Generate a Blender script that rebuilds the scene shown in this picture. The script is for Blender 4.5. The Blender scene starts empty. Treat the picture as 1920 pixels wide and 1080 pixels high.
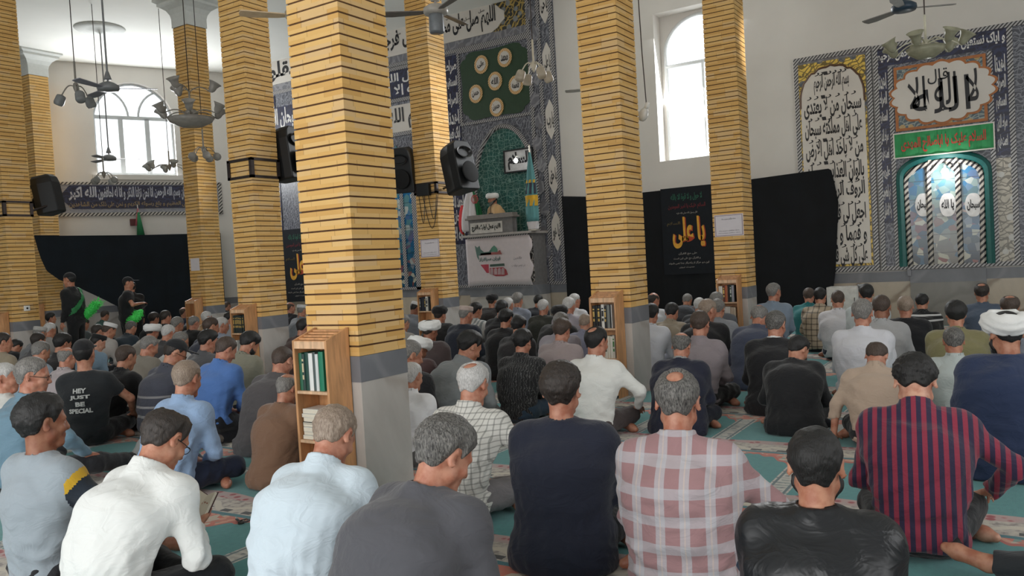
import bpy, bmesh, math, random
import numpy as np
from mathutils import Vector, Matrix

# ---------------------------------------------------------------- camera, world, big lights, exposure
SC = bpy.context.scene
COL = SC.collection
CAM_H = 1.45
FOCAL = 1525.13
_M = np.array([[0.53555178, 0.0571466, -0.84256665],
               [-0.84259852, -0.03079786, -0.53766088],
               [-0.05667474, 0.99789065, 0.0316578]])
cam_data = bpy.data.cameras.new('camera')
cam_data.sensor_width = 36.0
cam_data.lens = FOCAL / 1920 * 36.0
cam_data.clip_end = 200
cam = bpy.data.objects.new('camera', cam_data)
mw = Matrix([list(_M[0]) + [0], list(_M[1]) + [0], list(_M[2]) + [CAM_H], [0, 0, 0, 1]])
cam.matrix_world = mw
COL.objects.link(cam)
SC.camera = cam
SC.view_settings.view_transform = 'Standard'
SC.view_settings.look = 'None'
SC.view_settings.gamma = 1
SC.view_settings.use_curve_mapping = False
SC.view_settings.exposure = 0.18
SC.cycles.use_denoising = True
SC.cycles.max_bounces = 6
SC.cycles.diffuse_bounces = 4
SC.cycles.sample_clamp_indirect = 6

world = bpy.data.worlds.new('daylight')
SC.world = world
world.use_nodes = True
world.node_tree.nodes['Background'].inputs[0].default_value = (0.93, 0.97, 1.0, 1)
world.node_tree.nodes['Background'].inputs[1].default_value = 1.5


def area(name, loc, target, size, size_y, power, color=(1, 1, 1)):
    l = bpy.data.lights.new(name, 'AREA')
    l.shape = 'RECTANGLE'
    l.size = size
    l.size_y = size_y
    l.energy = power
    l.color = color
    o = bpy.data.objects.new(name, l)
    o.location = loc
    o.rotation_euler = (Vector(target) - Vector(loc)).to_track_quat('-Z', 'Y').to_euler()
    COL.objects.link(o)
    return o


# daylight through the windows (each lamp stands in its window opening)
area('window_daylight', (15.45, 5.2, 4.75), (9, 5.2, 3.0), 1.9, 2.6, 260, (0.95, 0.98, 1.0))
area('window_daylight', (12.9, 19.7, 4.4), (9.5, 12.5, 4.4), 2.2, 2.4, 600, (0.95, 0.98, 1.0))
# daylight through the open doors of the back wall behind the photographer
area('doorway_daylight', (-3.9, 3.7, 2.2), (6.0, 5.0, 1.4), 10.0, 4.0, 340, (1.0, 0.985, 0.96))
area('added_side_daylight', (4.7, -4.9, 3.1), (9.0, 6.0, 2.0), 8.0, 3.0, 75, (1.0, 0.98, 0.95))  # unseen side light, added to brighten the right faces of the columns


# a beam of sun through a small high opening added in the right wall, falling on the column beside the pulpit
_sp = bpy.data.lights.new('sun_beam', 'SPOT')
_sp.energy = 5200
_sp.color = (1.0, 0.96, 0.88)
_sp.spot_size = math.radians(7.5)
_sp.spot_blend = 0.7
_sp.shadow_soft_size = 0.12
_so = bpy.data.objects.new('sun_beam', _sp)
_so.location = (14.5, -6.2, 5.1)
_so.rotation_euler = (Vector((11.05, 8.29, 4.0)) - Vector(_so.location)).to_track_quat('-Z', 'Y').to_euler()
COL.objects.link(_so)


def ray(x, y):
    return _M @ np.array([(x - 960) / FOCAL, (540 - y) / FOCAL, -1.0])


def at(x, y, X=None, Y=None, Z=None, plane=None):
    """the point of a room plane seen at photo position x, y"""
    d = ray(x, y)
    if X is not None:
        t = X / d[0]
    elif Y is not None:
        t = Y / d[1]
    elif Z is not None:
        t = (Z - CAM_H) / d[2]
    else:
        p0, n = plane
        t = (p0[0] * n[0] + p0[1] * n[1]) / (d[0] * n[0] + d[1] * n[1])
    return Vector((t * d[0], t * d[1], CAM_H + t * d[2]))


# ---------------------------------------------------------------- materials
def nmat(name):
    m = bpy.data.materials.new(name)
    m.use_nodes = True
    nt = m.node_tree
    b = nt.nodes['Principled BSDF']
    return m, nt, b


def N(nt, kind, **kw):
    n = nt.nodes.new(kind)
    for k, v in kw.items():
        if k in n.inputs.keys():
            n.inputs[k].default_value = v
        else:
            setattr(n, k, v)
    return n


def srgb(r, g, b):
    f = lambda c: (c / 12.92 if c <= 0.04045 else ((c + 0.055) / 1.055) ** 2.4)
    return (f(r / 255), f(g / 255), f(b / 255), 1)


def ramp(nt, src, stops, interp='LINEAR'):
    r = nt.nodes.new('ShaderNodeValToRGB')
    r.color_ramp.interpolation = interp
    el = r.color_ramp.elements
    while len(el) > 1:
        el.remove(el[-1])
    el[0].position, el[0].color = stops[0]
    for p, c in stops[1:]:
        e = el.new(p)
        e.color = c
    nt.links.new(src, r.inputs[0])
    return r.outputs[0]


def math_(nt, op, a, b=None, c=None, clamp=False):
    n = nt.nodes.new('ShaderNodeMath')
    n.operation = op
    n.use_clamp = clamp
    for i, v in enumerate((a, b, c)):
        if v is None:
            continue
        if hasattr(v, 'default_value') or hasattr(v, 'is_linked'):
            nt.links.new(v, n.inputs[i])
        else:
            n.inputs[i].default_value = v
    return n.outputs[0]


def mix(nt, f, a, b, blend='MIX'):
    n = nt.nodes.new('ShaderNodeMix')
    n.data_type = 'RGBA'
    n.blend_type = blend
    for i, v in ((0, f), (6, a), (7, b)):
        if hasattr(v, 'is_linked'):
            nt.links.new(v, n.inputs[i])
        else:
            n.inputs[i].default_value = v
    return n.outputs[2]


def coords(nt, kind='Object'):
    t = nt.nodes.new('ShaderNodeTexCoord')
    return t.outputs[kind]


def sep(nt, v):
    s = nt.nodes.new('ShaderNodeSeparateXYZ')
    nt.links.new(v, s.inputs[0])
    return s.outputs


def noise(nt, vec, scale, detail=3, rough=0.5, out='Fac', dist=0.0):
    n = N(nt, 'ShaderNodeTexNoise')
    n.inputs['Scale'].default_value = scale
    n.inputs['Detail'].default_value = detail
    n.inputs['Roughness'].default_value = rough
    n.inputs['Distortion'].default_value = dist
    if vec is not None:
        nt.links.new(vec, n.inputs['Vector'])
    return n.outputs[out]


def bump(nt, b, h, strength=0.3, dist=0.01):
    n = nt.nodes.new('ShaderNodeBump')
    n.inputs['Strength'].default_value = strength
    n.inputs['Distance'].default_value = dist
    nt.links.new(h, n.inputs['Height'])
    nt.links.new(n.outputs[0], b.inputs['Normal'])


_plain = {}


def plain(rgb, rough=0.6, metal=0.0, var=0.12, scale=14.0, bumps=0.0, name='surface'):
    key = (tuple(rgb), rough, metal, var, scale, bumps)
    if key in _plain:
        return _plain[key]
    m, nt, b = nmat(name)
    c = srgb(*rgb)
    v = coords(nt)
    n = noise(nt, v, scale, 4)
    d = tuple(x * (1 - var) for x in c[:3]) + (1,)
    l = tuple(min(1, x * (1 + var)) for x in c[:3]) + (1,)
    nt.links.new(ramp(nt, n, [(0.3, d), (0.7, l)]), b.inputs['Base Color'])
    b.inputs['Roughness'].default_value = rough
    b.inputs['Metallic'].default_value = metal
    if bumps:
        bump(nt, b, noise(nt, v, scale * 4, 3), bumps)
    _plain[key] = m
    return m


# ---------------------------------------------------------------- meshes
def setp(o, label=None, cat=None, group=None, kind=None):
    if label:
        o['label'] = label
    if cat:
        o['category'] = cat
    if group:
        o['group'] = group
    if kind:
        o['kind'] = kind
    return o


def empty(name, loc=(0, 0, 0), rz=0.0, label=None, cat=None, group=None):
    o = bpy.data.objects.new(name, None)
    o.empty_display_size = 0.1
    o.location = loc
    o.rotation_euler = (0, 0, rz)
    COL.objects.link(o)
    return setp(o, label, cat, group)


class MB:
    """collects shapes into one mesh; a material index per face"""

    def __init__(self):
        self.v, self.f, self.m = [], [], []

    def add(self, vs, fs, mi=0):
        n = len(self.v)
        self.v += [tuple(map(float, p)) for p in vs]
        self.f += [tuple(n + i for i in f) for f in fs]
        self.m += [mi] * len(fs)
        return self

    def box(self, lo, hi, mi=0, bev=0.0):
        x0, y0, z0 = lo
        x1, y1, z1 = hi
        if bev <= 0:
            vs = [(x0, y0, z0), (x1, y0, z0), (x1, y1, z0), (x0, y1, z0), (x0, y0, z1), (x1, y0, z1), (x1, y1, z1), (x0, y1, z1)]
            fs = [(0, 3, 2, 1), (4, 5, 6, 7), (0, 1, 5, 4), (1, 2, 6, 5), (2, 3, 7, 6), (3, 0, 4, 7)]
            return self.add(vs, fs, mi)
        bm = bmesh.new()
        bmesh.ops.create_cube(bm, size=1)
        for v in bm.verts:
            v.co = Vector(((v.co.x + .5) * (x1 - x0) + x0, (v.co.y + .5) * (y1 - y0) + y0, (v.co.z + .5) * (z1 - z0) + z0))
        bmesh.ops.bevel(bm, geom=bm.edges[:], offset=bev, segments=2, affect='EDGES', profile=0.6)
        bm.verts.index_update()
        self.add([v.co for v in bm.verts], [[v.index for v in f.verts] for f in bm.faces], mi)
        bm.free()
        return self

    def prism(self, pts, a, b, axis='x', mi=0):
        """outline pts in the plane across `axis`, extruded from a to b"""
        def P(u, w, t):
            return {'x': (t, u, w), 'y': (u, t, w), 'z': (u, w, t)}[axis]
        n = len(pts)
        vs = [P(u, w, a) for u, w in pts] + [P(u, w, b) for u, w in pts]
        fs = [tuple(range(n))[::-1], tuple(range(n, 2 * n))] + [(i, (i + 1) % n, n + (i + 1) % n, n + i) for i in range(n)]
        return self.add(vs, fs, mi)

    def tube(self, path, r, seg=8, mi=0, caps=True):
        path = [Vector(p) for p in path]
        rs = r if hasattr(r, '__len__') else [r] * len(path)
        vs, fs = [], []
        up = None
        for i, p in enumerate(path):
            d = (path[min(i + 1, len(path) - 1)] - path[max(i - 1, 0)]).normalized()
            if up is None:
                up = d.orthogonal().normalized()
            else:
                up = (up - d * up.dot(d))
                up = up.normalized() if up.length > 1e-6 else d.orthogonal().normalized()
            s = d.cross(up)
            for k in range(seg):
                a = 2 * math.pi * k / seg
                vs.append(p + (up * math.cos(a) + s * math.sin(a)) * rs[i])
        for i in range(len(path) - 1):
            for k in range(seg):
                k2 = (k + 1) % seg
                fs.append((i * seg + k, i * seg + k2, (i + 1) * seg + k2, (i + 1) * seg + k))
        if caps:
            fs.append(tuple(range(seg))[::-1])
            fs.append(tuple((len(path) - 1) * seg + k for k in range(seg)))
        return self.add(vs, fs, mi)

    def lathe(self, prof, seg=20, origin=(0, 0, 0), mat=None, mi=0):
        """prof: list of (radius, z); mat: optional Matrix placed before origin"""
        vs, fs = [], []
        o = Vector(origin)
        for r, z in prof:
            for k in range(seg):
                a = 2 * math.pi * k / seg
                p = Vector((r * math.cos(a), r * math.sin(a), z))
                if mat is not None:
                    p = mat @ p
                vs.append(p + o)
        for i in range(len(prof) - 1):
            for k in range(seg):
                k2 = (k + 1) % seg
                fs.append((i * seg + k, i * seg + k2, (i + 1) * seg + k2, (i + 1) * seg + k))
        fs.append(tuple(range(seg))[::-1])
        fs.append(tuple((len(prof) - 1) * seg + k for k in range(seg)))
        return self.add(vs, fs, mi)

    def build(self, name, mats, parent=None, smooth=False, label=None, cat=None, group=None, kind=None, loc=None):
        me = bpy.data.meshes.new(name)
        me.from_pydata(self.v, [], self.f)
        if not isinstance(mats, (list, tuple)):
            mats = [mats]
        for m in mats:
            me.materials.append(m)
        me.polygons.foreach_set('material_index', self.m)
        if smooth:
            me.polygons.foreach_set('use_smooth', [True] * len(self.f))
        me.update()
        o = bpy.data.objects.new(name, me)
        COL.objects.link(o)
        if parent is not None:
            o.parent = parent
        if loc is not None:
            o.location = loc
        return setp(o, label, cat, group, kind)


def auto_smooth(o, deg=40):
    me = o.data
    me.polygons.foreach_set('use_smooth', [True] * len(me.polygons))
    bm = bmesh.new()
    bm.from_mesh(me)
    for e in bm.edges:
        if len(e.link_faces) == 2 and e.calc_face_angle(0) > math.radians(deg):
            e.smooth = False
    bm.to_mesh(me)
    bm.free()


def copy_tree(o, parent=None, name=None):
    c = o.copy()
    COL.objects.link(c)
    c.parent = parent
    for ch in o.children:
        copy_tree(ch, c)
    return c


# ---------------------------------------------------------------- Arabic lettering (joined forms, laid right to left)
_F = {'ا': 'ﺍﺎ', 'أ': 'ﺃﺄ', 'آ': 'ﺁﺂ', 'ب': 'ﺏﺐﺑﺒ', 'ت': 'ﺕﺖﺗﺘ', 'ث': 'ﺙﺚﺛﺜ', 'ج': 'ﺝﺞﺟﺠ', 'ح': 'ﺡﺢﺣﺤ', 'خ': 'ﺥﺦﺧﺨ',
      'د': 'ﺩﺪ', 'ذ': 'ﺫﺬ', 'ر': 'ﺭﺮ', 'ز': 'ﺯﺰ', 'س': 'ﺱﺲﺳﺴ', 'ش': 'ﺵﺶﺷﺸ', 'ص': 'ﺹﺺﺻﺼ', 'ض': 'ﺽﺾﺿﻀ', 'ط': 'ﻁﻂﻃﻄ',
      'ظ': 'ﻅﻆﻇﻈ', 'ع': 'ﻉﻊﻋﻌ', 'غ': 'ﻍﻎﻏﻐ', 'ف': 'ﻑﻒﻓﻔ', 'ق': 'ﻕﻖﻗﻘ', 'ك': 'ﻙﻚﻛﻜ', 'ل': 'ﻝﻞﻟﻠ', 'م': 'ﻡﻢﻣﻤ',
      'ن': 'ﻥﻦﻧﻨ', 'ه': 'ﻩﻪﻫﻬ', 'ة': 'ﺓﺔ', 'و': 'ﻭﻮ', 'ي': 'ﻱﻲﻳﻴ', 'ی': 'ﯼﯽﯾﯿ', 'ى': 'ﻯﻰ', 'ک': 'ﮎﮏﮐﮑ', 'گ': 'ﮒﮓﮔﮕ',
      'پ': 'ﭖﭗﭘﭙ', 'چ': 'ﭺﭻﭼﭽ', 'ئ': 'ﺉﺊﺋﺌ', '\ue000': 'ﻻﻼ'}


def shape(s):
    s = s.replace('لا', '\ue000')
    out = []
    for i, c in enumerate(s):
        f = _F.get(c)
        if not f:
            out.append(c)
            continue
        p = i > 0 and len(_F.get(s[i - 1], '')) == 4
        n = i + 1 < len(s) and s[i + 1] in _F and len(f) == 4
        k = (3 if n else 1) if p else (2 if n else 0)
        out.append(f[min(k, len(f) - 1)])
    return ''.join(reversed(out))


_text_cache = {}


def text_poly(s, bold=0.0):
    """verts and faces of a line of writing, scaled into a unit box (0..1, 0..1); also width / height"""
    key = (s, bold)
    if key in _text_cache:
        return _text_cache[key]
    cu = bpy.data.curves.new('writing', 'FONT')
    cu.body = shape(s) if any(c in _F for c in s) else s
    cu.resolution_u = 2
    cu.offset = bold
    o = bpy.data.objects.new('writing', cu)
    COL.objects.link(o)
    bpy.context.view_layer.update()
    me = bpy.data.meshes.new_from_object(o.evaluated_get(bpy.context.evaluated_depsgraph_get()))
    vs = [v.co.copy() for v in me.vertices]
    fs = [tuple(p.vertices) for p in me.polygons]
    bpy.data.objects.remove(o)
    bpy.data.curves.remove(cu)
    bpy.data.meshes.remove(me)
    if not vs:
        return ([], [], 1)
    x0, x1 = min(v.x for v in vs), max(v.x for v in vs)
    y0, y1 = min(v.y for v in vs), max(v.y for v in vs)
    w, h = max(x1 - x0, 1e-4), max(y1 - y0, 1e-4)
    r = ([((v.x - x0) / w, (v.y - y0) / h) for v in vs], fs, w / h)
    _text_cache[key] = r
    return r


def lettering(mb, s, org, ux, uz, w, h, lift=0.004, mi=0, bold=0.012, wave=0.0):
    """writing in the rectangle from org along ux (width w) and uz (height h); stands `lift` off the surface"""
    vs, fs, _ = text_poly(s, bold)
    org, ux, uz = Vector(org), Vector(ux), Vector(uz)
    n = ux.cross(uz).normalized()
    pts = []
    for u, v in vs:
        vv = v + wave * math.sin(u * 9.0)
        pts.append(org + ux * (u * w) + uz * (vv * h) + n * lift)
    mb.add(pts, fs, mi)


# ---------------------------------------------------------------- materials of the hall
def mat_brick():
    m, nt, b = nmat('yellow_brick')
    v = coords(nt)
    x, y, z = sep(nt, v)
    row = math_(nt, 'FLOOR', math_(nt, 'DIVIDE', z, 0.0672))
    wn = N(nt, 'ShaderNodeTexWhiteNoise', noise_dimensions='1D')
    nt.links.new(row, wn.inputs['W'])
    u = math_(nt, 'ADD', math_(nt, 'DIVIDE', math_(nt, 'ADD', x, y), 0.235), math_(nt, 'MULTIPLY', wn.outputs['Value'], 3.0))
    cell = math_(nt, 'FLOOR', u)
    fr = math_(nt, 'FRACT', u)
    joint = math_(nt, 'LESS_THAN', math_(nt, 'MINIMUM', fr, math_(nt, 'SUBTRACT', 1.0, fr)), 0.012)
    w2 = N(nt, 'ShaderNodeTexWhiteNoise', noise_dimensions='2D')
    cmb = nt.nodes.new('ShaderNodeCombineXYZ')
    nt.links.new(cell, cmb.inputs[0])
    nt.links.new(row, cmb.inputs[1])
    nt.links.new(cmb.outputs[0], w2.inputs['Vector'])
    c = ramp(nt, w2.outputs['Value'], [(0.0, srgb(206, 160, 90)), (0.35, srgb(218, 173, 101)), (0.7, srgb(224, 184, 116)), (1.0, srgb(214, 180, 130))])
    mo = noise(nt, v, 9, 4)
    c = mix(nt, math_(nt, 'MULTIPLY', mo, 0.35), c, srgb(205, 160, 98))
    w3 = N(nt, 'ShaderNodeTexWhiteNoise', noise_dimensions='2D')
    cm2 = nt.nodes.new('ShaderNodeCombineXYZ')
    nt.links.new(math_(nt, 'ADD', cell, 17.0), cm2.inputs[0])
    nt.links.new(row, cm2.inputs[1])
    nt.links.new(cm2.outputs[0], w3.inputs['Vector'])
    vis = math_(nt, 'MULTIPLY', joint, math_(nt, 'GREATER_THAN', w3.outputs['Value'], 0.35))
    c = mix(nt, math_(nt, 'MULTIPLY', vis, 0.4), c, srgb(128, 92, 52))
    nt.links.new(c, b.inputs['Base Color'])
    b.inputs['Roughness'].default_value = 0.75
    bump(nt, b, noise(nt, v, 60, 3), 0.15, 0.01)
    return m


def mat_marble(base, vein, vs=0.5, rough=0.28, name='marble'):
    m, nt, b = nmat(name)
    v = coords(nt)
    n1 = noise(nt, v, 1.3, 5, 0.6, dist=1.2)
    w = N(nt, 'ShaderNodeTexWave')
    w.inputs['Scale'].default_value = 0.6
    w.inputs['Distortion'].default_value = 9
    w.inputs['Detail'].default_value = 4
    w.bands_direction = 'DIAGONAL'
    nt.links.new(v, w.inputs['Vector'])
    veins = ramp(nt, w.outputs['Color'], [(0.0, (1, 1, 1, 1)), (0.05, (0.25, 0.25, 0.25, 1)), (0.13, (0, 0, 0, 1))])
    c = ramp(nt, n1, [(0.3, srgb(*[int(q * 0.88) for q in base])), (0.65, srgb(*base))])
    bw = nt.nodes.new('ShaderNodeRGBToBW')
    nt.links.new(veins, bw.inputs[0])
    c = mix(nt, math_(nt, 'MULTIPLY', bw.outputs[0], vs), c, srgb(*vein))
    nt.links.new(c, b.inputs['Base Color'])
    b.inputs['Roughness'].default_value = rough
    return m


def mat_carpet():
    m, nt, b = nmat('prayer_carpet')
    v = coords(nt)
    x, y, z = sep(nt, v)
    # the weave wobbles a little
    wob = noise(nt, v, 2.2, 2)
    xs = math_(nt, 'ADD', x, math_(nt, 'MULTIPLY', math_(nt, 'SUBTRACT', wob, 0.5), 0.05))
    px_ = 1.28
    fx = math_(nt, 'FRACT', math_(nt, 'DIVIDE', math_(nt, 'SUBTRACT', xs, 4.47), px_))      # 0 at the teal line, grows towards the qibla wall
    py_ = 0.74
    ry = math_(nt, 'FRACT', math_(nt, 'DIVIDE', math_(nt, 'ADD', y, 0.16), py_))
    dy = math_(nt, 'ABSOLUTE', math_(nt, 'SUBTRACT', ry, 0.5))                                 # 0 mid niche, 0.5 at the column between niches
    teal = mix(nt, noise(nt, v, 30, 3), srgb(40, 122, 126), srgb(66, 150, 150))
    # niche outline: narrows in steps towards the top and is cut by the white columns at the sides
    top = math_(nt, 'SUBTRACT', 0.95, math_(nt, 'MULTIPLY', math_(nt, 'POWER', math_(nt, 'MULTIPLY', dy, 2.0), 2.2), 0.30))
    top = math_(nt, 'ADD', top, math_(nt, 'MULTIPLY', math_(nt, 'SINE', math_(nt, 'MULTIPLY', dy, 40.0)), 0.015))
    voron = N(nt, 'ShaderNodeTexVoronoi')
    voron.inputs['Scale'].default_value = 26
    nt.links.new(v, voron.inputs['Vector'])
    vb = sep(nt, voron.outputs['Color'])
    orange = ramp(nt, vb[0], [(0.0, srgb(196, 120, 100)), (0.3, srgb(214, 152, 126)), (0.5, srgb(198, 182, 164)), (0.68, srgb(120, 150, 142)), (0.8, srgb(205, 110, 90)), (1.0, srgb(220, 190, 150))], 'CONSTANT')
    greys = ramp(nt, vb[1], [(0.0, srgb(176, 174, 168)), (0.4, srgb(150, 160, 156)), (0.6, srgb(196, 192, 184)), (0.8, srgb(110, 120, 124)), (1.0, srgb(190, 170, 160))], 'CONSTANT')
    c = mix(nt, math_(nt, 'GREATER_THAN', fx, top), teal, orange)
    arch = math_(nt, 'LESS_THAN', math_(nt, 'ABSOLUTE', math_(nt, 'SUBTRACT', fx, math_(nt, 'ADD', top, 0.012))), 0.014)
    c = mix(nt, arch, c, srgb(186, 96, 84))
    ladder = math_(nt, 'MULTIPLY', math_(nt, 'GREATER_THAN', dy, 0.40), math_(nt, 'LESS_THAN', fx, 0.86))
    rung = math_(nt, 'GREATER_THAN', math_(nt, 'SINE', math_(nt, 'MULTIPLY', fx, 150.0)), 0.2)
    lcol = mix(nt, rung, greys, srgb(196, 194, 186))
    lcol = mix(nt, math_(nt, 'LESS_THAN', math_(nt, 'ABSOLUTE', math_(nt, 'SUBTRACT', dy, 0.43)), 0.012), lcol, srgb(90, 110, 116))
    c = mix(nt, ladder, c, lcol)
    # red flowers, then the pale border with its dark wavy stem, then the teal line
    fl = N(nt, 'ShaderNodeTexVoronoi')
    fl.inputs['Scale'].default_value = 15
    nt.links.new(v, fl.inputs['Vector'])
    red = ramp(nt, fl.outputs['Distance'], [(0.0, srgb(140, 30, 48)), (0.28, srgb(158, 52, 62)), (0.40, srgb(186, 150, 146)), (0.8, srgb(176, 158, 156))])
    c = mix(nt, math_(nt, 'LESS_THAN', fx, math_(nt, 'ADD', 0.272, math_(nt, 'MULTIPLY', math_(nt, 'SINE', math_(nt, 'MULTIPLY', y, 8.5)), 0.012))), c, red)
    border = ramp(nt, noise(nt, v, 24, 3), [(0.35, srgb(140, 130, 126)), (0.5, srgb(186, 178, 168)), (0.7, srgb(204, 196, 182))])
    wave = math_(nt, 'ADD', 0.10, math_(nt, 'MULTIPLY', math_(nt, 'SINE', math_(nt, 'MULTIPLY', y, 17.0)), 0.035))
    wd = math_(nt, 'ABSOLUTE', math_(nt, 'SUBTRACT', fx, wave))
    border = mix(nt, math_(nt, 'LESS_THAN', wd, 0.02), border, srgb(208, 200, 184))
    blk = math_(nt, 'MULTIPLY', math_(nt, 'LESS_THAN', math_(nt, 'ABSOLUTE', math_(nt, 'SUBTRACT', fx, 0.062)), 0.018), math_(nt, 'GREATER_THAN', math_(nt, 'SINE', math_(nt, 'MULTIPLY', y, 34.0)), 0.25))
    border = mix(nt, blk, border, srgb(44, 46, 50))
    c = mix(nt, math_(nt, 'LESS_THAN', fx, 0.20), c, border)
    c = mix(nt, math_(nt, 'LESS_THAN', fx, 0.032), c, srgb(32, 112, 124))
    c = mix(nt, math_(nt, 'MULTIPLY', noise(nt, v, 140, 2), 0.25), c, srgb(120, 120, 115))
    nt.links.new(c, b.inputs['Base Color'])
    b.inputs['Roughness'].default_value = 0.95
    b.inputs['Sheen Weight'].default_value = 0.2
    bump(nt, b, noise(nt, v, 260, 2), 0.25, 0.01)
    return m


M_brick = mat_brick()
M_mortar = plain((88, 60, 36), 0.9, var=0.2, scale=20, name='mortar')
M_marble = mat_marble((196, 191, 186), (150, 138, 128), 0.5, 0.35)
M_wallmarble = mat_marble((190, 178, 160), (120, 104, 86), 0.7, 0.3, 'wall_marble')
M_greystone = mat_marble((122, 124, 130), (160, 160, 164), 0.25, 0.4, 'grey_stone')
M_plaster = plain((212, 208, 202), 0.9, var=0.04, scale=1.2, bumps=0.04, name='cream_plaster')
M_ceil = plain((232, 232, 226), 0.9, var=0.03, scale=0.8, bumps=0.05, name='ceiling_plaster')
M_capital = plain((210, 212, 208), 0.85, var=0.04, name='capital_plaster')
M_frame_w = plain((205, 208, 208), 0.4, var=0.03, name='window_frame')
M_black = plain((12, 14, 18), 0.6, var=0.1, name='black_plastic')
M_blackcloth = plain((9, 12, 17), 0.95, var=0.35, scale=3, name='black_cloth')
M_metal = plain((66, 58, 56), 0.45, 0.7, var=0.15, name='dark_metal')
M_white = plain((226, 226, 222), 0.5, var=0.03, name='white')
M_carpet = mat_carpet()

m, nt, b = nmat('window_glass')
tr = nt.nodes.new('ShaderNodeBsdfTransparent')
gl = nt.nodes.new('ShaderNodeBsdfGlossy')
gl.inputs['Roughness'].default_value = 0.03
ms = nt.nodes.new('ShaderNodeMixShader')
ms.inputs[0].default_value = 0.06
nt.links.new(tr.outputs[0], ms.inputs[1])
nt.links.new(gl.outputs[0], ms.inputs[2])
nt.links.new(ms.outputs[0], nt.nodes['Material Output'].inputs[0])
M_glass = m

# ---------------------------------------------------------------- shell of the hall
WX = 15.2            # face of the qibla wall
CZ = 7.12            # ceiling
CORNER = (15.2, 18.55)
LD = Vector((-0.9037, 0.4281, 0)).normalized()       # the left wall runs this way from the corner
LN = Vector((-LD.y, LD.x, 0)) * 1.0
LN = Vector((0, 0, 1)).cross(LD)
LROT = math.atan2(LD.y, LD.x)
LPLANE = (CORNER, (LN.x, LN.y))


def lw(x, y):
    """photo position -> (u, z) on the left wall"""
    p = at(x, y, plane=LPLANE)
    return ((p.x - CORNER[0]) * LD.x + (p.y - CORNER[1]) * LD.y, p.z)


def wall_with_hole(mb, u0, u1, z0, z1, h, thick, put):
    """panels round a rectangular hole h = (hu0, hu1, hz0, hz1)"""
    for a, b_, c, d in ((u0, h[0], z0, z1), (h[1], u1, z0, z1), (h[0], h[1], z0, h[2]), (h[0], h[1], h[3], z1)):
        if b_ > a and d > c:
            lo, hi = put(a, b_, c, d)
            mb.box(lo, hi)


mb = MB()
mb.prism([(-4.2, -5.2), (15.3, -5.2), (15.3, 18.6), (-4.2, 27.8)], -0.2, -0.012, 'z')
mb.build('floor', plain((120, 116, 110), 0.6, name='screed'), kind='structure')
mb = MB()
_cols = [(3.76, 3.56), (7.28, 8.6), (7.71, 3.48), (11.43, 3.37), (10.50, 14.03), (10.83, 8.29), (7.05, 14.56)]
_xs = sorted({-2.0, WX - 0.04} | {c[0] - 0.004 for c in _cols} | {c[0] + 0.456 for c in _cols})
_ys = sorted({-3.0, 18.3} | {c[1] - 0.004 for c in _cols} | {c[1] + 0.456 for c in _cols})
for i_ in range(len(_xs) - 1):
    for j_ in range(len(_ys) - 1):
        cx_, cy_ = (_xs[i_] + _xs[i_ + 1]) / 2, (_ys[j_] + _ys[j_ + 1]) / 2
        if not any(c[0] < cx_ < c[0] + 0.45 and c[1] < cy_ < c[1] + 0.45 for c in _cols):
            mb.add([(_xs[i_], _ys[j_], 0), (_xs[i_ + 1], _ys[j_], 0), (_xs[i_ + 1], _ys[j_ + 1], 0), (_xs[i_], _ys[j_ + 1], 0)], [(0, 1, 2, 3)])
mb.build('prayer_carpet', M_carpet, label='teal patterned prayer carpet covering the whole floor of the hall', cat='carpet')
mb = MB()
mb.prism([(-4.2, -5.2), (15.3, -5.2), (15.3, 18.6), (-4.2, 27.8)], CZ, CZ + 0.2, 'z')
mb.build('ceiling', M_ceil, kind='structure')

# qibla wall with its window
WR = 0.36
wl_ = at(1236, 301, X=WX)
wt_ = at(1225, 26, X=WX)
fapex = at(1309, 27, X=WX + WR)
fleft = at(1249, 102, X=WX + WR)
half = fleft.y - fapex.y
y_hi = 6.08
y_lo = fapex.y - (y_hi - fapex.y)
hz0, hz1 = 3.26, 6.14
mb = MB()
wall_with_hole(mb, -9, CORNER[1] + 0.3, 0, CZ, (y_lo, y_hi, hz0, hz1), WR, lambda a, b_, c, d: ((WX, a, c), (WX + WR + 0.05, b_, d)))
mb.build('wall_front', M_plaster, kind='structure')
YC = fapex.y


def arch_pts(yc, h, z_spring, z_top, n=10):
    """pointed arch from the left foot over the apex to the right foot"""
    out = []
    for i in range(n + 1):
        t = i / n
        out.append((yc + h * math.cos(t * math.pi / 2) ** 0.9, z_spring + (z_top - z_spring) * (math.sin(t * math.pi / 2) ** 1.15 * 0.86 + 0.14 * t)))
    return out + [(2 * yc - a, z) for a, z in out[::-1][1:]]


# plaster infill round the arched frame
apz, spz = fapex.z, at(1249, 100, X=WX + WR).z
ar = arch_pts(YC, half, spz, apz)
mb = MB()
xs0, xs1 = WX + WR - 0.03, WX + WR + 0.02
n_ = len(ar)
top_pts = [(y_hi, hz1)] * (n_ // 2 + 1) + [(y_lo, hz1)] * (n_ // 2)
top_pts = [(y_hi + (y_lo - y_hi) * i / (n_ - 1), hz1) for i in range(n_)]
vs = [(xs0, a, z) for a, z in ar] + [(xs0, a, z) for a, z in top_pts]
mb.add(vs, [(i, i + 1, n_ + i + 1, n_ + i) for i in range(n_ - 1)])
mb.add([(xs0, y_hi, hz0), (xs0, y_hi, hz1), (xs0, YC + half, spz), (xs0, YC + half, hz0)], [(0, 1, 2, 3)])
mb.add([(xs0, y_lo, hz0), (xs0, y_lo, hz1), (xs0, YC - half, spz), (xs0, YC - half, hz0)], [(0, 3, 2, 1)])
win = mb.build('window_1', M_plaster, kind='structure')
mb = MB()
tz = at(1260, 126, X=WX + WR).z
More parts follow.
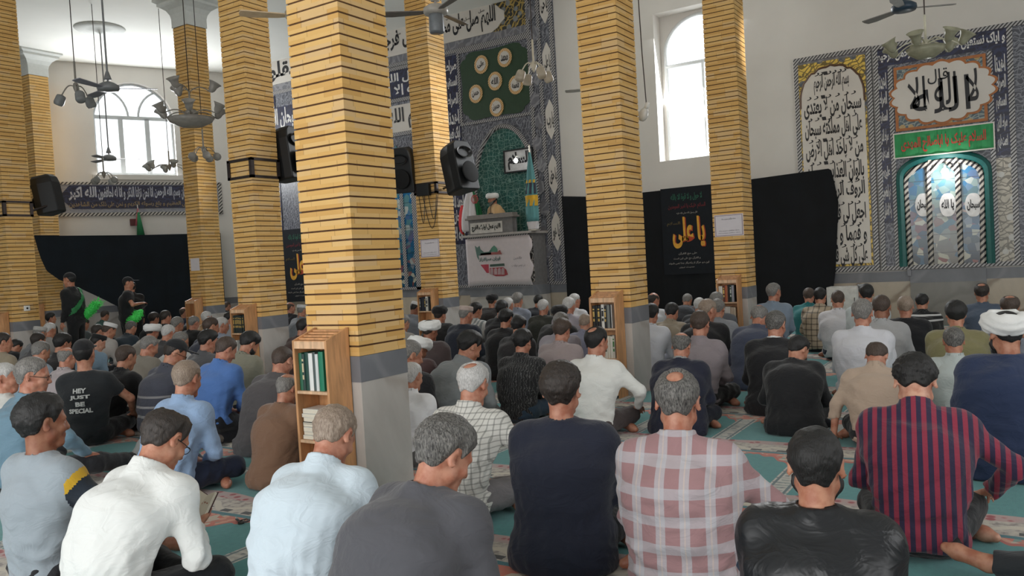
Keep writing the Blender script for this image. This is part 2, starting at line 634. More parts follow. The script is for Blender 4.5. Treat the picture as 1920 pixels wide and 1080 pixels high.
fx_ = WX + WR - 0.05
mb.tube([(fx_, YC + half, hz0 + 0.03)] + [(fx_, a, z) for a, z in ar] + [(fx_, YC - half, hz0 + 0.03), (fx_, YC + half, hz0 + 0.03)], 0.03, 6)
mb.tube([(fx_, YC + half, tz), (fx_, YC - half, tz)], 0.035, 6)
for yy in (YC - 0.06 - half * 0.0, YC + half * 0.98, YC - half * 0.98):
    mb.tube([(fx_, yy, hz0), (fx_, yy, tz)], 0.03, 6)
mb.build('window_frame', M_frame_w, win)
mb = MB()
mb.box((fx_ + 0.03, YC - half, hz0), (fx_ + 0.036, YC + half, apz))
mb.build('pane', M_glass, win)
mb = MB()
mb.tube([(fx_ - 0.04, YC - 0.06, 4.05), (fx_ - 0.08, YC - 0.06, 4.1), (fx_ - 0.08, YC - 0.06, 4.25)], 0.014, 6)
mb.build('window_handle', M_white, win)

# left wall (turned), with its wide arched window
mb = MB()
L0 = lw(183, 327)
L1 = lw(333, 330)
LA = lw(247, 154)
LS = lw(177, 205)
uL, uR = L0[0], L1[0]
wz0 = (L0[1] + L1[1]) / 2
uc = (uL + uR) / 2
wh = (uL - uR) / 2
wzs = LS[1] - 0.15
wzt = LA[1]
arL = arch_pts(uc, wh, wzs, wzt)
wall_with_hole(mb, -0.3, 24, 0, CZ, (uR, uL, wz0, wzt), 0.3, lambda a, b_, c, d: ((a, -0.35, c), (b_, 0, d)))
n_ = len(arL)
for yq in (0.0, -0.35):
    vs = [(a, yq, z) for a, z in arL] + [(uL + (uR - uL) * i / (n_ - 1), yq, wzt) for i in range(n_)]
    mb.add(vs, [(i, i + 1, n_ + i + 1, n_ + i) for i in range(n_ - 1)])
vs = [(a, 0, z) for a, z in arL] + [(a, -0.35, z) for a, z in arL]
mb.add(vs, [(i, i + 1, n_ + i + 1, n_ + i) for i in range(n_ - 1)])


def onleft(o):
    o.location = (CORNER[0], CORNER[1], 0)
    o.rotation_euler = (0, 0, LROT)
    return o


onleft(mb.build('wall_left', M_plaster, kind='structure'))
mb = MB()
fy = -0.22
M_barw = plain((178, 182, 184), 0.4, var=0.03, name='window_bar')
mb.tube([(uL, fy, wz0 + 0.04)] + [(a, fy, z) for a, z in arL] + [(uR, fy, wz0 + 0.04), (uL, fy, wz0 + 0.04)], 0.05, 6)
win2 = onleft(mb.build('window_2', M_barw, kind='structure'))
tzL = lw(180, 216)[1]
mb = MB()
mb.box((uR, fy - 0.03, tzL - 0.045), (uL, fy + 0.03, tzL + 0.045))
for q in (1 / 3, 2 / 3):
    mb.box((uR + (uL - uR) * q - 0.055, fy - 0.03, wz0), (uR + (uL - uR) * q + 0.055, fy + 0.03, tzL))
for s in (-1, 1):
    mb.tube([(uc + s * (0.12 + 0.62 * wh * (1 - math.cos(t * math.pi / 2))), fy, tzL + (wzt - tzL) * 0.80 * math.sin(t * math.pi / 2)) for t in [i / 8 for i in range(9)]], 0.028, 6)
mb.build('window_frame', M_barw, win2)
mb = MB()
mb.box((uR, fy - 0.05, wz0), (uL, fy - 0.045, wzt))
mb.build('pane', M_glass, win2)
mb = MB()
mb.box((uR - 0.12, 0.0, wz0 - 0.12), (uL + 0.12, 0.05, wz0))
mb.build('window_sill', M_plaster, win2)

# side and back walls outside the picture; open doors behind the photographer
mb = MB()
for a_, b_, c_, d_ in ((-4, 0.5, 0, CZ), (0.5, 9, 0, 1.6), (0.5, 9, 4.6, CZ), (9, 13.5, 0, CZ), (13.5, 14.7, 0, 4.2), (13.5, 14.7, 5.8, CZ), (14.7, 15.2, 0, CZ)):  # openings added in this unseen wall for the side light and sun beam
    mb.box((a_, -5.2, c_), (b_, -5.0, d_))
mb.build('wall_right', M_plaster, kind='structure')
mb = MB()
for a_, b_, c_, d_ in ((-5.2, -1.5, 0, CZ), (-1.5, 9.0, 4.2, CZ), (9.0, 12.0, 0, CZ), (12.0, 17.0, 0, 1.8), (12.0, 17.0, 4.6, CZ), (17.0, 29.0, 0, CZ)):
    mb.box((-4.2, a_, c_), (-4.0, b_, d_))
mb.build('wall_back', M_plaster, kind='structure')

# stone dado of both walls
mb = MB()
mb.box((WX - 0.03, -9, 0), (WX, CORNER[1], 0.75))
mb.build('trim_1', M_wallmarble, kind='structure')
mb = MB()
mb.box((WX - 0.035, -9, 0.75), (WX, CORNER[1], 0.92))
mb.build('trim_2', M_greystone, kind='structure')
mb = MB()
mb.box((0, 0, 0), (11, 0.03, 0.75))
onleft(mb.build('trim_3', M_marble, kind='structure'))
mb = MB()
mb.box((0, 0, 0.75), (11, 0.035, 0.92))
onleft(mb.build('trim_4', M_greystone, kind='structure'))

# ---------------------------------------------------------------- brick columns
CW = 0.45
COLS = {'A': (3.76, 3.56), 'B': (7.28, 8.6), 'C': (7.71, 3.48), 'D': (11.43, 3.37), 'E': (10.50, 14.03), 'F': (10.83, 8.29), 'G': (7.05, 14.56), 'H': (10.42, 19.9)}


def column(key, label):
    x, y = COLS[key]
    root = empty('brick_column', (x, y, 0), 0, label, 'column', 'yellow brick columns of the hall')
    mb = MB()
    mb.box((0, 0, 0), (CW, CW, 0.75), 0)
    mb.build('marble_base', M_marble, root)
    mb = MB()
    mb.box((-0.003, -0.003, 0.75), (CW + 0.003, CW + 0.003, 0.914), 0)
    mb.build('grey_stone_band', M_greystone, root)
    zt = 6.62
    mb = MB()
    mb.box((0.008, 0.008, 0.914), (CW - 0.008, CW - 0.008, zt), 1)
    p = 0.0672
    k = 0
    rng = random.Random(ord(key))
    while 0.916 + k * p + 0.056 < zt:
        z = 0.916 + k * p
        d = rng.uniform(-0.001, 0.001)
        mb.box((d, d, z), (CW + d, CW + d, z + 0.0555), 0)
        k += 1
    mb.build('brick_shaft', [M_brick, M_mortar], root)
    mb = MB()
    prof = [(0.0, zt - 0.06), (0.015, zt - 0.06), (0.015, zt + 0.12), (0.03, zt + 0.2), (0.08, zt + 0.29), (0.16, zt + 0.35), (0.20, zt + 0.37), (0.20, zt + 0.42), (0.26, zt + 0.46), (0.26, CZ)]
    vs, fs = [], []
    for o_, z in prof:
        vs += [(-o_, -o_, z), (CW + o_, -o_, z), (CW + o_, CW + o_, z), (-o_, CW + o_, z)]
    for i in range(len(prof) - 1):
        for q in range(4):
            fs.append((i * 4 + q, i * 4 + (q + 1) % 4, i * 4 + 4 + (q + 1) % 4, i * 4 + 4 + q))
    mb.add(vs, fs)
    mb.build('plaster_capital', M_capital, root)
    return root


columns = {}
for k_, lab in (('A', 'nearest brick column with grey stone band, two-shelf bookcase full of green and white books'),
                ('B', 'brick column with iron strap and loudspeaker, left of the widest column'),
                ('C', 'brick column between the pulpit and the arched side window, bookcase of gold-lettered books at its foot'),
                ('D', 'brick column overlapping the bright side window, with a white notice on it'),
                ('E', 'thin far brick column with white capital, behind the two-tier chandelier'),
                ('F', 'brick column beside the pulpit carrying two loudspeakers and a cable box'),
                ('G', 'brick column at the left edge with iron strap and a white wall socket'),
                ('H', 'far brick column with white capital against the left wall, partly covered by black cloth')):
    columns[k_] = column(k_, lab)

# iron straps on three columns (bolted on: parts of their column)
for k_, z0, z1 in (('G', 2.71, 2.94), ('B', 2.76, 2.99), ('F', 2.67, 2.83)):
    mb = MB()
    e = 0.018
    for z in (z0, z1):
        for lo, hi in (((-e, -e), (CW + e, 0)), ((-e, CW), (CW + e, CW + e)), ((-e, -e), (0, CW + e)), ((CW, -e), (CW + e, CW + e))):
            mb.box((lo[0], lo[1], z), (hi[0], hi[1], z + 0.035))
    for cx in (-e, CW - 0.03):
        for cy in (-e, CW - 0.03):
            mb.box((cx, cy, z0), (cx + 0.05, cy + 0.05, z1 + 0.03))
    mb.build('iron_strap', M_metal, columns[k_])


# ---------------------------------------------------------------- tile and mosaic materials
def yz(nt):
    v = coords(nt)
    return v, sep(nt, v)


def mat_rope(c1=(40, 38, 42), c2=(176, 174, 174), per=0.06, name='rope_border', amp=0.0):
    m, nt, b = nmat(name)
    v, (x, y, z) = yz(nt)
    f = math_(nt, 'FRACT', math_(nt, 'DIVIDE', math_(nt, 'ADD', y, math_(nt, 'MULTIPLY', z, 1.0)), per))
    nt.links.new(mix(nt, math_(nt, 'LESS_THAN', f, 0.45), srgb(*c2), srgb(*c1)), b.inputs['Base Color'])
    b.inputs['Roughness'].default_value = 0.4
    return m


def mat_arabesque(dark, light, third=None, scale=5.0, name='arabesque', rough=0.35):
    m, nt, b = nmat(name)
    v, (x, y, z) = yz(nt)
    w = N(nt, 'ShaderNodeTexWave')
    w.wave_type = 'RINGS'
    w.inputs['Scale'].default_value = scale * 0.5
    w.inputs['Distortion'].default_value = 11
    w.inputs['Detail'].default_value = 1.5
    w.inputs['Detail Scale'].default_value = 1.6
    nt.links.new(v, w.inputs['Vector'])
    bw = nt.nodes.new('ShaderNodeRGBToBW')
    nt.links.new(w.outputs['Color'], bw.inputs[0])
    vo = N(nt, 'ShaderNodeTexVoronoi')
    vo.feature = 'DISTANCE_TO_EDGE'
    vo.inputs['Scale'].default_value = scale
    nt.links.new(v, vo.inputs['Vector'])
    l = math_(nt, 'MAXIMUM', math_(nt, 'GREATER_THAN', bw.outputs[0], 0.78), math_(nt, 'LESS_THAN', vo.outputs['Distance'], 0.035))
    base = mix(nt, noise(nt, v, scale * 1.4, 2), srgb(*dark), srgb(*[min(255, int(q * 1.35)) for q in dark]))
    c = mix(nt, math_(nt, 'MULTIPLY', l, 0.8), base, srgb(*light))
    if third:
        vo2 = N(nt, 'ShaderNodeTexVoronoi')
        vo2.inputs['Scale'].default_value = scale * 0.8
        nt.links.new(v, vo2.inputs['Vector'])
        c = mix(nt, math_(nt, 'MULTIPLY', math_(nt, 'LESS_THAN', vo2.outputs['Distance'], 0.3), 0.85), c, srgb(*third))
    nt.links.new(c, b.inputs['Base Color'])
    b.inputs['Roughness'].default_value = rough
    return m


def mat_startile():
    m, nt, b = nmat('green_star_tile')
    v, (x, y, z) = yz(nt)
    out = None
    for sc, th in ((6.5, 0.035), (13.0, 0.03)):
        vo = N(nt, 'ShaderNodeTexVoronoi')
        vo.feature = 'DISTANCE_TO_EDGE'
        vo.inputs['Scale'].default_value = sc
        vo.inputs['Randomness'].default_value = 0.55
        nt.links.new(v, vo.inputs['Vector'])
        l = math_(nt, 'LESS_THAN', vo.outputs['Distance'], th)
        out = l if out is None else math_(nt, 'MAXIMUM', out, l)
    base = mix(nt, noise(nt, v, 5, 2), srgb(26, 66, 64), srgb(48, 104, 98))
    nt.links.new(mix(nt, math_(nt, 'MULTIPLY', out, 0.55), base, srgb(140, 176, 168)), b.inputs['Base Color'])
    b.inputs['Roughness'].default_value = 0.22
    return m


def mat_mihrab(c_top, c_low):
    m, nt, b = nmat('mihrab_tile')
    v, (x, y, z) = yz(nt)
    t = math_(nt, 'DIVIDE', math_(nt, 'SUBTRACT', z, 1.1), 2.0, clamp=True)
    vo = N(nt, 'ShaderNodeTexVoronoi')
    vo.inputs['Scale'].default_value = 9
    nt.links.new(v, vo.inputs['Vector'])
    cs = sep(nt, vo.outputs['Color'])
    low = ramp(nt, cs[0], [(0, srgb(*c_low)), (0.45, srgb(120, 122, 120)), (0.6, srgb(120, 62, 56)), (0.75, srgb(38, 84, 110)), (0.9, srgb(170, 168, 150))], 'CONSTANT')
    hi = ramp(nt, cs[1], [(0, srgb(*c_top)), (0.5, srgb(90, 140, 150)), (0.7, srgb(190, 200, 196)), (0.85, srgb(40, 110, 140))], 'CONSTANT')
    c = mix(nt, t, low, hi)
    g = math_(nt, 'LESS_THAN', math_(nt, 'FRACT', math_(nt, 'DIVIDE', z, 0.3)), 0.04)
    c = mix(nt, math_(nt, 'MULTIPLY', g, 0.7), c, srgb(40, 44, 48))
    nt.links.new(c, b.inputs['Base Color'])
    b.inputs['Roughness'].default_value = 0.2
    return m


M_rope = mat_rope()
M_rope2 = mat_rope((26, 24, 28), (178, 172, 162), 0.10, 'rope_moulding')
M_arab = mat_arabesque((66, 68, 76), (140, 142, 150), None, 9, 'grey_arabesque')
M_arab2 = mat_arabesque((92, 92, 98), (142, 142, 146), (110, 108, 112), 3.5, 'grey_cloud_band')
M_navy = mat_arabesque((26, 26, 44), (44, 50, 84), None, 6, 'navy_tile')
M_flor = mat_arabesque((44, 44, 40), (188, 160, 84), (126, 134, 140), 6, 'gold_floral_tile')
M_yflor = mat_arabesque((186, 158, 70), (40, 38, 36), (70, 84, 104), 7, 'yellow_floral_tile')
M_bflor = mat_arabesque((66, 80, 88), (160, 168, 160), (190, 158, 96), 8, 'blue_floral_tile')
M_star = mat_startile()
M_green = plain((36, 62, 38), 0.5, var=0.1, name='green_tile')
M_ivory = plain((206, 200, 192), 0.4, var=0.04, scale=2, name='ivory_tile')
M_ink = plain((22, 22, 28), 0.5, name='black_lettering')
M_wht = plain((214, 212, 210), 0.5, name='white_lettering')
M_goldring = mat_rope((176, 118, 48), (222, 196, 150), 0.05, 'gold_ring')
M_orange = plain((170, 104, 52), 0.5, name='orange_edge')
M_gstone = plain((120, 118, 118), 0.6, name='pulpit_stone')
M_tealedge = plain((30, 92, 88), 0.35, name='teal_moulding')

QX = 15.13
UY, UZ = (0, -1, 0), (0, 0, 1)


def Q(x, y, X=QX):
    p = at(x, y, X=X)
    return p.y, p.z


_lift = [0]


def slab(mb, ya, yb, za, zb, X=QX, t=0.02, mi=0):
    _lift[0] = (_lift[0] + 1) % 9
    X = X - 0.0005 * _lift[0]
    mb.box((X, min(ya, yb), min(za, zb)), (X + t, max(ya, yb), max(za, zb)), mi)


def frame(mb, ya, yb, za, zb, w, X=QX, t=0.03, mi=0):
    lo, hi = min(ya, yb), max(ya, yb)
    for a, b_, c, d in ((lo, hi, za, za + w), (lo, hi, zb - w, zb), (lo, lo + w, za + w, zb - w), (hi - w, hi, za + w, zb - w)):
        slab(mb, a, b_, c, d, X, t, mi)


def blob(mb, yc, zc, ry, rz, lobes=12, amp=0.12, X=QX, t=0.01, mi=0, n=72, power=1.0):
    pts = []
    for i in range(n):
        a = 2 * math.pi * i / n
        k = 1 + amp * abs(math.sin(a * lobes / 2)) - amp
        ca, sa = math.cos(a), math.sin(a)
        pts.append((yc + ry * k * math.copysign(abs(ca) ** power, ca), zc + rz * k * math.copysign(abs(sa) ** power, sa)))
    mb.prism(pts, X - t, X, 'x', mi)


def write(mb, s, ya, yb, za, zb, X, mi=0, bold=0.02):
    """writing between ya (left) and yb (right)"""
    lettering(mb, s, (X, max(ya, yb), za), UY, UZ, abs(ya - yb), zb - za, 0.003, mi, bold)


# ---------------------------------------------------------------- tiled wall panel round the pulpit
pm = empty('tiled_wall_panel', (0, 0, 0), 0, 'tall grey and navy tiled wall panel with green medallion square behind the pulpit', 'wall mosaic')
yR = Q(1047, 250)[0]
yL = Q(503, 200)[0] + 0.6
zB = 0.93
zT = Q(725, 41)[1]
yA = Q(1019, 250)[0]
yB = Q(1000, 250)[0]
yB2 = Q(996, 250)[0]
mb = MB()
slab(mb, yL, yR, zB, zT, QX + 0.03, 0.04)
mb.build('tile_ground', M_arab, pm)
mb = MB()
for ya in (yA, yB, Q(1047, 250)[0] + 0.05):
    slab(mb, ya - 0.04, ya + 0.04, zB, zT, QX + 0.005, 0.03)
slab(mb, yL, yR, zB, zB + 0.06, QX, 0.04)
slab(mb, yL, yR, zT - 0.06, zT, QX, 0.04)
zi = [Q(829, k)[1] for k in (12, 30, 83, 97, 101)]
slab(mb, yL, yB, zi[4] - 0.04, zi[4] + 0.04, QX + 0.005, 0.03)
gy0, gy1 = Q(862, 160)[0], Q(994, 140)[0]
gz1, gz0 = Q(861, 100)[1], Q(869, 232)[1]
frame(mb, gy0 + 0.05, gy1 - 0.05, gz0 - 0.05, gz1 + 0.05, 0.06, QX + 0.005)
mb.build('rope_border', M_rope, pm)
mb = MB()
slab(mb, yL, yB - 0.0, zi[1], zi[0], QX + 0.02, 0.02)
slab(mb, yL, yB, zi[3], zi[2], QX + 0.02, 0.02)
for k in range(14):      # scalloped grey band
    blob(mb, (yA + yB) / 2 + 0.04 * (-1) ** k, zB + 0.25 + k * (zT - zB - 0.4) / 13.0, 0.13, 0.17, 6, 0.2, QX + 0.012)
mb.build('grey_cloud_border', M_arab2, pm)
mb = MB()
yin = Q(946, 50)[0]
pts = [(yL, zi[2]), (yL, zi[1])] + [(yin + 0.35, zi[1])]
for k in range(9):
    t = k / 8
    pts.append((yin + 0.35 - 0.35 * math.sin(t * math.pi) - 0.04 * (k % 2), zi[1] + (zi[2] - zi[1]) * t))
mb.prism(pts, QX - 0.0, QX + 0.03, 'x')
mb.build('inscription_ground', M_ivory, pm)
mb = MB()
pts = [(yin + 0.33, zi[1]), (yB + 0.05, zi[1]), (yB + 0.05, zi[2]), (yin + 0.33, zi[2])]
for k in range(9)[::-1]:
    t = k / 8
    pts.append((yin + 0.33 - 0.35 * math.sin(t * math.pi) - 0.04 * (k % 2), zi[1] + (zi[2] - zi[1]) * t))
slab(mb, yin + 0.3, yB + 0.05, zi[2], zi[1], QX + 0.021, 0.01)
mb.build('gold_floral_end', M_flor, pm)
mb = MB()
hgt = zi[1] - zi[2]
write(mb, 'اللهم صل علی محمد', yin + 1.92, yin + 0.22, zi[2] + 0.05, zi[1] - 0.04, QX - 0.001, 0, 0.03)
write(mb, 'و عجل فرجهم', yin + 3.75, yin + 2.05, zi[2] + 0.05, zi[1] - 0.04, QX - 0.001, 0, 0.03)
write(mb, 'محبوب القلوب', yL - 0.1, yin + 4.4, zi[2] + 0.05, zi[1] - 0.04, QX - 0.001, 0, 0.03)
for (u, w) in ((0.5, 0.75), (0.9, 0.6), (1.4, 0.8), (2.4, 0.75), (2.9, 0.7), (3.3, 0.8)):
    write(mb, 'صل', yin + u + 0.16, yin + u, zi[2] + hgt * w, zi[2] + hgt * (w + 0.13), QX - 0.001, 0, 0.02)
mb.build('lettering', M_ink, pm)
# green square with six roundels
mb = MB()
yc, zc = (gy0 + gy1) / 2, (gz0 + gz1) / 2
hw, hh = (gy0 - gy1) / 2, (gz1 - gz0) / 2
blob(mb, yc, zc, hw * 0.99, hh * 0.98, 8, 0.06, QX + 0.02, 0.01, 0, 96, 0.42)
mb.build('green_field', M_green, pm)
ring, disc, ink = MB(), MB(), MB()
for (px_, py_, w_) in ((902, 121, 'علی'), (946, 108, 'محمد'), (928, 152, 'الله'), (967, 159, 'فاطمه'), (892, 176, 'حسن'), (931, 201, 'حسین')):
    a, z = Q(px_, py_)
    blob(ring, a, z, 0.185, 0.205, 24, 0.03, QX + 0.008, 0.01)
    blob(disc, a, z, 0.125, 0.14, 10, 0.0, QX - 0.003, 0.008)
    write(ink, w_, a + 0.09, a - 0.09, z - 0.075, z + 0.075, QX - 0.012, 0, 0.03)
ring.build('gold_roundel_ring', M_goldring, pm)
disc.build('roundel', M_ivory, pm)
ink.build('roundel_lettering', M_ink, pm)
# upright navy bands with white script
mb, mk = MB(), MB()
ya, yb = Q(836, 200)[0], Q(861, 200)[0]
for (y0_, y1_) in ((ya, yb), (Q(508, 400)[0] + 0.1, Q(533, 400)[0] + 0.1)):
    slab(mb, y0_, y1_, zB + 1.0, zi[4] - 0.08, QX + 0.02, 0.02)
    zz_ = zB + 1.05
    for i, w_ in enumerate(('لا اله الا', 'سبحان', 'الحمد لله', 'علی', 'الرحمن', 'مالک', 'ایاک نعبد', 'اهدنا', 'الصراط', 'المستقیم', 'صراط')):
        hz_ = (zi[4] - 0.15 - zB - 1.05) / 11
        write(mk, w_, y0_ - 0.03, y1_ + 0.03, zz_ + 0.03, zz_ + hz_ - 0.02, QX + 0.017, 0, 0.03)
        zz_ += hz_
# square panels between the columns
yp0, yp1 = Q(720, 150)[0] + 1.3, Q(790, 150)[0] - 0.3
slab(mb, yp0, yp1, Q(745, 183)[1], Q(745, 132)[1], QX + 0.015, 0.02)
write(mk, 'لا اله الا الله محمد', yp0 - 0.1, yp1 + 0.1, Q(745, 180)[1], Q(745, 158)[1], QX + 0.012, 0, 0.03)
write(mk, 'رسول الله علی ولی', yp0 - 0.1, yp1 + 0.1, Q(745, 157)[1], Q(745, 136)[1], QX + 0.012, 0, 0.03)
slab(mb, Q(505, 220)[0] + 0.2, Q(560, 220)[0], Q(525, 245)[1], Q(525, 200)[1], QX + 0.015, 0.02)
write(mk, 'سبحان الله و', Q(505, 220)[0] + 0.2, Q(560, 220)[0], Q(525, 243)[1], Q(525, 202)[1], QX + 0.012, 0, 0.03)
mb.build('navy_band', M_navy, pm)
mk.build('navy_band_lettering', M_wht, pm)
mb, mk = MB(), MB()
slab(mb, yp0, yp1, Q(745, 248)[1], Q(745, 197)[1], QX + 0.015, 0.02)
write(mk, 'بسم الله الرحمن', yp0 - 0.1, yp1 + 0.1, Q(745, 244)[1], Q(745, 202)[1], QX + 0.012, 0, 0.02)
mb.build('ivory_panel', M_ivory, pm)
mk.build('ivory_panel_lettering', M_ink, pm)
mb = MB()
for za in (Q(745, 188)[1], Q(745, 252)[1], Q(745, 128)[1]):
    slab(mb, yp0 + 0.1, yp1 - 0.1, za - 0.04, za + 0.04, QX, 0.03)
for (ya, yb) in ((Q(786, 450)[0], Q(776, 450)[0]), (Q(757, 450)[0] + 0.05, Q(757, 450)[0] - 0.05)):
    slab(mb, ya, yb, zB, Q(745, 300)[1], QX + 0.0, 0.03)
mb.build('rope_moulding', M_rope, pm)
# blue tiled niche between the two columns and the small one far left
mb = MB()
y0_, y1_ = Q(735, 450)[0] + 0.5, Q(800, 450)[0]
mb.prism([(y0_, zB), (y0_, 3.0), ((y0_ + y1_) / 2, 4.4), (y1_, 3.0), (y1_, zB)][::-1], QX + 0.012, QX + 0.03, 'x')
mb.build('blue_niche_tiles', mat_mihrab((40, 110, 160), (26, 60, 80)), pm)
# pointed niche behind the pulpit
ap = Q(932, 240)
nl, nr = Q(891, 330)[0], Q(1001, 300)[0]
ncy, nh = (nl + nr) / 2, (nl - nr) / 2
na = arch_pts(ncy, nh, 3.05, ap[1], 10)
mb = MB()
mb.prism([(ncy - nh, 1.6)] + [(a, z) for a, z in na[::-1]] + [(ncy + nh, 1.6)], QX + 0.018, QX + 0.035, 'x')
mb.build('green_niche_tiles', M_star, pm)
mb = MB()
mb.tube([(QX + 0.015, ncy + nh + 0.03, 1.6)] + [(QX + 0.015, a + (0.03 if a > ncy else -0.03), z + 0.03) for a, z in na] + [(QX + 0.015, ncy - nh - 0.03, 1.6)], 0.055, 6)
mb.build('niche_rope', M_rope, pm)
# ivory drop medallions on the outer band
mb, mk = MB(), MB()
yc = (yA + Q(1047, 250)[0]) / 2
for k, z in enumerate((6.85, 5.62, 4.42, 3.25, 2.05)):
    pts = [(yc + 0.125 * math.sin(t) * abs(math.sin(t)) ** 0.8 * (1 + 0.12 * math.cos(6 * t)), z + 0.42 * math.cos(t)) for t in [i * math.pi / 20 for i in range(40)]]
    mb.prism(pts, QX + 0.01, QX + 0.03, 'x')
    write(mk, ('یا حی', 'یا علی', 'یا رب', 'یا حق', 'یا هو')[k], yc + 0.08, yc - 0.08, z - 0.2, z + 0.16, QX + 0.008, 0, 0.03)
mb.build('drop_medallion', M_ivory, pm)
mk.build('medallion_lettering', M_ink, pm)

# framed calligraphy hanging in the niche
fr_ = empty('framed_calligraphy', (0, 0, 0), 0, 'framed black and white calligraphy picture hanging in the green niche above the preacher', 'picture')
a0, b0 = Q(944, 284, 15.09), Q(1000, 311, 15.09)
za, zb_ = Q(945, 326, 15.09)[1], Q(944, 283, 15.09)[1]
mb = MB()
frame(mb, a0[0], b0[0], za, zb_, 0.03, 15.07, 0.05)
mb.build('frame', M_black, fr_)
mb = MB()
slab(mb, a0[0] - 0.02, b0[0] + 0.02, za + 0.02, zb_ - 0.02, 15.09, 0.02)
m_ = plain((196, 196, 198), 0.08, name='glazed_paper')
mb.build('picture', m_, fr_)
mb = MB()
write(mb, 'السلام', a0[0] - 0.1, b0[0] + 0.08, za + 0.06, zb_ - 0.06, 15.088, 0, 0.05)
mb.build('lettering', M_ink, fr_)

# ---------------------------------------------------------------- tiled panel and mihrab at the right
RX = 15.12
rm = empty('calligraphy_wall_panel', (0, 0, 0), 0, 'tall ivory tile panel with nine lines of black calligraphy right of the black cloth', 'wall mosaic')
y0_, y1_ = Q(1487, 112, RX)[0], Q(1632, 90, RX)[0]
zt_, zb_ = Q(1487, 111, RX)[1], 0.95
mb = MB()
slab(mb, y0_, y1_, zb_, zt_, RX + 0.03, 0.05)
mb.build('grey_tile_border', M_arab2, rm)
mb = MB()
frame(mb, y0_, y1_, zb_, zt_, 0.075, RX + 0.01, 0.03)
mb.build('rope_border', M_rope, rm)
wl, wr = Q(1502, 207, RX)[0], Q(1621, 189, RX)[0]
fz = Q(1500, 122, RX)[1]
mb = MB()
slab(mb, wl + 0.03, wr - 0.03, zb_ + 0.1, fz, RX + 0.02, 0.03)
mb.build('yellow_floral_corner', M_yflor, rm)
mb = MB()
wc, wh_ = (wl + wr) / 2, (wl - wr) / 2
zs_ = Q(1502, 207, RX)[1]
zap = Q(1560, 127, RX)[1]
n2 = 24
pts = [(wc - wh_, zb_ + 0.14)]
arch_ = []
for i in range(n2 + 1):
    t = i / n2
    r = (zap - zs_) * (math.sin(t * math.pi) ** 0.7)
    arch_.append((wc - wh_ * math.cos(t * math.pi), zs_ + r + 0.035 * abs(math.sin(t * math.pi * 9))))
pts += arch_ + [(wc + wh_, zb_ + 0.14)]
mb.prism(pts[::-1], RX, RX + 0.03, 'x')
mb.build('ivory_field', M_ivory, rm)
mb = MB()
mb.tube([(RX + 0.01, a, z + 0.02) for a, z in arch_], 0.02, 5)
mb.build('brown_scallop_edge', plain((92, 66, 48), 0.5), rm)
mb = MB()
LINES = ('بسم الله الرحمن الرحیم', 'سبحان من لا یعتدی', 'علی اهل مملکته سبحان', 'من لا یاخذ اهل الارض', 'بالوان العذاب سبحان', 'الروف الرحیم اللهم', 'اجعل لی فی قلبی نورا', 'و فهما و علما انک', 'علی کل شی قدیر برحمتک')
ys_ = [153, 197, 238, 279, 322, 360, 401, 441, 480]
for i, (w_, yp) in enumerate(zip(LINES, ys_)):
    z = Q(1565, yp, RX)[1]
    k = 0.55 if i == 0 else 0.9
    write(mb, w_, wc + wh_ * k, wc - wh_ * k, z - 0.19, z + 0.17, RX - 0.001, 0, 0.026)
    for u in (-0.75, -0.5, -0.2, 0.1, 0.3, 0.55, 0.8):
        write(mb, 'ر' if u != 0.3 else 'ا', wc + wh_ * u * k + 0.04, wc + wh_ * u * k - 0.04, z + 0.14, z + 0.2, RX - 0.001, 0, 0.02)
mb.build('lettering', M_ink, rm)

mm = empty('mihrab', (0, 0, 0), 0, 'tiled mihrab with three blue arched panels, navy script border and a round ivory calligraphy', 'mihrab')
ya, yz_ = Q(1636, 90, RX)[0], Q(1905, 60, RX)[0] - 0.5
zt_ = Q(1640, 86, RX)[1]
mb = MB()
slab(mb, ya, yz_, zb_, zt_, RX + 0.03, 0.05)
mb.build('grey_tile_border', M_arab, mm)
nb0, nb1 = Q(1645, 200, RX)[0], Q(1667, 200, RX)[0]
nc0, nc1 = Q(1862, 150, RX)[0], Q(1890, 150, RX)[0]
mb = MB()
slab(mb, nb0, nb1, 1.75, zt_ - 0.07, RX + 0.02, 0.03)
slab(mb, nb0, nc1, zt_ - 0.36, zt_ - 0.07, RX + 0.02, 0.03)
slab(mb, nc0, nc1, 2.7, zt_ - 0.07, RX + 0.02, 0.03)
mb.build('navy_band', M_navy, mm)
mb, mk, ml_ = MB(), MB(), MB()
z = 1.8
for i, w_ in enumerate(('ولا الضالین', 'غیر المغضوب', 'علیهم', 'انعمت علیهم', 'صراط الذین', 'المستقیم', 'الصراط', 'اهدنا')):
    hz_ = (zt_ - 0.45 - 1.8) / 8
    write(mb, w_, nb0 - 0.03, nb1 + 0.03, z + 0.02, z + hz_ - 0.02, RX + 0.018, 0, 0.03)
    if z > 2.65:
        write(mk, w_, nc0 - 0.03, nc1 + 0.03, z + 0.02, z + hz_ - 0.02, RX + 0.018, 0, 0.03)
    z += hz_
write(ml_, 'و ایاک نستعین مالک یوم الدین الرحمن الرحیم', nb0 - 0.02, nc1 + 0.02, zt_ - 0.34, zt_ - 0.1, RX + 0.018, 0, 0.03)
for q_ in (mb, mk, ml_):
    q_.build('navy_band_lettering', M_wht, mm)
mb = MB()
frame(mb, ya, yz_, zb_, zt_, 0.07, RX, 0.05)
slab(mb, ya, nb0 + 0.0, zb_, zt_, RX + 0.005, 0.03)
slab(mb, nb1 + 0.0, nb1 - 0.07, zb_, zt_ - 0.4, RX + 0.005, 0.03)
slab(mb, nc0 + 0.07, nc0, zb_, zt_ - 0.4, RX + 0.005, 0.03)
slab(mb, nc1, nc1 - 0.08, zb_, zt_, RX + 0.005, 0.03)
mb.build('rope_border', M_rope, mm)
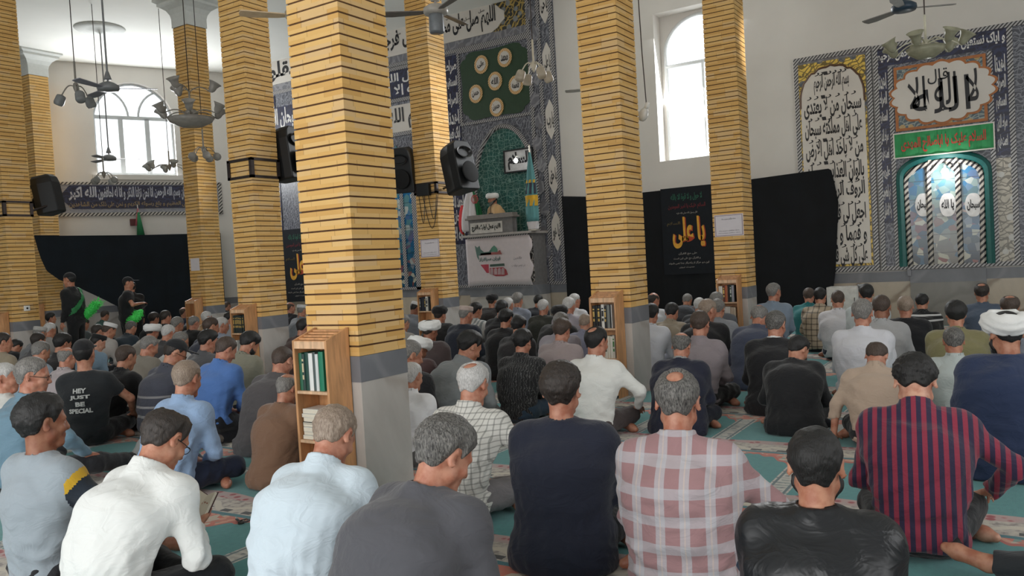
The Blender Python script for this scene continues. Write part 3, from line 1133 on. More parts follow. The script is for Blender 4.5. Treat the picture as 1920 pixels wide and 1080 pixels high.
mz0 = Q(1690, 246, RX)[1]
mz1 = zt_ - 0.42
mb = MB()
slab(mb, nb1 - 0.09, nc0 + 0.09, mz0, mz1, RX + 0.012, 0.03)
mb.build('blue_floral_field', M_bflor, mm)
mb = MB()
frame(mb, nb1 - 0.09, nc0 + 0.09, mz0, mz1, 0.045, RX + 0.005, 0.03)
cy_, cz_ = Q(1766, 172, RX)
blob(mb, cy_, cz_, 0.80, 0.53, 18, 0.09, RX + 0.005, 0.01, 0, 144)
mb.build('orange_edge', M_orange, mm)
mb = MB()
blob(mb, cy_, cz_, 0.76, 0.49, 18, 0.09, RX - 0.004, 0.01, 0, 144)
mb.build('ivory_medallion', M_ivory, mm)
mb = MB()
write(mb, 'لا اله الا', cy_ + 0.50, cy_ - 0.52, cz_ - 0.22, cz_ + 0.30, RX - 0.016, 0, 0.008)
write(mb, 'الله', cy_ + 0.44, cy_ - 0.40, cz_ - 0.34, cz_ + 0.22, RX - 0.016, 0, 0.004)
write(mb, 'قال', cy_ + 0.2, cy_ - 0.1, cz_ + 0.14, cz_ + 0.38, RX - 0.016, 0, 0.01)
mb.build('medallion_lettering', M_ink, mm)
# niche: three rope-framed panels below a green moulding arch
nL, nR = Q(1690, 400, RX)[0], Q(1855, 400, RX)[0]
nc_, nh_ = (nL + nR) / 2, (nL - nR) / 2
mat_ = Q(1772, 290, RX)[1]
arc = []
for i in range(21):
    t = i / 20
    arc.append((nc_ + nh_ * math.cos(t * math.pi), 2.45 + (mat_ - 2.45) * math.sin(t * math.pi) ** 0.8))
mb = MB()
mb.tube([(RX + 0.02, nL, 1.0)] + [(RX + 0.02, a, z) for a, z in arc] + [(RX + 0.02, nR, 1.0)], 0.07, 8)
mb.build('teal_moulding', M_tealedge, mm)
mb = MB()
mb.tube([(RX + 0.01, nL - 0.11, 1.0)] + [(RX + 0.01, nc_ + (a - nc_) * 0.88, z - 0.09) for a, z in arc] + [(RX + 0.01, nR + 0.11, 1.0)], 0.045, 6)
mb.build('rope_arch', M_rope2, mm)
for u in (-0.34, 0.34):
    mb = MB()
    mb.tube([(RX + 0.01, nc_ + u * nh_, 1.0), (RX + 0.01, nc_ + u * nh_, 2.55), (RX + 0.01, nc_ + u * nh_ * 0.8, 2.85)], 0.045, 6)
    mb.build('rope_upright', M_rope2, mm)
for s_ in (-1, 1):
    mb = MB()
    mb.tube([(RX + 0.01, nc_ + s_ * nh_ * (0.34 - 0.34 * math.sin(t * 1.57)), 2.5 + 0.35 * t) for t in [i / 8 for i in range(9)]], 0.03, 6)
    mb.build('rope_rib', M_rope2, mm)
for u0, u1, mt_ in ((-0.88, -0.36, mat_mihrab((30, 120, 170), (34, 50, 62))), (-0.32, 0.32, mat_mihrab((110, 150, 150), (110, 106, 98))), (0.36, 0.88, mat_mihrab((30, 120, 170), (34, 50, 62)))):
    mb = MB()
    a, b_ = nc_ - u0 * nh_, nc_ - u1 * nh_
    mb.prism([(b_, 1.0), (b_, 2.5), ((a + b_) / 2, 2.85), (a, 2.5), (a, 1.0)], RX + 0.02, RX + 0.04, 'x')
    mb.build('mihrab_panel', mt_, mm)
for px_, w_ in ((1731, 'سبحان'), (1777, 'یا الله'), (1825, 'سبحان')):
    mb, mk = MB(), MB()
    a, z = Q(px_, 384, RX)
    pts = [(a + 0.12 * math.copysign(abs(math.sin(t)) ** 0.7, math.sin(t)), z + 0.19 * math.copysign(abs(math.cos(t)) ** 1.2, math.cos(t))) for t in [i * math.pi / 20 for i in range(40)]]
    mb.prism(pts, RX - 0.0, RX + 0.02, 'x')
    write(mk, w_, a + 0.09, a - 0.09, z - 0.09, z + 0.09, RX - 0.002, 0, 0.03)
    mb.build('ivory_cartouche', M_wht, mm)
    mk.build('cartouche_lettering', M_ink, mm)
# beige tiled pilaster on the right of the niche
mb = MB()
slab(mb, Q(1868, 400, RX)[0], Q(1900, 400, RX)[0], zb_ + 0.06, 2.66, RX + 0.015, 0.03)
mb.build('beige_tile_pilaster', mat_arabesque((150, 144, 132), (96, 92, 84), (190, 190, 186), 7, 'beige_tile'), mm)
# recess of grey marble under the niche
mb = MB()
ra, rb = Q(1707, 530, 15.15)[0], Q(1850, 530, 15.15)[0]
mb.box((15.145, rb, 0.0), (15.166, ra, 0.72))
mb.build('grey_marble_slab', mat_marble((136, 134, 128), (100, 98, 94), 0.4), mm)
mb = MB()
mb.box((15.14, rb, 0.72), (15.165, ra, 0.94))
mb.build('blue_grey_band', M_greystone, mm)

# lamp at the top of the mihrab
m_lamp, nt, b = nmat('lamp_glow')
b.inputs['Emission Color'].default_value = (1.0, 0.98, 0.94, 1)
b.inputs['Emission Strength'].default_value = 14
ml = empty('mihrab_lamp', (RX - 0.12, Q(1772, 325, RX - 0.1)[0], Q(1772, 322, RX - 0.1)[1]), 0, 'glowing round bulb at the top of the mihrab niche', 'lamp')
mb = MB()
mb.lathe([(0.001, -0.06), (0.04, -0.045), (0.06, 0), (0.04, 0.045), (0.02, 0.06)], 14)
mb.build('bulb', m_lamp, ml, smooth=True)
mb = MB()
mb.tube([(0, 0, 0.05), (0, 0, 0.10), (0.09, 0, 0.12)], 0.015, 8)
mb.build('lamp_holder', M_white, ml)
pll = bpy.data.lights.new('mihrab_lamp_light', 'POINT')
pll.energy = 14
pll.shadow_soft_size = 0.06
plo = bpy.data.objects.new('mihrab_lamp_light', pll)
plo.location = (0, 0, -0.0)
plo.location = (-0.14, 0, -0.02)
plo.parent = ml
COL.objects.link(plo)
# added glowing bulb, standing in for the bright reflection on the framed calligraphy
bl = Q(966, 300, 14.7)
ml2 = empty('calligraphy_glint', (14.75, Q(967, 301, 14.75)[0], Q(967, 301, 14.75)[1]), 0, 'added glowing bulb standing in for the bright reflection on the framed calligraphy', 'lamp')
mb = MB()
mb.lathe([(0.001, -0.05), (0.034, -0.035), (0.045, 0), (0.03, 0.035), (0.015, 0.05)], 12)
mb.build('bulb', m_lamp, ml2, smooth=True)  # glowing stand-in for the reflection, not a real bulb
mb = MB()
mb.tube([(0, 0, 0.045), (0, 0, 0.09), (0.15, 0, 0.11), (0.33, 0, 0.11)], 0.012, 6)
mb.build('lamp_holder', M_white, ml2)  # made-up holder carrying the glowing glint

# green banner over the mihrab
gb = empty('green_banner', (0, 0, 0), 0, 'green cloth banner with red writing stretched above the mihrab arch', 'banner')
g0, g1 = Q(1675, 270, 15.03)[0], Q(1866, 265, 15.03)[0]
gzt, gzb = Q(1675, 251, 15.03)[1], Q(1676, 299, 15.03)[1]
mb = MB()
nn = 24
vs = []
for i in range(nn + 1):
    yy = g0 + (g1 - g0) * i / nn
    xw = 15.03 + 0.008 * math.sin(i * 1.3)
    vs += [(xw, yy, gzb), (xw, yy, gzt), (xw + 0.012, yy, gzb), (xw + 0.012, yy, gzt)]
fs = []
for i in range(nn):
    a = i * 4
    fs += [(a, a + 4, a + 5, a + 1), (a + 2, a + 3, a + 7, a + 6), (a + 1, a + 5, a + 7, a + 3), (a, a + 2, a + 6, a + 4)]
mb.add(vs, fs)
mb.build('banner_cloth', plain((52, 140, 84), 0.85, name='green_cloth'), gb)
mb = MB()
write(mb, 'السلام علیک یا اباصالح المهدی', g0 - 0.12, g1 + 0.12, gzb + 0.07, gzt - 0.1, 15.017, 0, 0.03)
mb.build('lettering', plain((176, 62, 48), 0.6), gb)
mb = MB()
frame(mb, g0, g1, gzb, gzt, 0.02, 15.015, 0.006)
mb.build('pale_edging', M_ivory, gb)

# ---------------------------------------------------------------- inscription frieze on the left wall
fz_ = empty('inscription_frieze', (CORNER[0], CORNER[1], 0), LROT, 'long navy tiled frieze of white and gold script under the left arched window', 'wall mosaic')
f0, f1 = lw(112, 343), lw(414, 345)
fzT, fzB = lw(250, 342)[1], lw(250, 404)[1]
u0, u1 = f1[0], f0[0] + 0.25
mb = MB()
mb.box((u0, 0.0, fzB), (u1, 0.03, fzT))
mb.build('grey_tile_border', mat_arabesque((112, 114, 122), (150, 150, 154), None, 5, 'grey_tile'), fz_)
rope_x, nt, b = nmat('rope_border_left')
v = coords(nt)
x, y, z = sep(nt, v)
f = math_(nt, 'FRACT', math_(nt, 'DIVIDE', math_(nt, 'ADD', x, z), 0.09))
nt.links.new(mix(nt, math_(nt, 'LESS_THAN', f, 0.45), srgb(190, 186, 178), srgb(50, 46, 46)), b.inputs['Base Color'])
mb = MB()
for a, b_, c, d in ((u0, u1, fzB, fzB + 0.08), (u0, u1, fzT - 0.06, fzT), (u0, u0 + 0.09, fzB, fzT)):
    mb.box((a, 0.005, c), (b_, 0.045, d))
mb.build('rope_border', rope_x, fz_)
nz0, nz1 = lw(250, 391)[1], lw(250, 348)[1]
mb = MB()
mb.prism([(u0 + 0.35, nz0), (u0 + 0.2, (nz0 + nz1) / 2), (u0 + 0.35, nz1), (u1 - 0.45, nz1), (u1 - 0.2, (nz0 + nz1) / 2), (u1 - 0.5, nz0)], 0.03, 0.04, 'y')
mb.build('navy_field', M_navy, fz_)
zm = nz0 + (nz1 - nz0) * 0.36
for i, w_ in enumerate(('اعوذ بالله من الشیطان', 'بسم الله الرحمن', 'انا نحن نزلنا الذکر', 'و انا له لحافظون', 'الله اکبر')):
    L = (u1 - u0 - 0.8) / 5
    a = u0 + 0.4 + L * i
    mb, mk = MB(), MB()
    lettering(mb, w_, (a + L * 0.97, 0.04, zm), (-1, 0, 0), (0, 0, 1), L * 0.95, nz1 - zm - 0.03, 0.006, 0, 0.04)
    lettering(mk, ('صدق الله العلی', 'العظیم و بلغ', 'رسوله الکریم', 'و نحن علی ذلک', 'من الشاهدین')[i], (a + L * 0.97, 0.04, nz0 + 0.03), (-1, 0, 0), (0, 0, 1), L * 0.95, zm - nz0 - 0.06, 0.006, 0, 0.02)
    mb.build('white_lettering', plain((176, 178, 188), 0.5), fz_)
    mk.build('gold_lettering', plain((146, 126, 92), 0.5), fz_)


# ---------------------------------------------------------------- black cloths and banners
def sheet(name, pts, bot, place, amp, label, cat, mat_, thick=0.012, n=60, seed=1, parent=None):
    """hanging cloth: pts = [(s, ztop)], bot = [(s, zbottom)], place(s, d) -> (x, y)"""
    ss = np.linspace(pts[0][0], pts[-1][0], n)
    zt_ = np.interp(ss, [p[0] for p in pts], [p[1] for p in pts])
    zb_ = np.interp(ss, [p[0] for p in bot], [p[1] for p in bot])
    rows = 14
    vs, fs = [], []
    for side in (0, 1):
        for j in range(rows + 1):
            t = j / rows
            for i, s_ in enumerate(ss):
                d = amp * t ** 0.5 * (math.sin(s_ * 9 + seed) + 0.6 * math.sin(s_ * 23 + t * 2 + seed * 2)) + side * thick
                x_, y_ = place(s_, d)
                vs.append((x_, y_, zt_[i] + (zb_[i] - zt_[i]) * t))
    o = (rows + 1) * n
    for j in range(rows):
        for i in range(n - 1):
            a = j * n + i
            fs.append((a, a + 1, a + n + 1, a + n))
            fs.append((o + a, o + a + n, o + a + n + 1, o + a + 1))
    mb = MB()
    mb.add(vs, fs)
    me_o = mb.build(name, mat_, parent, smooth=True)
    if label:
        setp(me_o, label, cat)
    return me_o


KX = 15.06
cy = lambda x, y: (lambda p: (-p.y, p.z))(at(x, y, X=KX))
top = [cy(1054, 368), cy(1115, 369), cy(1206, 361), cy(1333, 347), cy(1411, 336), cy(1556, 316)]
top.append((top[-1][0] + 0.04, top[-1][1] - 0.05))
top.append((cy(1572, 378)[0], cy(1572, 378)[1]))
bot = [(top[0][0], 0.12), (top[-1][0] - 0.25, 0.12), (top[-1][0] - 0.1, 0.9), (top[-1][0], cy(1572, 378)[1] - 0.02)]
sheet('black_cloth', top, bot, lambda s_, d: (KX + d - 0.03, -s_), 0.012, 'long black cloth covering the lower front wall under the bright side window', 'cloth', M_blackcloth, 0.015, 120)
c1 = cy(419, 436)
c2 = cy(446, 431)
sheet('black_cloth', [(c1[0] - 0.2, c1[1]), (c2[0] + 0.9, c2[1] + 0.05)], [(c1[0] - 0.2, 0.1), (c2[0] + 0.9, 0.1)], lambda s_, d: (KX + d - 0.02, -s_), 0.012,
      'narrow black cloth in the far corner beside the thin column', 'cloth', M_blackcloth, 0.012, 20, 3)
# slanting cloth over the far column at the left
P1 = at(64, 440, plane=((10.0, 19.4), (LN.x, LN.y)))
P2 = at(419, 437, plane=((15.0, 18.15), (LN.x, LN.y)))
dv = Vector((P2.x - P1.x, P2.y - P1.y, 0))
LL = dv.length
dv.normalize()
nn_ = Vector((-dv.y, dv.x, 0))


def pc(x, y):
    p = at(x, y, plane=((P1.x, P1.y), (nn_.x, nn_.y)))
    return ((p.x - P1.x) * dv.x + (p.y - P1.y) * dv.y, p.z)


topc = [pc(64, 441), pc(111, 442), pc(250, 441), pc(413, 437)]
botc = [(pc(64, 441)[0], pc(64, 441)[1] - 0.05), pc(74, 480), pc(88, 508), pc(110, 524), pc(160, 545), pc(222, 575), (pc(226, 576)[0], 0.1), (pc(413, 437)[0], 0.1)]
sheet('black_cloth', topc, botc, lambda s_, d: (P1.x + dv.x * s_ - nn_.x * d, P1.y + dv.y * s_ - nn_.y * d), 0.015,
      'wide dark cloth hung slanting over the far brick column and the left wall', 'cloth', plain((10, 20, 28), 0.95, var=0.3, scale=2, name='dark_teal_cloth'), 0.015, 90, 2)


def ali_banner(ya, yb, za, zb, X, label):
    bn = empty('mourning_banner', (0, 0, 0), 0, label, 'banner')
    mb = MB()
    mb.box((X, min(ya, yb), za), (X + 0.008, max(ya, yb), zb))
    mb.build('banner_cloth', plain((12, 18, 26), 0.9, var=0.2, name='banner_cloth'), bn)
    H = zb - za
    W_ = abs(ya - yb)
    yl = max(ya, yb)
    f = lambda u: yl - u * W_
    xx = X - 0.004
    col = {}
    specs = [('green_lettering', (34, 92, 72), [('لا حول و لا قوة الا بالله', 0.2, 0.8, 0.84, 0.93)]),
             ('red_lettering', (104, 26, 34), [('السلام علیک یا امیر المومنین', 0.14, 0.86, 0.74, 0.81)]),
             ('pale_lettering', (150, 146, 140), [('قال رسول الله صلی الله علیه', 0.3, 0.7, 0.69, 0.715), ('علی مع القرآن', 0.3, 0.66, 0.22, 0.255),
                                                  ('و القرآن مع علی این است', 0.2, 0.72, 0.165, 0.2), ('این دو هرگز از یکدیگر جدا نمی شوند', 0.1, 0.88, 0.115, 0.145), ('حدیث نبوی', 0.3, 0.6, 0.07, 0.09)]),
             ('dark_gold_lettering', (92, 78, 40), [('السلام', 0.1, 0.36, 0.56, 0.61)])]
    for nm, c, ls in specs:
        for s_, a, b_, c0, c1_ in ls:
            mb = MB()
            write(mb, s_, f(a), f(b_), za + H * c0, za + H * c1_, xx, 0, 0.02)
            mb.build(nm, plain(c, 0.7), bn)
    mb = MB()
    write(mb, 'یا علی', f(0.215), f(0.84), za + H * 0.292, za + H * 0.652, xx + 0.002, 0, 0.05)
    mb.build('red_lettering', plain((168, 62, 30), 0.7), bn)
    mb = MB()
    write(mb, 'یا علی', f(0.2), f(0.82), za + H * 0.30, za + H * 0.66, xx, 0, 0.035)
    mb.build('yellow_lettering', plain((214, 158, 52), 0.7), bn)
    return bn


BX = 15.0
p0 = at(1238, 356, X=BX)
p1 = at(1343, 510, X=BX)
ali_banner(p0.y, p1.y, at(1240, 516, X=BX).z, at(1238, 355, X=BX).z, BX, 'black mourning banner with large yellow calligraphy below the side window')
BX = 15.1
p0 = at(526, 432, X=BX)
ali_banner(p0.y, p0.y - 1.35, at(540, 566, X=BX).z, p0.z, BX, 'black mourning banner with yellow calligraphy glimpsed left of the widest column')


# ---------------------------------------------------------------- paper notices on the columns
def notice(px0, px1, X, label, small=False):
    a, b_ = at(*px0, X=X), at(*px1, X=X)
    nt_ = empty('paper_notice', (0, 0, 0), 0, label, 'notice')
    mb = MB()
    mb.box((X - 0.004, min(a.y, b_.y), min(a.z, b_.z)), (X - 0.001, max(a.y, b_.y), max(a.z, b_.z)))
    mb.build('paper', plain((214, 208, 212), 0.6, var=0.02), nt_)
    if small:
        return
    mb = MB()
    w, h = a.y - b_.y, a.z - b_.z
    for (u0, u1, v0, v1) in ((0.25, 0.75, 0.74, 0.84), (0.15, 0.85, 0.22, 0.29), (0.12, 0.88, 0.12, 0.18)):
        write(mb, 'به اطلاع نمازگزاران محترم می رساند', a.y - w * u0, a.y - w * u1, b_.z + h * v0, b_.z + h * v1, X - 0.006, 0, 0.01)
    mb.build('lettering', plain((70, 62, 80), 0.6), nt_)
    mb = MB()
    frame(mb, a.y - 0.012, b_.y + 0.012, b_.z + 0.01, a.z - 0.01, 0.006, X - 0.006, 0.003)
    mb.build('printed_border', plain((132, 104, 118), 0.6), nt_)


notice((1339, 404), (1395, 441), 11.43, 'white paper notice taped to the brick column in front of the side window')
notice((788, 450), (825, 481), 10.83, 'white paper notice on the brick column beside the pulpit')
notice((357, 485), (375, 507), 10.50, 'small white paper on the thin far column', True)
so = empty('wall_socket', (0, 0, 0), 0, 'white electrical socket on the brick column at the left edge', 'socket')
Gx, Gy = 7.05, 14.56
p = at(50, 578, Y=Gy)
mb = MB()
mb.box((p.x - 0.05, Gy - 0.02, p.z - 0.045), (p.x + 0.05, Gy + 0.0, p.z + 0.045), 0, 0.006)
mb.build('plate', M_white, so)
mb = MB()
mb.lathe([(0.001, 0), (0.016, 0.0), (0.018, 0.004)], 12, (p.x, Gy - 0.02, p.z), Matrix.Rotation(math.pi / 2, 3, 'X'))
mb.build('socket_hole', M_black, so)


# ---------------------------------------------------------------- smooth surfaces for people: distance fields turned into one continuous mesh
def V3(*a):
    return np.array(a, np.float32)


def rotz(a):
    c, s = math.cos(a), math.sin(a)
    return np.array([[c, -s, 0], [s, c, 0], [0, 0, 1.0]], np.float32)


def rotx(a):
    c, s = math.cos(a), math.sin(a)
    return np.array([[1.0, 0, 0], [0, c, -s], [0, s, c]], np.float32)


def roty(a):
    c, s = math.cos(a), math.sin(a)
    return np.array([[c, 0, s], [0, 1.0, 0], [-s, 0, c]], np.float32)


def cone(P, a, b, ra, rb, sq=None):
    """tapered limb; sq = (axis, factor) flattens the section along an axis"""
    a, b = np.asarray(a, np.float32), np.asarray(b, np.float32)
    ab = b - a
    q = P - a
    t = np.clip((q @ ab) / max(float(ab @ ab), 1e-9), 0, 1)
    r = float(ra) + float(rb - ra) * t
    d = q - t[:, None] * ab
    if sq is not None:
        ax, f = sq
        c = d @ ax
        d = d + (c * (f - 1))[:, None] * ax
    return np.sqrt(np.einsum('ij,ij->i', d, d)) - r


def ell(P, c, r, R=None):
    q = P - np.asarray(c, np.float32)
    if R is not None:
        q = q @ R
    r = np.asarray(r, np.float32)
    q = q / r
    k0 = np.sqrt(np.einsum('ij,ij->i', q, q))
    q = q / r
    k1 = np.sqrt(np.einsum('ij,ij->i', q, q)) + 1e-9
    return k0 * (k0 - 1) / k1


def smin(a, b, k):
    h = np.clip(0.5 + 0.5 * (b - a) / k, 0, 1)
    return b + (a - b) * h - k * h * (1 - h)


def smax(a, b, k):
    return -smin(-a, -b, k)


def net(fn, lo, hi, h, name, block=6):
    """surface net of fn(P) <= 0 on a grid of step h; only blocks near the surface are sampled finely"""
    lo = np.asarray(lo, np.float32)
    h = float(h)
    n = np.maximum(np.ceil((np.asarray(hi, float) - lo) / (h * block)).astype(int), 1)
    cs = h * block
    gx, gy, gz = np.meshgrid(*[np.arange(k) for k in n], indexing='ij')
    cc = lo + (np.stack([gx, gy, gz], -1).reshape(-1, 3) + 0.5) * cs
    d = fn(cc.astype(np.float32))
    near = np.abs(d) < cs * 1.15
    dims = n * block + 1
    D = np.empty(dims, np.float32)
    big = np.repeat(np.repeat(np.repeat(d.reshape(n), block, 0), block, 1), block, 2)
    D[:-1, :-1, :-1] = big
    D[-1] = 1
    D[:, -1] = 1
    D[:, :, -1] = 1
    idx = np.stack([gx, gy, gz], -1).reshape(-1, 3)[near]
    o = np.stack(np.meshgrid(*[np.arange(block + 1)] * 3, indexing='ij'), -1).reshape(-1, 3)
    for s in range(0, len(idx), 400):
        part = idx[s:s + 400]
        pt = (part[:, None, :] * block + o[None]).reshape(-1, 3)
        D[pt[:, 0], pt[:, 1], pt[:, 2]] = fn(lo + (pt * h).astype(np.float32))
    D[0] = np.maximum(D[0], 1e-3)
    D[:, 0] = np.maximum(D[:, 0], 1e-3)
    D[:, :, 0] = np.maximum(D[:, :, 0], 1e-3)
    D[-1] = np.maximum(D[-1], 1e-3)
    D[:, -1] = np.maximum(D[:, -1], 1e-3)
    D[:, :, -1] = np.maximum(D[:, :, -1], 1e-3)
    S = D < 0
    c8 = [S[i:S.shape[0] - 1 + i, j:S.shape[1] - 1 + j, k:S.shape[2] - 1 + k] for i in (0, 1) for j in (0, 1) for k in (0, 1)]
    cnt = sum(c.astype(np.uint8) for c in c8)
    act = (cnt > 0) & (cnt < 8)
    ids = np.argwhere(act)
    vid = np.full(act.shape, -1, np.int32)
    vid[act] = np.arange(len(ids))
    acc = np.zeros((len(ids), 3))
    num = np.zeros(len(ids))
    cor = [(i, j, k) for i in (0, 1) for j in (0, 1) for k in (0, 1)]
    vals = {c: D[ids[:, 0] + c[0], ids[:, 1] + c[1], ids[:, 2] + c[2]].astype(float) for c in cor}
    for a in cor:
        for ax in range(3):
            if a[ax] == 0:
                b_ = list(a)
                b_[ax] = 1
                b_ = tuple(b_)
                va, vb = vals[a], vals[b_]
                cr = (va < 0) != (vb < 0)
                t = np.where(cr, va / np.where(cr, va - vb, 1), 0)
                p = np.array(a, float)[None] + t[:, None] * (np.array(b_) - np.array(a))[None]
                acc += np.where(cr[:, None], p, 0)
                num += cr
    verts = lo + (ids + acc / num[:, None]) * h
    quads = []
    for ax in range(3):
        sl0 = [slice(None)] * 3
        sl1 = [slice(None)] * 3
        sl0[ax] = slice(0, -1)
        sl1[ax] = slice(1, None)
        A, B = S[tuple(sl0)], S[tuple(sl1)]
        e = np.argwhere(A != B)
        o1, o2 = [q for q in range(3) if q != ax]
        ok = (e[:, o1] > 0) & (e[:, o2] > 0) & (e[:, o1] < S.shape[o1] - 1) & (e[:, o2] < S.shape[o2] - 1)
        e = e[ok]
        flip = A[e[:, 0], e[:, 1], e[:, 2]]
        c = []
        for u, w in ((0, 0), (1, 0), (1, 1), (0, 1)):
            q = e.copy()
            q[:, o1] -= u
            q[:, o2] -= w
            c.append(vid[q[:, 0], q[:, 1], q[:, 2]])
        q4 = np.stack(c, 1)
        if ax == 1:
            flip = ~flip
        q4 = np.where(flip[:, None], q4, q4[:, ::-1])
        quads.append(q4)
    F = np.concatenate(quads)
    F = F[(F >= 0).all(1)]
    # one gentle smoothing pass
    for _ in range(1):
        s = np.zeros_like(verts)
        w = np.zeros(len(verts))
        for i in range(4):
            j = (i + 1) % 4
            np.add.at(s, F[:, i], verts[F[:, j]])
            np.add.at(s, F[:, j], verts[F[:, i]])
            np.add.at(w, F[:, i], 1)
            np.add.at(w, F[:, j], 1)
        verts = verts * 0.5 + 0.5 * s / np.maximum(w, 1)[:, None]
    me = bpy.data.meshes.new(name)
    me.vertices.add(len(verts))
    me.vertices.foreach_set('co', verts.astype(np.float32).ravel())
    me.loops.add(len(F) * 4)
    me.loops.foreach_set('vertex_index', F.astype(np.int32).ravel())
    me.polygons.add(len(F))
    me.polygons.foreach_set('loop_start', np.arange(0, len(F) * 4, 4, dtype=np.int32))
    me.polygons.foreach_set('use_smooth', np.ones(len(F), bool))
    me.update(calc_edges=True)
    me.validate()
    return me


def mesh_obj(name, me, mat, parent):
    o = bpy.data.objects.new(name, me)
    if not len(me.materials):
        me.materials.append(mat)
    COL.objects.link(o)
    o.parent = parent
    return o


def ik(S, W, l1, l2, pole):
    S, W, pole = np.array(S, np.float32), np.array(W, np.float32), np.array(pole, np.float32)
    v = W - S
    d = np.linalg.norm(v)
    m = (l1 + l2) * 0.995
    if d > m:
        W = S + v / d * m
        v = W - S
        d = m
    u = v / d
    a = (l1 * l1 - l2 * l2 + d * d) / (2 * d)
    hh = math.sqrt(max(l1 * l1 - a * a, 0))
    p = pole - u * (pole @ u)
    p = p / (np.linalg.norm(p) + 1e-9)
    return S + u * a + p * hh, W


def skeleton(q):
    """joint positions; the figure faces +Y, the floor is z = 0"""
    s = q['scale']
    J = {}
    legs = q['legs']
    if legs == 'stand' and q['lean'] == 14:
        q['lean'], q['bow'] = 3, 6
    hz = {'cross': 0.115, 'kneel': 0.235, 'up': 0.115, 'side': 0.115, 'stand': 0.93}[legs] * s
    J['hip'] = V3(0, 0, hz)
    lean, side = math.radians(q['lean']), math.radians(q['side'])

    def step(p, l, a, sd=1.0):
        return p + V3(math.sin(side * sd) * l, math.sin(a) * l * math.cos(side * sd), math.cos(a) * l * math.cos(side * sd))
    back = -0.12 if legs in ('cross', 'up', 'side') else 0.0
    J['lum'] = step(J['hip'], 0.17 * s, lean * 0.45 + back)
    J['chest'] = step(J['lum'], 0.17 * s, lean * 0.9 + back * 0.3)
    J['c7'] = step(J['chest'], 0.20 * s, lean * 1.25 + 0.08)
    nb = math.radians(q['lean'] * 1.1 + q['bow'] * 0.5)
    J['neck'] = step(J['c7'], 0.075 * s, nb)
    hp = math.radians(q['bow'] + q['lean'] * 0.45)
    RH = rotz(math.radians(q['turn'])) @ rotx(-hp) @ roty(side * 1.2 + math.radians(q.get('tilt', 0)))
    J['RH'] = RH
    J['head'] = J['neck'] + RH @ V3(0, 0.018 * s, 0.095 * s)
    sw = q['sw'] * s
    tw = math.radians(q.get('twist', 0))
    ls = lean * 1.1
    for sg, k in ((1, 'R'), (-1, 'L')):
        o = V3(sg * sw * math.cos(tw), sg * sw * math.sin(tw) + 0.0, 0)
        sh = J['c7'] + o + V3(0, 0.015 + 0.03 * math.sin(ls), -0.078 * s)
        J['sh' + k] = sh
        d = q['arm' + k]
        base = V3(0, 0, 0)
        mz = hz
        if d == 'lap':
            W = V3(sg * 0.05, 0.27, mz + 0.06) * 1.0
            pole = V3(sg * 1.0, -0.25, -0.5)
        elif d == 'knee':
            W = V3(sg * 0.30, 0.33, mz + 0.10)
            pole = V3(sg * 0.9, -0.3, -0.2)
        elif d == 'book':
            W = V3(sg * 0.09, 0.36, mz + 0.20)
            pole = V3(sg * 0.8, -0.4, -0.9)
        elif d == 'floor':
            W = V3(sg * 0.34, 0.06, 0.07)
            pole = V3(sg * 0.6, -0.6, 0.1)
        elif d == 'face':
            W = J['head'] + V3(sg * 0.06, 0.13, -0.06)
            pole = V3(sg * 0.8, 0.2, -1)
        elif d == 'hang':
            W = sh + V3(sg * 0.06, 0.06, -0.54)
            pole = V3(sg * 0.3, -1, 0)
        else:
            W = V3(*d)
            pole = V3(sg * 0.9, -0.3, -0.4)
        W = W * s if d in ('lap', 'knee', 'book', 'floor') else W
        if d in ('lap', 'knee', 'book'):
            W = W + V3(0, (J['chest'][1]) * 0.4, 0)
        e, W = ik(sh, W, 0.285 * s, 0.255 * s, pole)
        J['el' + k], J['wr' + k] = e, W
        # legs
        H = J['hip'] + V3(sg * 0.095 * s, 0.01, 0)
        L = q.get('leg' + k, legs)
        if L == 'cross':
            A = V3(-sg * 0.16, 0.33 + 0.05 * (sg > 0), 0.055) * s
            pl = V3(sg * 1.0, 0.35, 0.16)
            K, A = ik(H, A, 0.42 * s, 0.40 * s, pl)
            K[2] = max(0.105 * s, min(K[2], 0.19 * s))
            K[:2] *= 0.93
        elif L == 'kneel':
            K = V3(sg * 0.16, 0.40, 0.085) * s
            A = V3(sg * 0.09, -0.05, 0.06) * s
        elif L == 'up':
            A = V3(sg * 0.13, 0.52, 0.07) * s
            K, A = ik(H, A, 0.42 * s, 0.41 * s, V3(sg * 0.25, 0.2, 1))
        elif L == 'stand':
            K = V3(sg * 0.10, 0.02, 0.50) * s
            A = V3(sg * 0.11, -0.02, 0.085) * s
        else:
            K, A = V3(*L[0]), V3(*L[1])
        J['hp' + k], J['kn' + k], J['an' + k] = H, K, A
    return J


HS = 1.07


def head_local(P, J, s):
    return ((P - J['head']) @ J['RH']) / (s * HS)


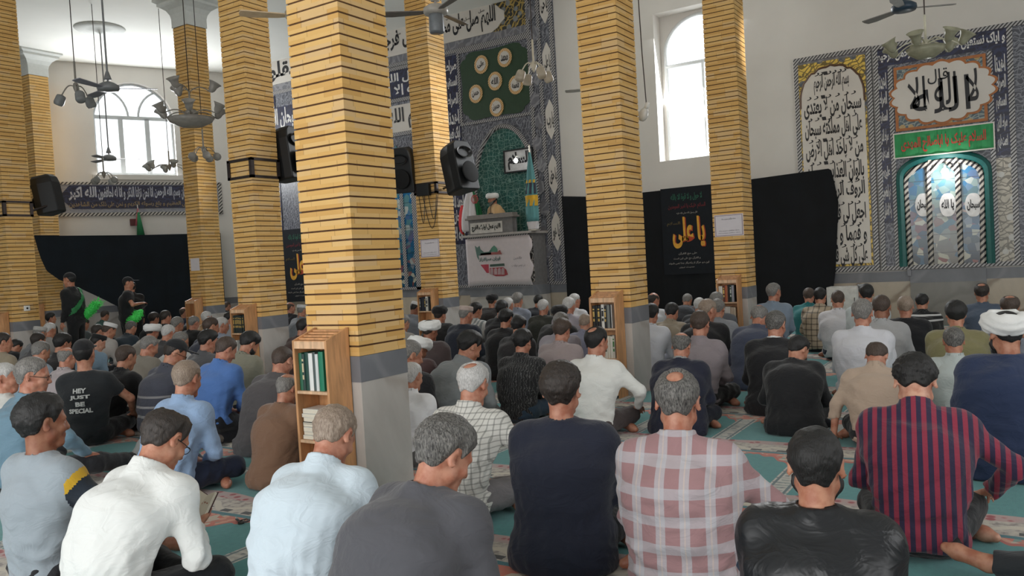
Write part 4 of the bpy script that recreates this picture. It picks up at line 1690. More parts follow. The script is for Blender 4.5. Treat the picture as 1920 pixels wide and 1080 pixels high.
def head_sdf(H, ears=True, face=True):
    d = ell(H, (0, -0.012, 0.028), (0.077, 0.097, 0.088))
    d = smin(d, ell(H, (0, 0.028, -0.035), (0.058, 0.066, 0.086)), 0.03)
    d = smin(d, cone(H, (-0.022, 0.066, -0.098), (0.022, 0.066, -0.098), 0.021, 0.021), 0.025)
    d = smin(d, cone(H, (-0.052, 0.02, -0.062), (0.052, 0.02, -0.062), 0.018, 0.018), 0.03)
    if face:
        d = smin(d, cone(H, (-0.04, 0.075, 0.016), (0.04, 0.075, 0.016), 0.011, 0.011), 0.016)
        for sx in (-1, 1):
            d = smax(d, -ell(H, (sx * 0.033, 0.104, -0.006), (0.02, 0.018, 0.013)), 0.012)
            d = smin(d, ell(H, (sx * 0.042, 0.066, -0.032), (0.02, 0.018, 0.018)), 0.02)
        d = smin(d, cone(H, (0, 0.088, 0.006), (0, 0.106, -0.034), 0.008, 0.014), 0.014)
        d = smin(d, cone(H, (-0.012, 0.097, -0.037), (0.012, 0.097, -0.037), 0.008, 0.008), 0.006)
        d = smin(d, cone(H, (-0.02, 0.086, -0.062), (0.02, 0.086, -0.062), 0.008, 0.008), 0.007)
        d = smin(d, cone(H, (-0.017, 0.085, -0.073), (0.017, 0.085, -0.073), 0.008, 0.008), 0.007)
        d = smax(d, -cone(H, (-0.022, 0.099, -0.0675), (0.022, 0.099, -0.0675), 0.0035, 0.0035), 0.004)
    if ears:
        for sx in (-1, 1):
            R = rotz(-sx * 0.55)
            e = ell(H, (sx * 0.082, -0.012, -0.006), (0.0095, 0.021, 0.034), R)
            e = smax(e, -ell(H, (sx * 0.091, -0.006, -0.003), (0.009, 0.011, 0.02), R), 0.006)
            d = smin(d, e, 0.006)
    return d


def body_sdf(P, J, q):
    s = q['scale']
    H = head_local(P, J, s)
    d = head_sdf(H) * s
    d = smin(d, cone(P, J['c7'] + V3(0, 0.01, -0.03), J['head'] + J['RH'] @ V3(0, -0.022, -0.05) * s, 0.060 * s, 0.054 * s), 0.03)
    X = V3(1, 0, 0)
    t = cone(P, J['hip'], J['lum'], 0.115 * s, 0.105 * s, (X, 0.82))
    t = smin(t, cone(P, J['lum'], J['chest'], 0.105 * s, 0.115 * s, (X, 0.76)), 0.06)
    t = smin(t, cone(P, J['chest'], J['c7'] + V3(0, 0.02, -0.06), 0.115 * s, 0.08 * s, (X, 0.68)), 0.06)
    d = smin(d, t, 0.04)
    for k in 'RL':
        d = smin(d, cone(P, J['sh' + k], J['el' + k], 0.05 * s, 0.038 * s), 0.04)
        d = smin(d, cone(P, J['el' + k], J['wr' + k], 0.039 * s, 0.026 * s), 0.02)
        d = smin(d, hand_sdf(P, J, k, q), 0.012)
        d = smin(d, cone(P, J['hp' + k], J['kn' + k], 0.078 * s, 0.052 * s), 0.05)
        d = smin(d, cone(P, J['kn' + k], J['an' + k], 0.052 * s, 0.036 * s), 0.02)
        d = smin(d, foot_sdf(P, J, k, q), 0.02)
    return d


def foot_dir(J, k, q):
    L = q.get('leg' + k, q['legs'])
    sg = 1 if k == 'R' else -1
    if L == 'cross':
        return V3(-sg * 0.75, -0.5, -0.12)
    if L == 'kneel':
        return V3(0, -1, -0.15)
    if L in ('up', 'stand'):
        return V3(sg * 0.2, 1, -0.12)
    return V3(*L[2])


def foot_sdf(P, J, k, q, pad=0.0):
    s = q['scale']
    f = foot_dir(J, k, q)
    f = f / np.linalg.norm(f)
    A = J['an' + k]
    ball = A + f * 0.13 * s
    toe = A + f * 0.18 * s
    L = q.get('leg' + k, q['legs'])
    if isinstance(L, str):
        ball[2], toe[2] = 0.035 * s, 0.03 * s
    d = cone(P, A, ball, (0.037 + pad) * s, (0.034 + pad) * s)
    return smin(d, cone(P, ball, toe, (0.036 + pad) * s, (0.024 + pad) * s), 0.02)


def hand_sdf(P, J, k, q):
    """palm, four curled fingers of different lengths and a thumb from the side of the palm"""
    s = q['scale']
    W, E = J['wr' + k], J['el' + k]
    sg = 1 if k == 'R' else -1
    ax = (W - E) / np.linalg.norm(W - E)
    pose = q['arm' + k]
    inw = V3(-sg, 0, 0)
    if pose in ('floor', 'knee'):
        nrm = V3(0, 0, -1)
        ax = ax * 0.3 + V3(0, 0.9, -0.25 if pose == 'knee' else 0.0)
    elif pose == 'hang':
        nrm = inw
    elif pose == 'book':
        nrm = V3(-sg * 0.6, 0.1, 0.8)
        ax = ax * 0.6 + V3(0, 0.6, 0.1)
    elif pose == 'face':
        nrm = V3(-sg * 0.5, -0.8, 0)
        ax = ax * 0.3 + V3(-sg * .2, 0, 0.9)
    else:
        nrm = V3(-sg * 0.35, 0, -0.9)
        ax = ax * 0.7 + V3(-sg * 0.5, 0.35, 0)
    ax = ax / np.linalg.norm(ax)
    nrm = nrm - ax * (nrm @ ax)
    nrm = nrm / np.linalg.norm(nrm)
    sd = np.cross(ax, nrm)                      # across the palm, towards the thumb
    if sd @ inw < 0:
        sd = -sd
    Z = np.stack([sd, ax, nrm], 1)
    c = W + ax * 0.045 * s
    d = ell(P, c, V3(0.042, 0.052, 0.017) * s, Z)
    for i, (o, L) in enumerate(((0.03, 0.074), (0.0105, 0.082), (-0.0095, 0.077), (-0.0285, 0.060))):
        r = 0.0088 * s
        b0 = W + ax * 0.078 * s + sd * o * s
        curl = (0.35, 0.45, 0.52, 0.62)[i]
        p = b0
        a = 0.0
        for j, (seg, cu) in enumerate(((0.45, 0.5), (0.32, 1.0), (0.23, 0.9))):
            a += curl * cu
            nx = p + (ax * math.cos(a) + nrm * math.sin(a)) * L * seg * s
            d = smin(d, cone(P, p, nx, r * (1 - 0.08 * j), r * (0.93 - 0.1 * j)), 0.005)
            p = nx
    t0 = W + ax * 0.022 * s + sd * 0.028 * s
    t1 = t0 + (sd * 0.72 + ax * 0.62 + nrm * 0.25) * 0.04 * s
    t2 = t1 + (sd * 0.25 + ax * 0.85 + nrm * 0.45) * 0.03 * s
    d = smin(d, cone(P, t0, t1, 0.0135 * s, 0.011 * s), 0.008)
    d = smin(d, cone(P, t1, t2, 0.011 * s, 0.0085 * s), 0.004)
    return d


def folds(P, seed, amp, freq=1.0):
    """cloth creases: warped ridges"""
    r = np.random.RandomState(seed)
    w = np.zeros(len(P), np.float32)
    for i in range(3):
        k = (r.normal(size=3) * 6.5 * freq).astype(np.float32)
        w = w + np.sin(P @ k + r.uniform(0, 6.3)) * 0.9
    out = np.zeros(len(P), np.float32)
    for i in range(4):
        k = r.normal(size=3).astype(np.float32)
        k[2] = k[2] * 1.4
        k = k / np.linalg.norm(k) * (17 + 9 * i) * freq
        v = np.sin(P @ k + w * (1.2 + 0.4 * i) + r.uniform(0, 6.3))
        out += (np.abs(v) ** 1.4 - 0.5) / (1 + 0.5 * i)
    return out * amp


def top_sdf(P, J, q, style, seed):
    """shirt, jacket, robe ... over the trunk and arms"""
    s = q['scale']
    g = q['girth']
    X = V3(1, 0, 0)
    pad = {'shirt': 0.014, 'tee': 0.014, 'jacket': 0.026, 'robe': 0.034}[style]
    hip = J['hip'].copy()
    t = cone(P, hip, J['lum'], (0.144 * g + pad) * s, (0.122 * g + pad) * s, (X, 0.76))
    t = smin(t, cone(P, J['lum'], J['chest'], (0.118 * g + pad) * s, (0.118 * g + pad) * s, (X, 0.72)), 0.06)
    t = smin(t, cone(P, J['chest'], J['c7'] + V3(0, 0.018, -0.075), (0.118 * g + pad) * s, (0.082 + pad) * s, (X, 0.62)), 0.07)
    # trapezius slope from the neck to the shoulders
    for k in 'RL':
        t = smin(t, cone(P, J['c7'] + V3(0, 0.005, -0.025), J['sh' + k] + V3(0, 0, 0.0), (0.055 + pad * .6) * s, (0.058 + pad) * s), 0.05)
        lt = J['lum'] + (J['sh' + k] - J['c7']) * V3(0.55, 0.2, 0) + V3(0, 0.01, 0.04)
        t = smin(t, cone(P, J['sh' + k] + V3(0, 0, -0.015), lt, (0.056 + pad * .7) * s, (0.082 + pad * .5) * g * s), 0.075)
    stand = q['legs'] == 'stand'
    if style == 'jacket':
        # skirt of the jacket falls round the seat
        a = hip + V3(0, 0, 0.02)
        b_ = V3(0, -0.06 * s, 0.06 * s) if not stand else hip - V3(0, 0, 0.12)
        t = smin(t, cone(P, a, b_, (0.15 * g + 0.02) * s, (0.185 if not stand else 0.16) * g * s, (X, 0.72)), 0.06)
    if style == 'robe':
        a = J['chest'] + V3(0, 0, 0.0)
        b_ = V3(0, 0.02, 0.04) if not stand else V3(0, 0, 0.1)
        t = smin(t, cone(P, a, b_, 0.17 * g * s, (0.27 if not stand else 0.24) * g * s, (X, 0.72)), 0.08)
        if not stand:
            for k in 'RL':
                t = smin(t, cone(P, J['sh' + k], (J['kn' + k] + J['hp' + k]) / 2 + V3(0, -0.05, 0), 0.075 * s, 0.12 * s), 0.09)
    d = t
    for k in 'RL':
        ua = 0.054 + pad * 0.75
        e, w = J['el' + k], J['wr' + k]
        if style == 'tee' or q.get('sleeve' + k) == 'short':
            end = J['sh' + k] + (e - J['sh' + k]) * 0.62
            a_ = cone(P, J['sh' + k], e, ua * s, (ua - 0.004) * s)
            n = (e - J['sh' + k]) / np.linalg.norm(e - J['sh' + k])
            a_ = np.maximum(a_, (P - end) @ n)
            d = smin(d, a_, 0.05)
        else:
            lw_ = 0.052 if style == 'robe' else 0.0
            d = smin(d, cone(P, J['sh' + k], e, ua * s, (0.044 + pad * 0.7 + lw_ * .3) * s), 0.055)
            f = cone(P, e, w, (0.045 + pad * 0.7 + lw_ * .3) * s, (0.032 + pad * 0.6 + lw_ * 0.6) * s)
            n = (w - e) / np.linalg.norm(w - e)
            frac = 0.45 if q.get('sleeve' + k) == 'rolled' else 0.96
            f = np.maximum(f, (P - (e + (w - e) * frac)) @ n)
            d = smin(d, f, 0.018)
    # creases: stronger at the waist, elbows and armpits
    amp = {'shirt': 0.0105, 'tee': 0.008, 'jacket': 0.008, 'robe': 0.011}[style] * q.get('crease', 1.0)
    low = np.clip((J['chest'][2] - P[:, 2]) / 0.22, 0, 1)
    d = d + folds(P, seed, amp * 0.45, 0.8) + folds(P, seed + 7, amp, 1.25) * (0.25 + 0.75 * low)
    # jacket vent or loose hem is open below, so the folds stay clear of the floor
    # neck opening
    RH = J['RH']
    nb = J['c7'] + V3(0, 0.012, -0.01)
    nt_ = J['head'] + RH @ V3(0, -0.02, -0.03) * s
    ax = (nt_ - nb) / np.linalg.norm(nt_ - nb)
    if style in ('shirt', 'tee'):
        col_h = 0.060 if style == 'shirt' else 0.018
    else:
        col_h = 0.042
    col = cone(P, nb - ax * 0.03, nb + ax * (col_h + 0.006), (0.080 + pad * .35) * s, (0.071 + pad * .2) * s)
    col = np.maximum(col, (P - (nb + ax * col_h)) @ ax)
    d = smin(d, col, 0.008 if style in ('shirt', 'jacket') else 0.02)
    hole = cone(P, nb + ax * 0.01, nb + ax * 0.2, 0.059 * s, 0.063 * s)
    d = np.maximum(d, -hole)
    d = np.maximum(d, 0.004 - P[:, 2])
    # shirt tail tucked: cut flat under the seat
    if style in ('shirt', 'tee') and not stand:
        cut = (0.035 if q.get('untucked') or q['legs'] == 'kneel' else 0.075) * s + (J['hip'][2] - 0.115 * s)
        d = smax(d, cut + 0.012 * np.sin(P[:, 0] * 14 + seed) - P[:, 2], 0.008)
    if stand and style in ('shirt', 'tee'):
        d = smax(d, hip[2] - 0.06 - P[:, 2], 0.01)
    return d


def legs_sdf(P, J, q, seed):
    s = q['scale']
    g = q['girth']
    X = V3(1, 0, 0)
    d = cone(P, J['hip'] + V3(-0.05, -0.01, 0), J['hip'] + V3(0.05, -0.01, 0), 0.125 * g * s, 0.125 * g * s)
    d = smin(d, cone(P, J['hip'], J['lum'], 0.125 * g * s, 0.11 * g * s, (X, 0.8)), 0.04)
    cut = J['hip'][2] + (0.03 if q['legs'] != 'stand' else 0.10) * s
    d = smax(d, P[:, 2] - cut, 0.01)
    for k in 'RL':
        d = smin(d, cone(P, J['hp' + k], J['kn' + k], 0.102 * s, 0.078 * s), 0.06)
        f = cone(P, J['kn' + k], J['an' + k], 0.075 * s, 0.055 * s)
        n = (J['an' + k] - J['kn' + k])
        L = np.linalg.norm(n)
        n = n / L
        f = np.maximum(f, (P - (J['kn' + k] + n * L * 0.93)) @ n)
        d = smin(d, f, 0.02)
    d = d + folds(P, seed + 3, 0.008, 1.1)
    d = np.maximum(d, 0.004 - P[:, 2])
    return d


def hair_sdf(P, J, q, seed):
    s = q['scale']
    H = head_local(P, J, s)
    st = q['hair']
    th = {'short': 0.010, 'full': 0.020, 'buzz': 0.005, 'bald': 0.008, 'crown': 0.013, 'thin': 0.008, 'receding': 0.012, 'long': 0.022}.get(st, 0.01)
    d = ell(H, (0, -0.012, 0.028), (0.077, 0.097, 0.088))
    d = smin(d, ell(H, (0, 0.028, -0.035), (0.058, 0.066, 0.086)), 0.03)
    neckpart = cone(H, (0, -0.035, -0.04), (0, -0.038, -0.075), 0.05, 0.047)
    d = smin(d, neckpart, 0.02)
    y, z = H[:, 1], H[:, 2]
    # hairline height as a function of front-back position
    line = np.interp(y, [-0.12, -0.05, -0.035, -0.012, 0.01, 0.02, 0.045, 0.075, 0.1],
                     [-0.062, -0.058, -0.040, 0.026, 0.030, -0.008, 0.034, 0.072, 0.085])
    line = line + 0.006 * np.sin(H[:, 0] * 90 + seed)
    if st == 'receding':
        line = line + np.interp(y, [0.0, 0.04, 0.09], [0, 0.035, 0.10])
    if st == 'buzz':
        line = line + 0.006
    tuft = folds(H, seed, 0.0035, 5.0) + folds(H, seed + 2, 0.002, 10.0)
    grow = np.clip((z - line) / 0.065, 0, 1) ** 0.8
    shell = d - 0.0015 - th * (0.05 + 0.95 * grow) + tuft * (0.4 if st in ('buzz', 'thin') else 1)
    if st == 'full':
        shell = smin(shell, ell(H, (0, 0.0, 0.065), (0.074, 0.088, 0.06)), 0.03) + tuft * 0.4
    out = smax(shell, line - z, 0.008)
    if st == 'bald':        # bare top, hair only round the sides and back
        out = smax(out, -ell(H, (0, 0.005, 0.118), (0.07, 0.125, 0.088)), 0.012)
    if st == 'crown':       # a round bald patch at the crown
        out = smax(out, -ell(H, (0, q.get('patch', -0.066), 0.112), (0.046, 0.052, 0.05)), 0.016)
    return out * s


def beard_sdf(P, J, q, seed):
    s = q['scale']
    H = head_local(P, J, s)
    d = head_sdf(H, False, False) - 0.010 + folds(H, seed, 0.003, 5)
    d = smax(d, H[:, 2] + 0.042 - np.clip(0.03 - H[:, 1], 0, 0.03) * 1.6, 0.006)
    d = smax(d, 0.012 - H[:, 1], 0.006)
    d = smax(d, -ell(H, (0, 0.11, -0.066), (0.024, 0.03, 0.008)), 0.004)
    return d * s


def turban_sdf(P, J, q, seed):
    s = q['scale']
    H = head_local(P, J, s)
    R = rotx(0.25)
    T = (H - V3(0, -0.012, 0.058)) @ R
    if q['hair'] == 'black_turban':
        d = ell(T, (0, 0, 0.012), (0.116, 0.128, 0.082))
        d = smax(d, -ell(T, (0, -0.01, 0.108), (0.05, 0.06, 0.03)), 0.02)
    else:
        rr = np.sqrt((T[:, 0] / 1.0) ** 2 + (T[:, 1] / 1.1) ** 2)
        d = np.sqrt((rr - 0.083) ** 2 + (T[:, 2] * 0.74) ** 2) - 0.043
    ang = np.arctan2(T[:, 1], T[:, 0])
    d = d + 0.0035 * np.sin(T[:, 2] * 150 + np.sin(ang * 2 + seed) * 3.4 + ang) + folds(T, seed, 0.0015, 3)
    inner = ell(H, (0, -0.012, 0.026), (0.0745, 0.0945, 0.0855))
    d = np.maximum(d, -inner)
    return d * s


def cap_sdf(P, J, q, seed):
    s = q['scale']
    H = head_local(P, J, s)
    T = (H - V3(0, -0.012, 0.03)) @ rotx(0.12)
    st = q['hair']
    if st == 'kufi':
        r = np.sqrt((T[:, 0] / 0.082) ** 2 + (T[:, 1] / 0.101) ** 2)
        d = (r - 1) * 0.082
        d = smax(d, T[:, 2] - 0.088, 0.018)
        d = smax(d, 0.024 - T[:, 2], 0.004)
    else:
        d = ell(T, (0, 0, 0.008), (0.084, 0.104, 0.094))
        d = smax(d, 0.012 - T[:, 2], 0.004)
        if st == 'cap':
            br = ell(T, (0, 0.125, 0.018), (0.07, 0.085, 0.010))
            br = smax(br, 0.07 - T[:, 1], 0.004)
            d = smin(d, br, 0.008)
    inner = ell(H, (0, -0.012, 0.026), (0.0745, 0.0945, 0.0855))
    d = np.maximum(d, -inner)
    return d * s


# ---------------------------------------------------------------- cloth and skin materials
_mats = {}


def mat_skin(rgb):
    k = ('skin', rgb)
    if k in _mats:
        return _mats[k]
    m, nt, b = nmat('skin')
    v = coords(nt)
    c = srgb(*rgb)
    d = srgb(int(rgb[0] * 0.86), int(rgb[1] * 0.74), int(rgb[2] * 0.70))
    nt.links.new(ramp(nt, noise(nt, v, 22, 4), [(0.35, d), (0.62, c)]), b.inputs['Base Color'])
    b.inputs['Roughness'].default_value = 0.5
    b.inputs['Subsurface Weight'].default_value = 0.08
    b.inputs['Subsurface Radius'].default_value = (0.012, 0.005, 0.003)
    bump(nt, b, noise(nt, v, 160, 2), 0.08, 0.003)
    _mats[k] = m
    return m


def mat_hair(rgb, rgb2=None):
    k = ('hair', rgb, rgb2)
    if k in _mats:
        return _mats[k]
    m, nt, b = nmat('hair')
    v = coords(nt)
    mp = nt.nodes.new('ShaderNodeMapping')
    mp.inputs['Scale'].default_value = (1, 1, 0.22)
    nt.links.new(v, mp.inputs[0])
    n = noise(nt, mp.outputs[0], 190, 3, 0.65)
    a = srgb(*rgb)
    c2 = srgb(*(rgb2 or tuple(min(255, int(x * 1.5 + 12)) for x in rgb)))
    c = ramp(nt, n, [(0.36, a), (0.66, c2)])
    big = noise(nt, v, 11, 2)
    c = mix(nt, math_(nt, 'MULTIPLY', big, 0.5), c, a)
    nt.links.new(c, b.inputs['Base Color'])
    b.inputs['Roughness'].default_value = 0.55
    bump(nt, b, n, 0.6, 0.006)
    _mats[k] = m
    return m


def mat_cloth(spec):
    """spec: (kind, colour, ...)"""
    if spec in _mats:
        return _mats[spec]
    kind, rgb = spec[0], spec[1]
    m, nt, b = nmat('cloth')
    v = coords(nt)
    x, y, z = sep(nt, v)
    c0 = srgb(*rgb)
    base = mix(nt, math_(nt, 'MULTIPLY', noise(nt, v, 5, 3), 0.25), c0, tuple(q * 0.82 for q in c0[:3]) + (1,))
    W = nt.nodes.new('ShaderNodeTexNoise')

    def tri(a, period, ph=0.0):
        f = math_(nt, 'FRACT', math_(nt, 'ADD', math_(nt, 'DIVIDE', a, period), ph))
        return f
    if kind == 'stripe':       # vertical stripes: spec[2] colour, spec[3] period
        f = tri(x, spec[3])
        base = mix(nt, math_(nt, 'LESS_THAN', f, 0.5), base, srgb(*spec[2]))
    elif kind == 'plaid':      # wide check of soft bands
        c1, c2, per = srgb(*spec[2]), srgb(*spec[3]), spec[4]
        fx = tri(x, per)
        fz = tri(z, per * 1.12)
        bx = math_(nt, 'LESS_THAN', math_(nt, 'ABSOLUTE', math_(nt, 'SUBTRACT', fx, 0.5)), 0.2)
        bx2 = math_(nt, 'LESS_THAN', math_(nt, 'ABSOLUTE', math_(nt, 'SUBTRACT', fx, 0.5)), 0.03)
        bz = math_(nt, 'LESS_THAN', math_(nt, 'ABSOLUTE', math_(nt, 'SUBTRACT', fz, 0.5)), 0.19)
        base = mix(nt, math_(nt, 'MULTIPLY', bx, 0.62), base, c1)
        base = mix(nt, math_(nt, 'MULTIPLY', bz, 0.55), base, c1)
        base = mix(nt, math_(nt, 'MULTIPLY', bx2, 0.5), base, c2)
    elif kind == 'check':      # thin lines on a pale ground
        per = spec[3]
        fx, fz = tri(x, per), tri(z, per)
        l = math_(nt, 'MAXIMUM', math_(nt, 'LESS_THAN', fx, 0.22), math_(nt, 'LESS_THAN', fz, 0.22))
        l2 = math_(nt, 'MULTIPLY', math_(nt, 'LESS_THAN', fx, 0.22), math_(nt, 'LESS_THAN', fz, 0.22))
        base = mix(nt, math_(nt, 'MULTIPLY', l, 0.55), base, srgb(*spec[2]))
        base = mix(nt, math_(nt, 'MULTIPLY', l2, 0.6), base, srgb(*spec[2]))
    elif kind == 'hstripe':    # horizontal stripes (list of (z0, z1, colour))
        for z0, z1, cc in spec[2]:
            f = math_(nt, 'MULTIPLY', math_(nt, 'GREATER_THAN', z, z0), math_(nt, 'LESS_THAN', z, z1))
            base = mix(nt, f, base, srgb(*cc))
    elif kind == 'scribble':   # dark knit with paler strokes
        w = N(nt, 'ShaderNodeTexWave')
        w.inputs['Scale'].default_value = 14
        w.inputs['Distortion'].default_value = 7
        w.inputs['Detail'].default_value = 2
        w.inputs['Detail Scale'].default_value = 2.5
        nt.links.new(v, w.inputs['Vector'])
        bw = nt.nodes.new('ShaderNodeRGBToBW')
        nt.links.new(w.outputs['Color'], bw.inputs[0])
        base = mix(nt, math_(nt, 'MULTIPLY', math_(nt, 'LESS_THAN', bw.outputs[0], 0.08), 0.7), base, srgb(*spec[2]))
    elif kind == 'armpatch_off':   # grey polo with a coloured, banded right sleeve
        f = math_(nt, 'GREATER_THAN', x, 0.175)
        base = mix(nt, f, base, srgb(214, 170, 40))
        f = math_(nt, 'GREATER_THAN', math_(nt, 'ADD', math_(nt, 'SUBTRACT', y, math_(nt, 'MULTIPLY', z, 0.6)), math_(nt, 'MULTIPLY', x, 0.3)), -0.17)
        f = math_(nt, 'MULTIPLY', f, math_(nt, 'GREATER_THAN', x, 0.175))
        base = mix(nt, f, base, srgb(32, 42, 54))
    nt.links.remove(W.outputs[0].links[0]) if W.outputs[0].links else None
    nt.nodes.remove(W)
    nt.links.new(base, b.inputs['Base Color'])
    leather = kind == 'leather'
    b.inputs['Roughness'].default_value = 0.42 if leather else 0.88
    if not leather:
        b.inputs['Sheen Weight'].default_value = 0.15
    mp = nt.nodes.new('ShaderNodeMapping')
    mp.inputs['Rotation'].default_value = (0.4, 0.5, 0.3)
    mp.inputs['Scale'].default_value = (1, 1, 1.6)
    nt.links.new(v, mp.inputs[0])
    n = noise(nt, mp.outputs[0], 7.5, 3, 0.5, dist=1.1)
    rd = ramp(nt, n, [(0.35, (0, 0, 0, 1)), (0.5, (1, 1, 1, 1)), (0.65, (0.1, 0.1, 0.1, 1))])
    bw = nt.nodes.new('ShaderNodeRGBToBW')
    nt.links.new(rd, bw.inputs[0])
    bump(nt, b, bw.outputs[0], 0.2 if not leather else 0.22, 0.014)
    _mats[spec] = m
    return m


SKINS = {'m': (190, 138, 112), 'l': (208, 160, 136), 'd': (150, 102, 78), 'r': (192, 138, 114)}
HAIRS = {'black': ((14, 13, 13), None), 'dark': ((30, 24, 21), (64, 54, 48)), 'brown': ((52, 40, 33), (92, 76, 66)), 'grey': ((88, 86, 85), (160, 156, 150)),
         'salt': ((46, 44, 44), (140, 137, 132)), 'white': ((160, 158, 156), (226, 224, 222)), 'sandy': ((120, 102, 88), (176, 160, 144))}
_defaults = dict(legs='cross', lean=14, side=0, bow=18, turn=0, armL='lap', armR='lap', sw=0.175, scale=0.93, girth=1.0, hair='short', hcol='dark', skin='m',
                 style='shirt', top=('plain', (180, 180, 180)), trousers=('plain', (30, 32, 38)), yaw=0.0)
_pcount = [0]


def person(head_xy, label, group=None, **kw):
    """a figure whose head centre is seen at photo position head_xy; yaw 0 faces the qibla wall, positive turns left"""
    q = dict(_defaults)
    q.update(kw)
    seed = _pcount[0] * 13 + 5
    _pcount[0] += 1
    rng = random.Random(seed)
    J = skeleton(q)
    a = math.radians(q['yaw']) - math.pi / 2
    R = rotz(a)
    hd = J['head']
    if 'pos' in q:
        loc = V3(q['pos'][0], q['pos'][1], q.get('z', 0.0))
    else:
        p = at(head_xy[0], head_xy[1], Z=hd[2] + q.get('z', 0.0))
        off = R @ hd
        loc = V3(p.x - off[0], p.y - off[1], q.get('z', 0.0))
    dist = math.hypot(loc[0], loc[1])
    h = 0.0075 if dist < 5.2 else (0.0105 if dist < 8 else (0.0145 if dist < 12 else 0.019))
    h = q.get('res', h)
    s = q['scale']
    pts = np.array([J[k] for k in J if k != 'RH'])
    lo, hi = pts.min(0) - 0.26, pts.max(0) + 0.26
    lo[2] = max(lo[2], -0.05)
    rot = a
    root = mesh_obj('person', net(lambda P: body_sdf(P, J, q), lo, hi, h, 'person'), mat_skin(SKINS[q['skin']]), None)
    root.location = loc
    root.rotation_euler = (0, 0, rot)
    setp(root, label, 'person', group)
    hc = h * 1.15
    tname = {'shirt': 'shirt', 'tee': 'shirt', 'jacket': 'jacket', 'robe': 'robe'}[q['style']]
    tname = q.get('topname', tname)
    body = mesh_obj(tname, net(lambda P: top_sdf(P, J, q, q['style'], seed), lo, hi, hc, tname), mat_cloth(q['top']), root)
    if q['top'][0] == 'armpatch':
        for c_ in ((206, 164, 42), (30, 40, 52), (196, 200, 202)):
            body.data.materials.append(mat_cloth(('plain', c_)))
        n_ = len(body.data.polygons)
        ce = np.empty(n_ * 3, np.float32)
        body.data.polygons.foreach_get('center', ce)
        ce = ce.reshape(-1, 3)
        av = J['elR'] - J['shR']
        t_ = ((ce - J['shR']) @ av) / float(av @ av)
        dd_ = np.linalg.norm(ce - J['shR'] - np.clip(t_, 0, 1)[:, None] * av, axis=1)
        mi = np.where((t_ > 0.12) & (dd_ < 0.085), 1, 0)
        mi = np.where((t_ > 0.27) & (dd_ < 0.085), 2, mi)
        mi = np.where((t_ > 0.57) & (dd_ < 0.085), 3, mi)
        body.data.polygons.foreach_set('material_index', mi.astype(np.int32))
    if q['style'] == 'jacket' and q.get('collar'):
        sj = dict(q)

        def colsdf(P):
            RH = J['RH']
            nb = J['c7'] + V3(0, 0.012, -0.01)
            nt_ = J['head'] + RH @ V3(0, -0.02, -0.03) * s
            ax = (nt_ - nb) / np.linalg.norm(nt_ - nb)
            d = cone(P, nb, nb + ax * 0.08, 0.069 * s, 0.067 * s)
            d = np.maximum(d, (P - (nb + ax * 0.058)) @ ax)
            return np.maximum(d, -cone(P, nb - ax * 0.01, nb + ax * 0.2, 0.0575 * s, 0.0595 * s))
        c = J['c7']
        mesh_obj('shirt_collar', net(colsdf, c - 0.12, c + 0.14, min(h, 0.009), 'shirt_collar'), mat_cloth(('plain', q['collar'])), root)
    if q['style'] != 'robe' or q['legs'] == 'stand':
        lo2, hi2 = lo.copy(), hi.copy()
        hi2[2] = J['hip'][2] + 0.3 if q['legs'] not in ('up', 'side') else hi[2]
        mesh_obj('trousers', net(lambda P: legs_sdf(P, J, q, seed), lo2, hi2, h * 1.25, 'trousers'), mat_cloth(q['trousers']), root)
    c = J['head']
    lo3, hi3 = c - 0.23 * s, c + 0.23 * s
    hh = min(h, 0.013)
    hair = q['hair']
    hn = hair
    if hair in ('turban', 'black_turban'):
        col = q.get('hat', (228, 228, 226) if hair == 'turban' else (16, 15, 17))
        mesh_obj('turban', net(lambda P: turban_sdf(P, J, q, seed), lo3, hi3, hh, 'turban'), mat_cloth(('plain', col)), root)
        hn = 'short'
    elif hair in ('kufi', 'cap', 'beanie'):
        mesh_obj('cap', net(lambda P: cap_sdf(P, J, q, seed), lo3, hi3, min(hh, 0.009), 'cap'), mat_cloth(('plain', q.get('hat', (225, 225, 220)))), root)
        hn = 'short'
    if hair != 'none':
        q2 = dict(q)
        q2['hair'] = hn
        if hair in ('turban', 'black_turban', 'kufi', 'cap', 'beanie'):
            q2['hair'] = 'buzz'
        hcc = HAIRS[q['hcol']]
        mesh_obj('hair', net(lambda P: hair_sdf(P, J, q2, seed), lo3, hi3, hh, 'hair'), mat_hair(*hcc), root)
    if q.get('beard'):
        mesh_obj('beard', net(lambda P: beard_sdf(P, J, q, seed), lo3, hi3, hh, 'beard'), mat_hair(*HAIRS[q['beard']]), root)
    if q.get('eyes', dist < 8):
        for sx in (-1, 1):
            mb = MB()
            mb.lathe([(0.001, -0.0118), (0.006, -0.0105), (0.0105, -0.006), (0.012, 0), (0.0105, 0.006), (0.006, 0.0105), (0.001, 0.0118)], 12,
                     mat=Matrix.Rotation(-math.pi / 2, 3, 'X'))
            e = mb.build('eye', M_eye, root, smooth=True)
            p = J['head'] + J['RH'] @ V3(sx * 0.032, 0.0795, -0.005) * s
            e.location = p
            e.rotation_euler = Matrix([list(r) for r in J['RH']]).to_euler()
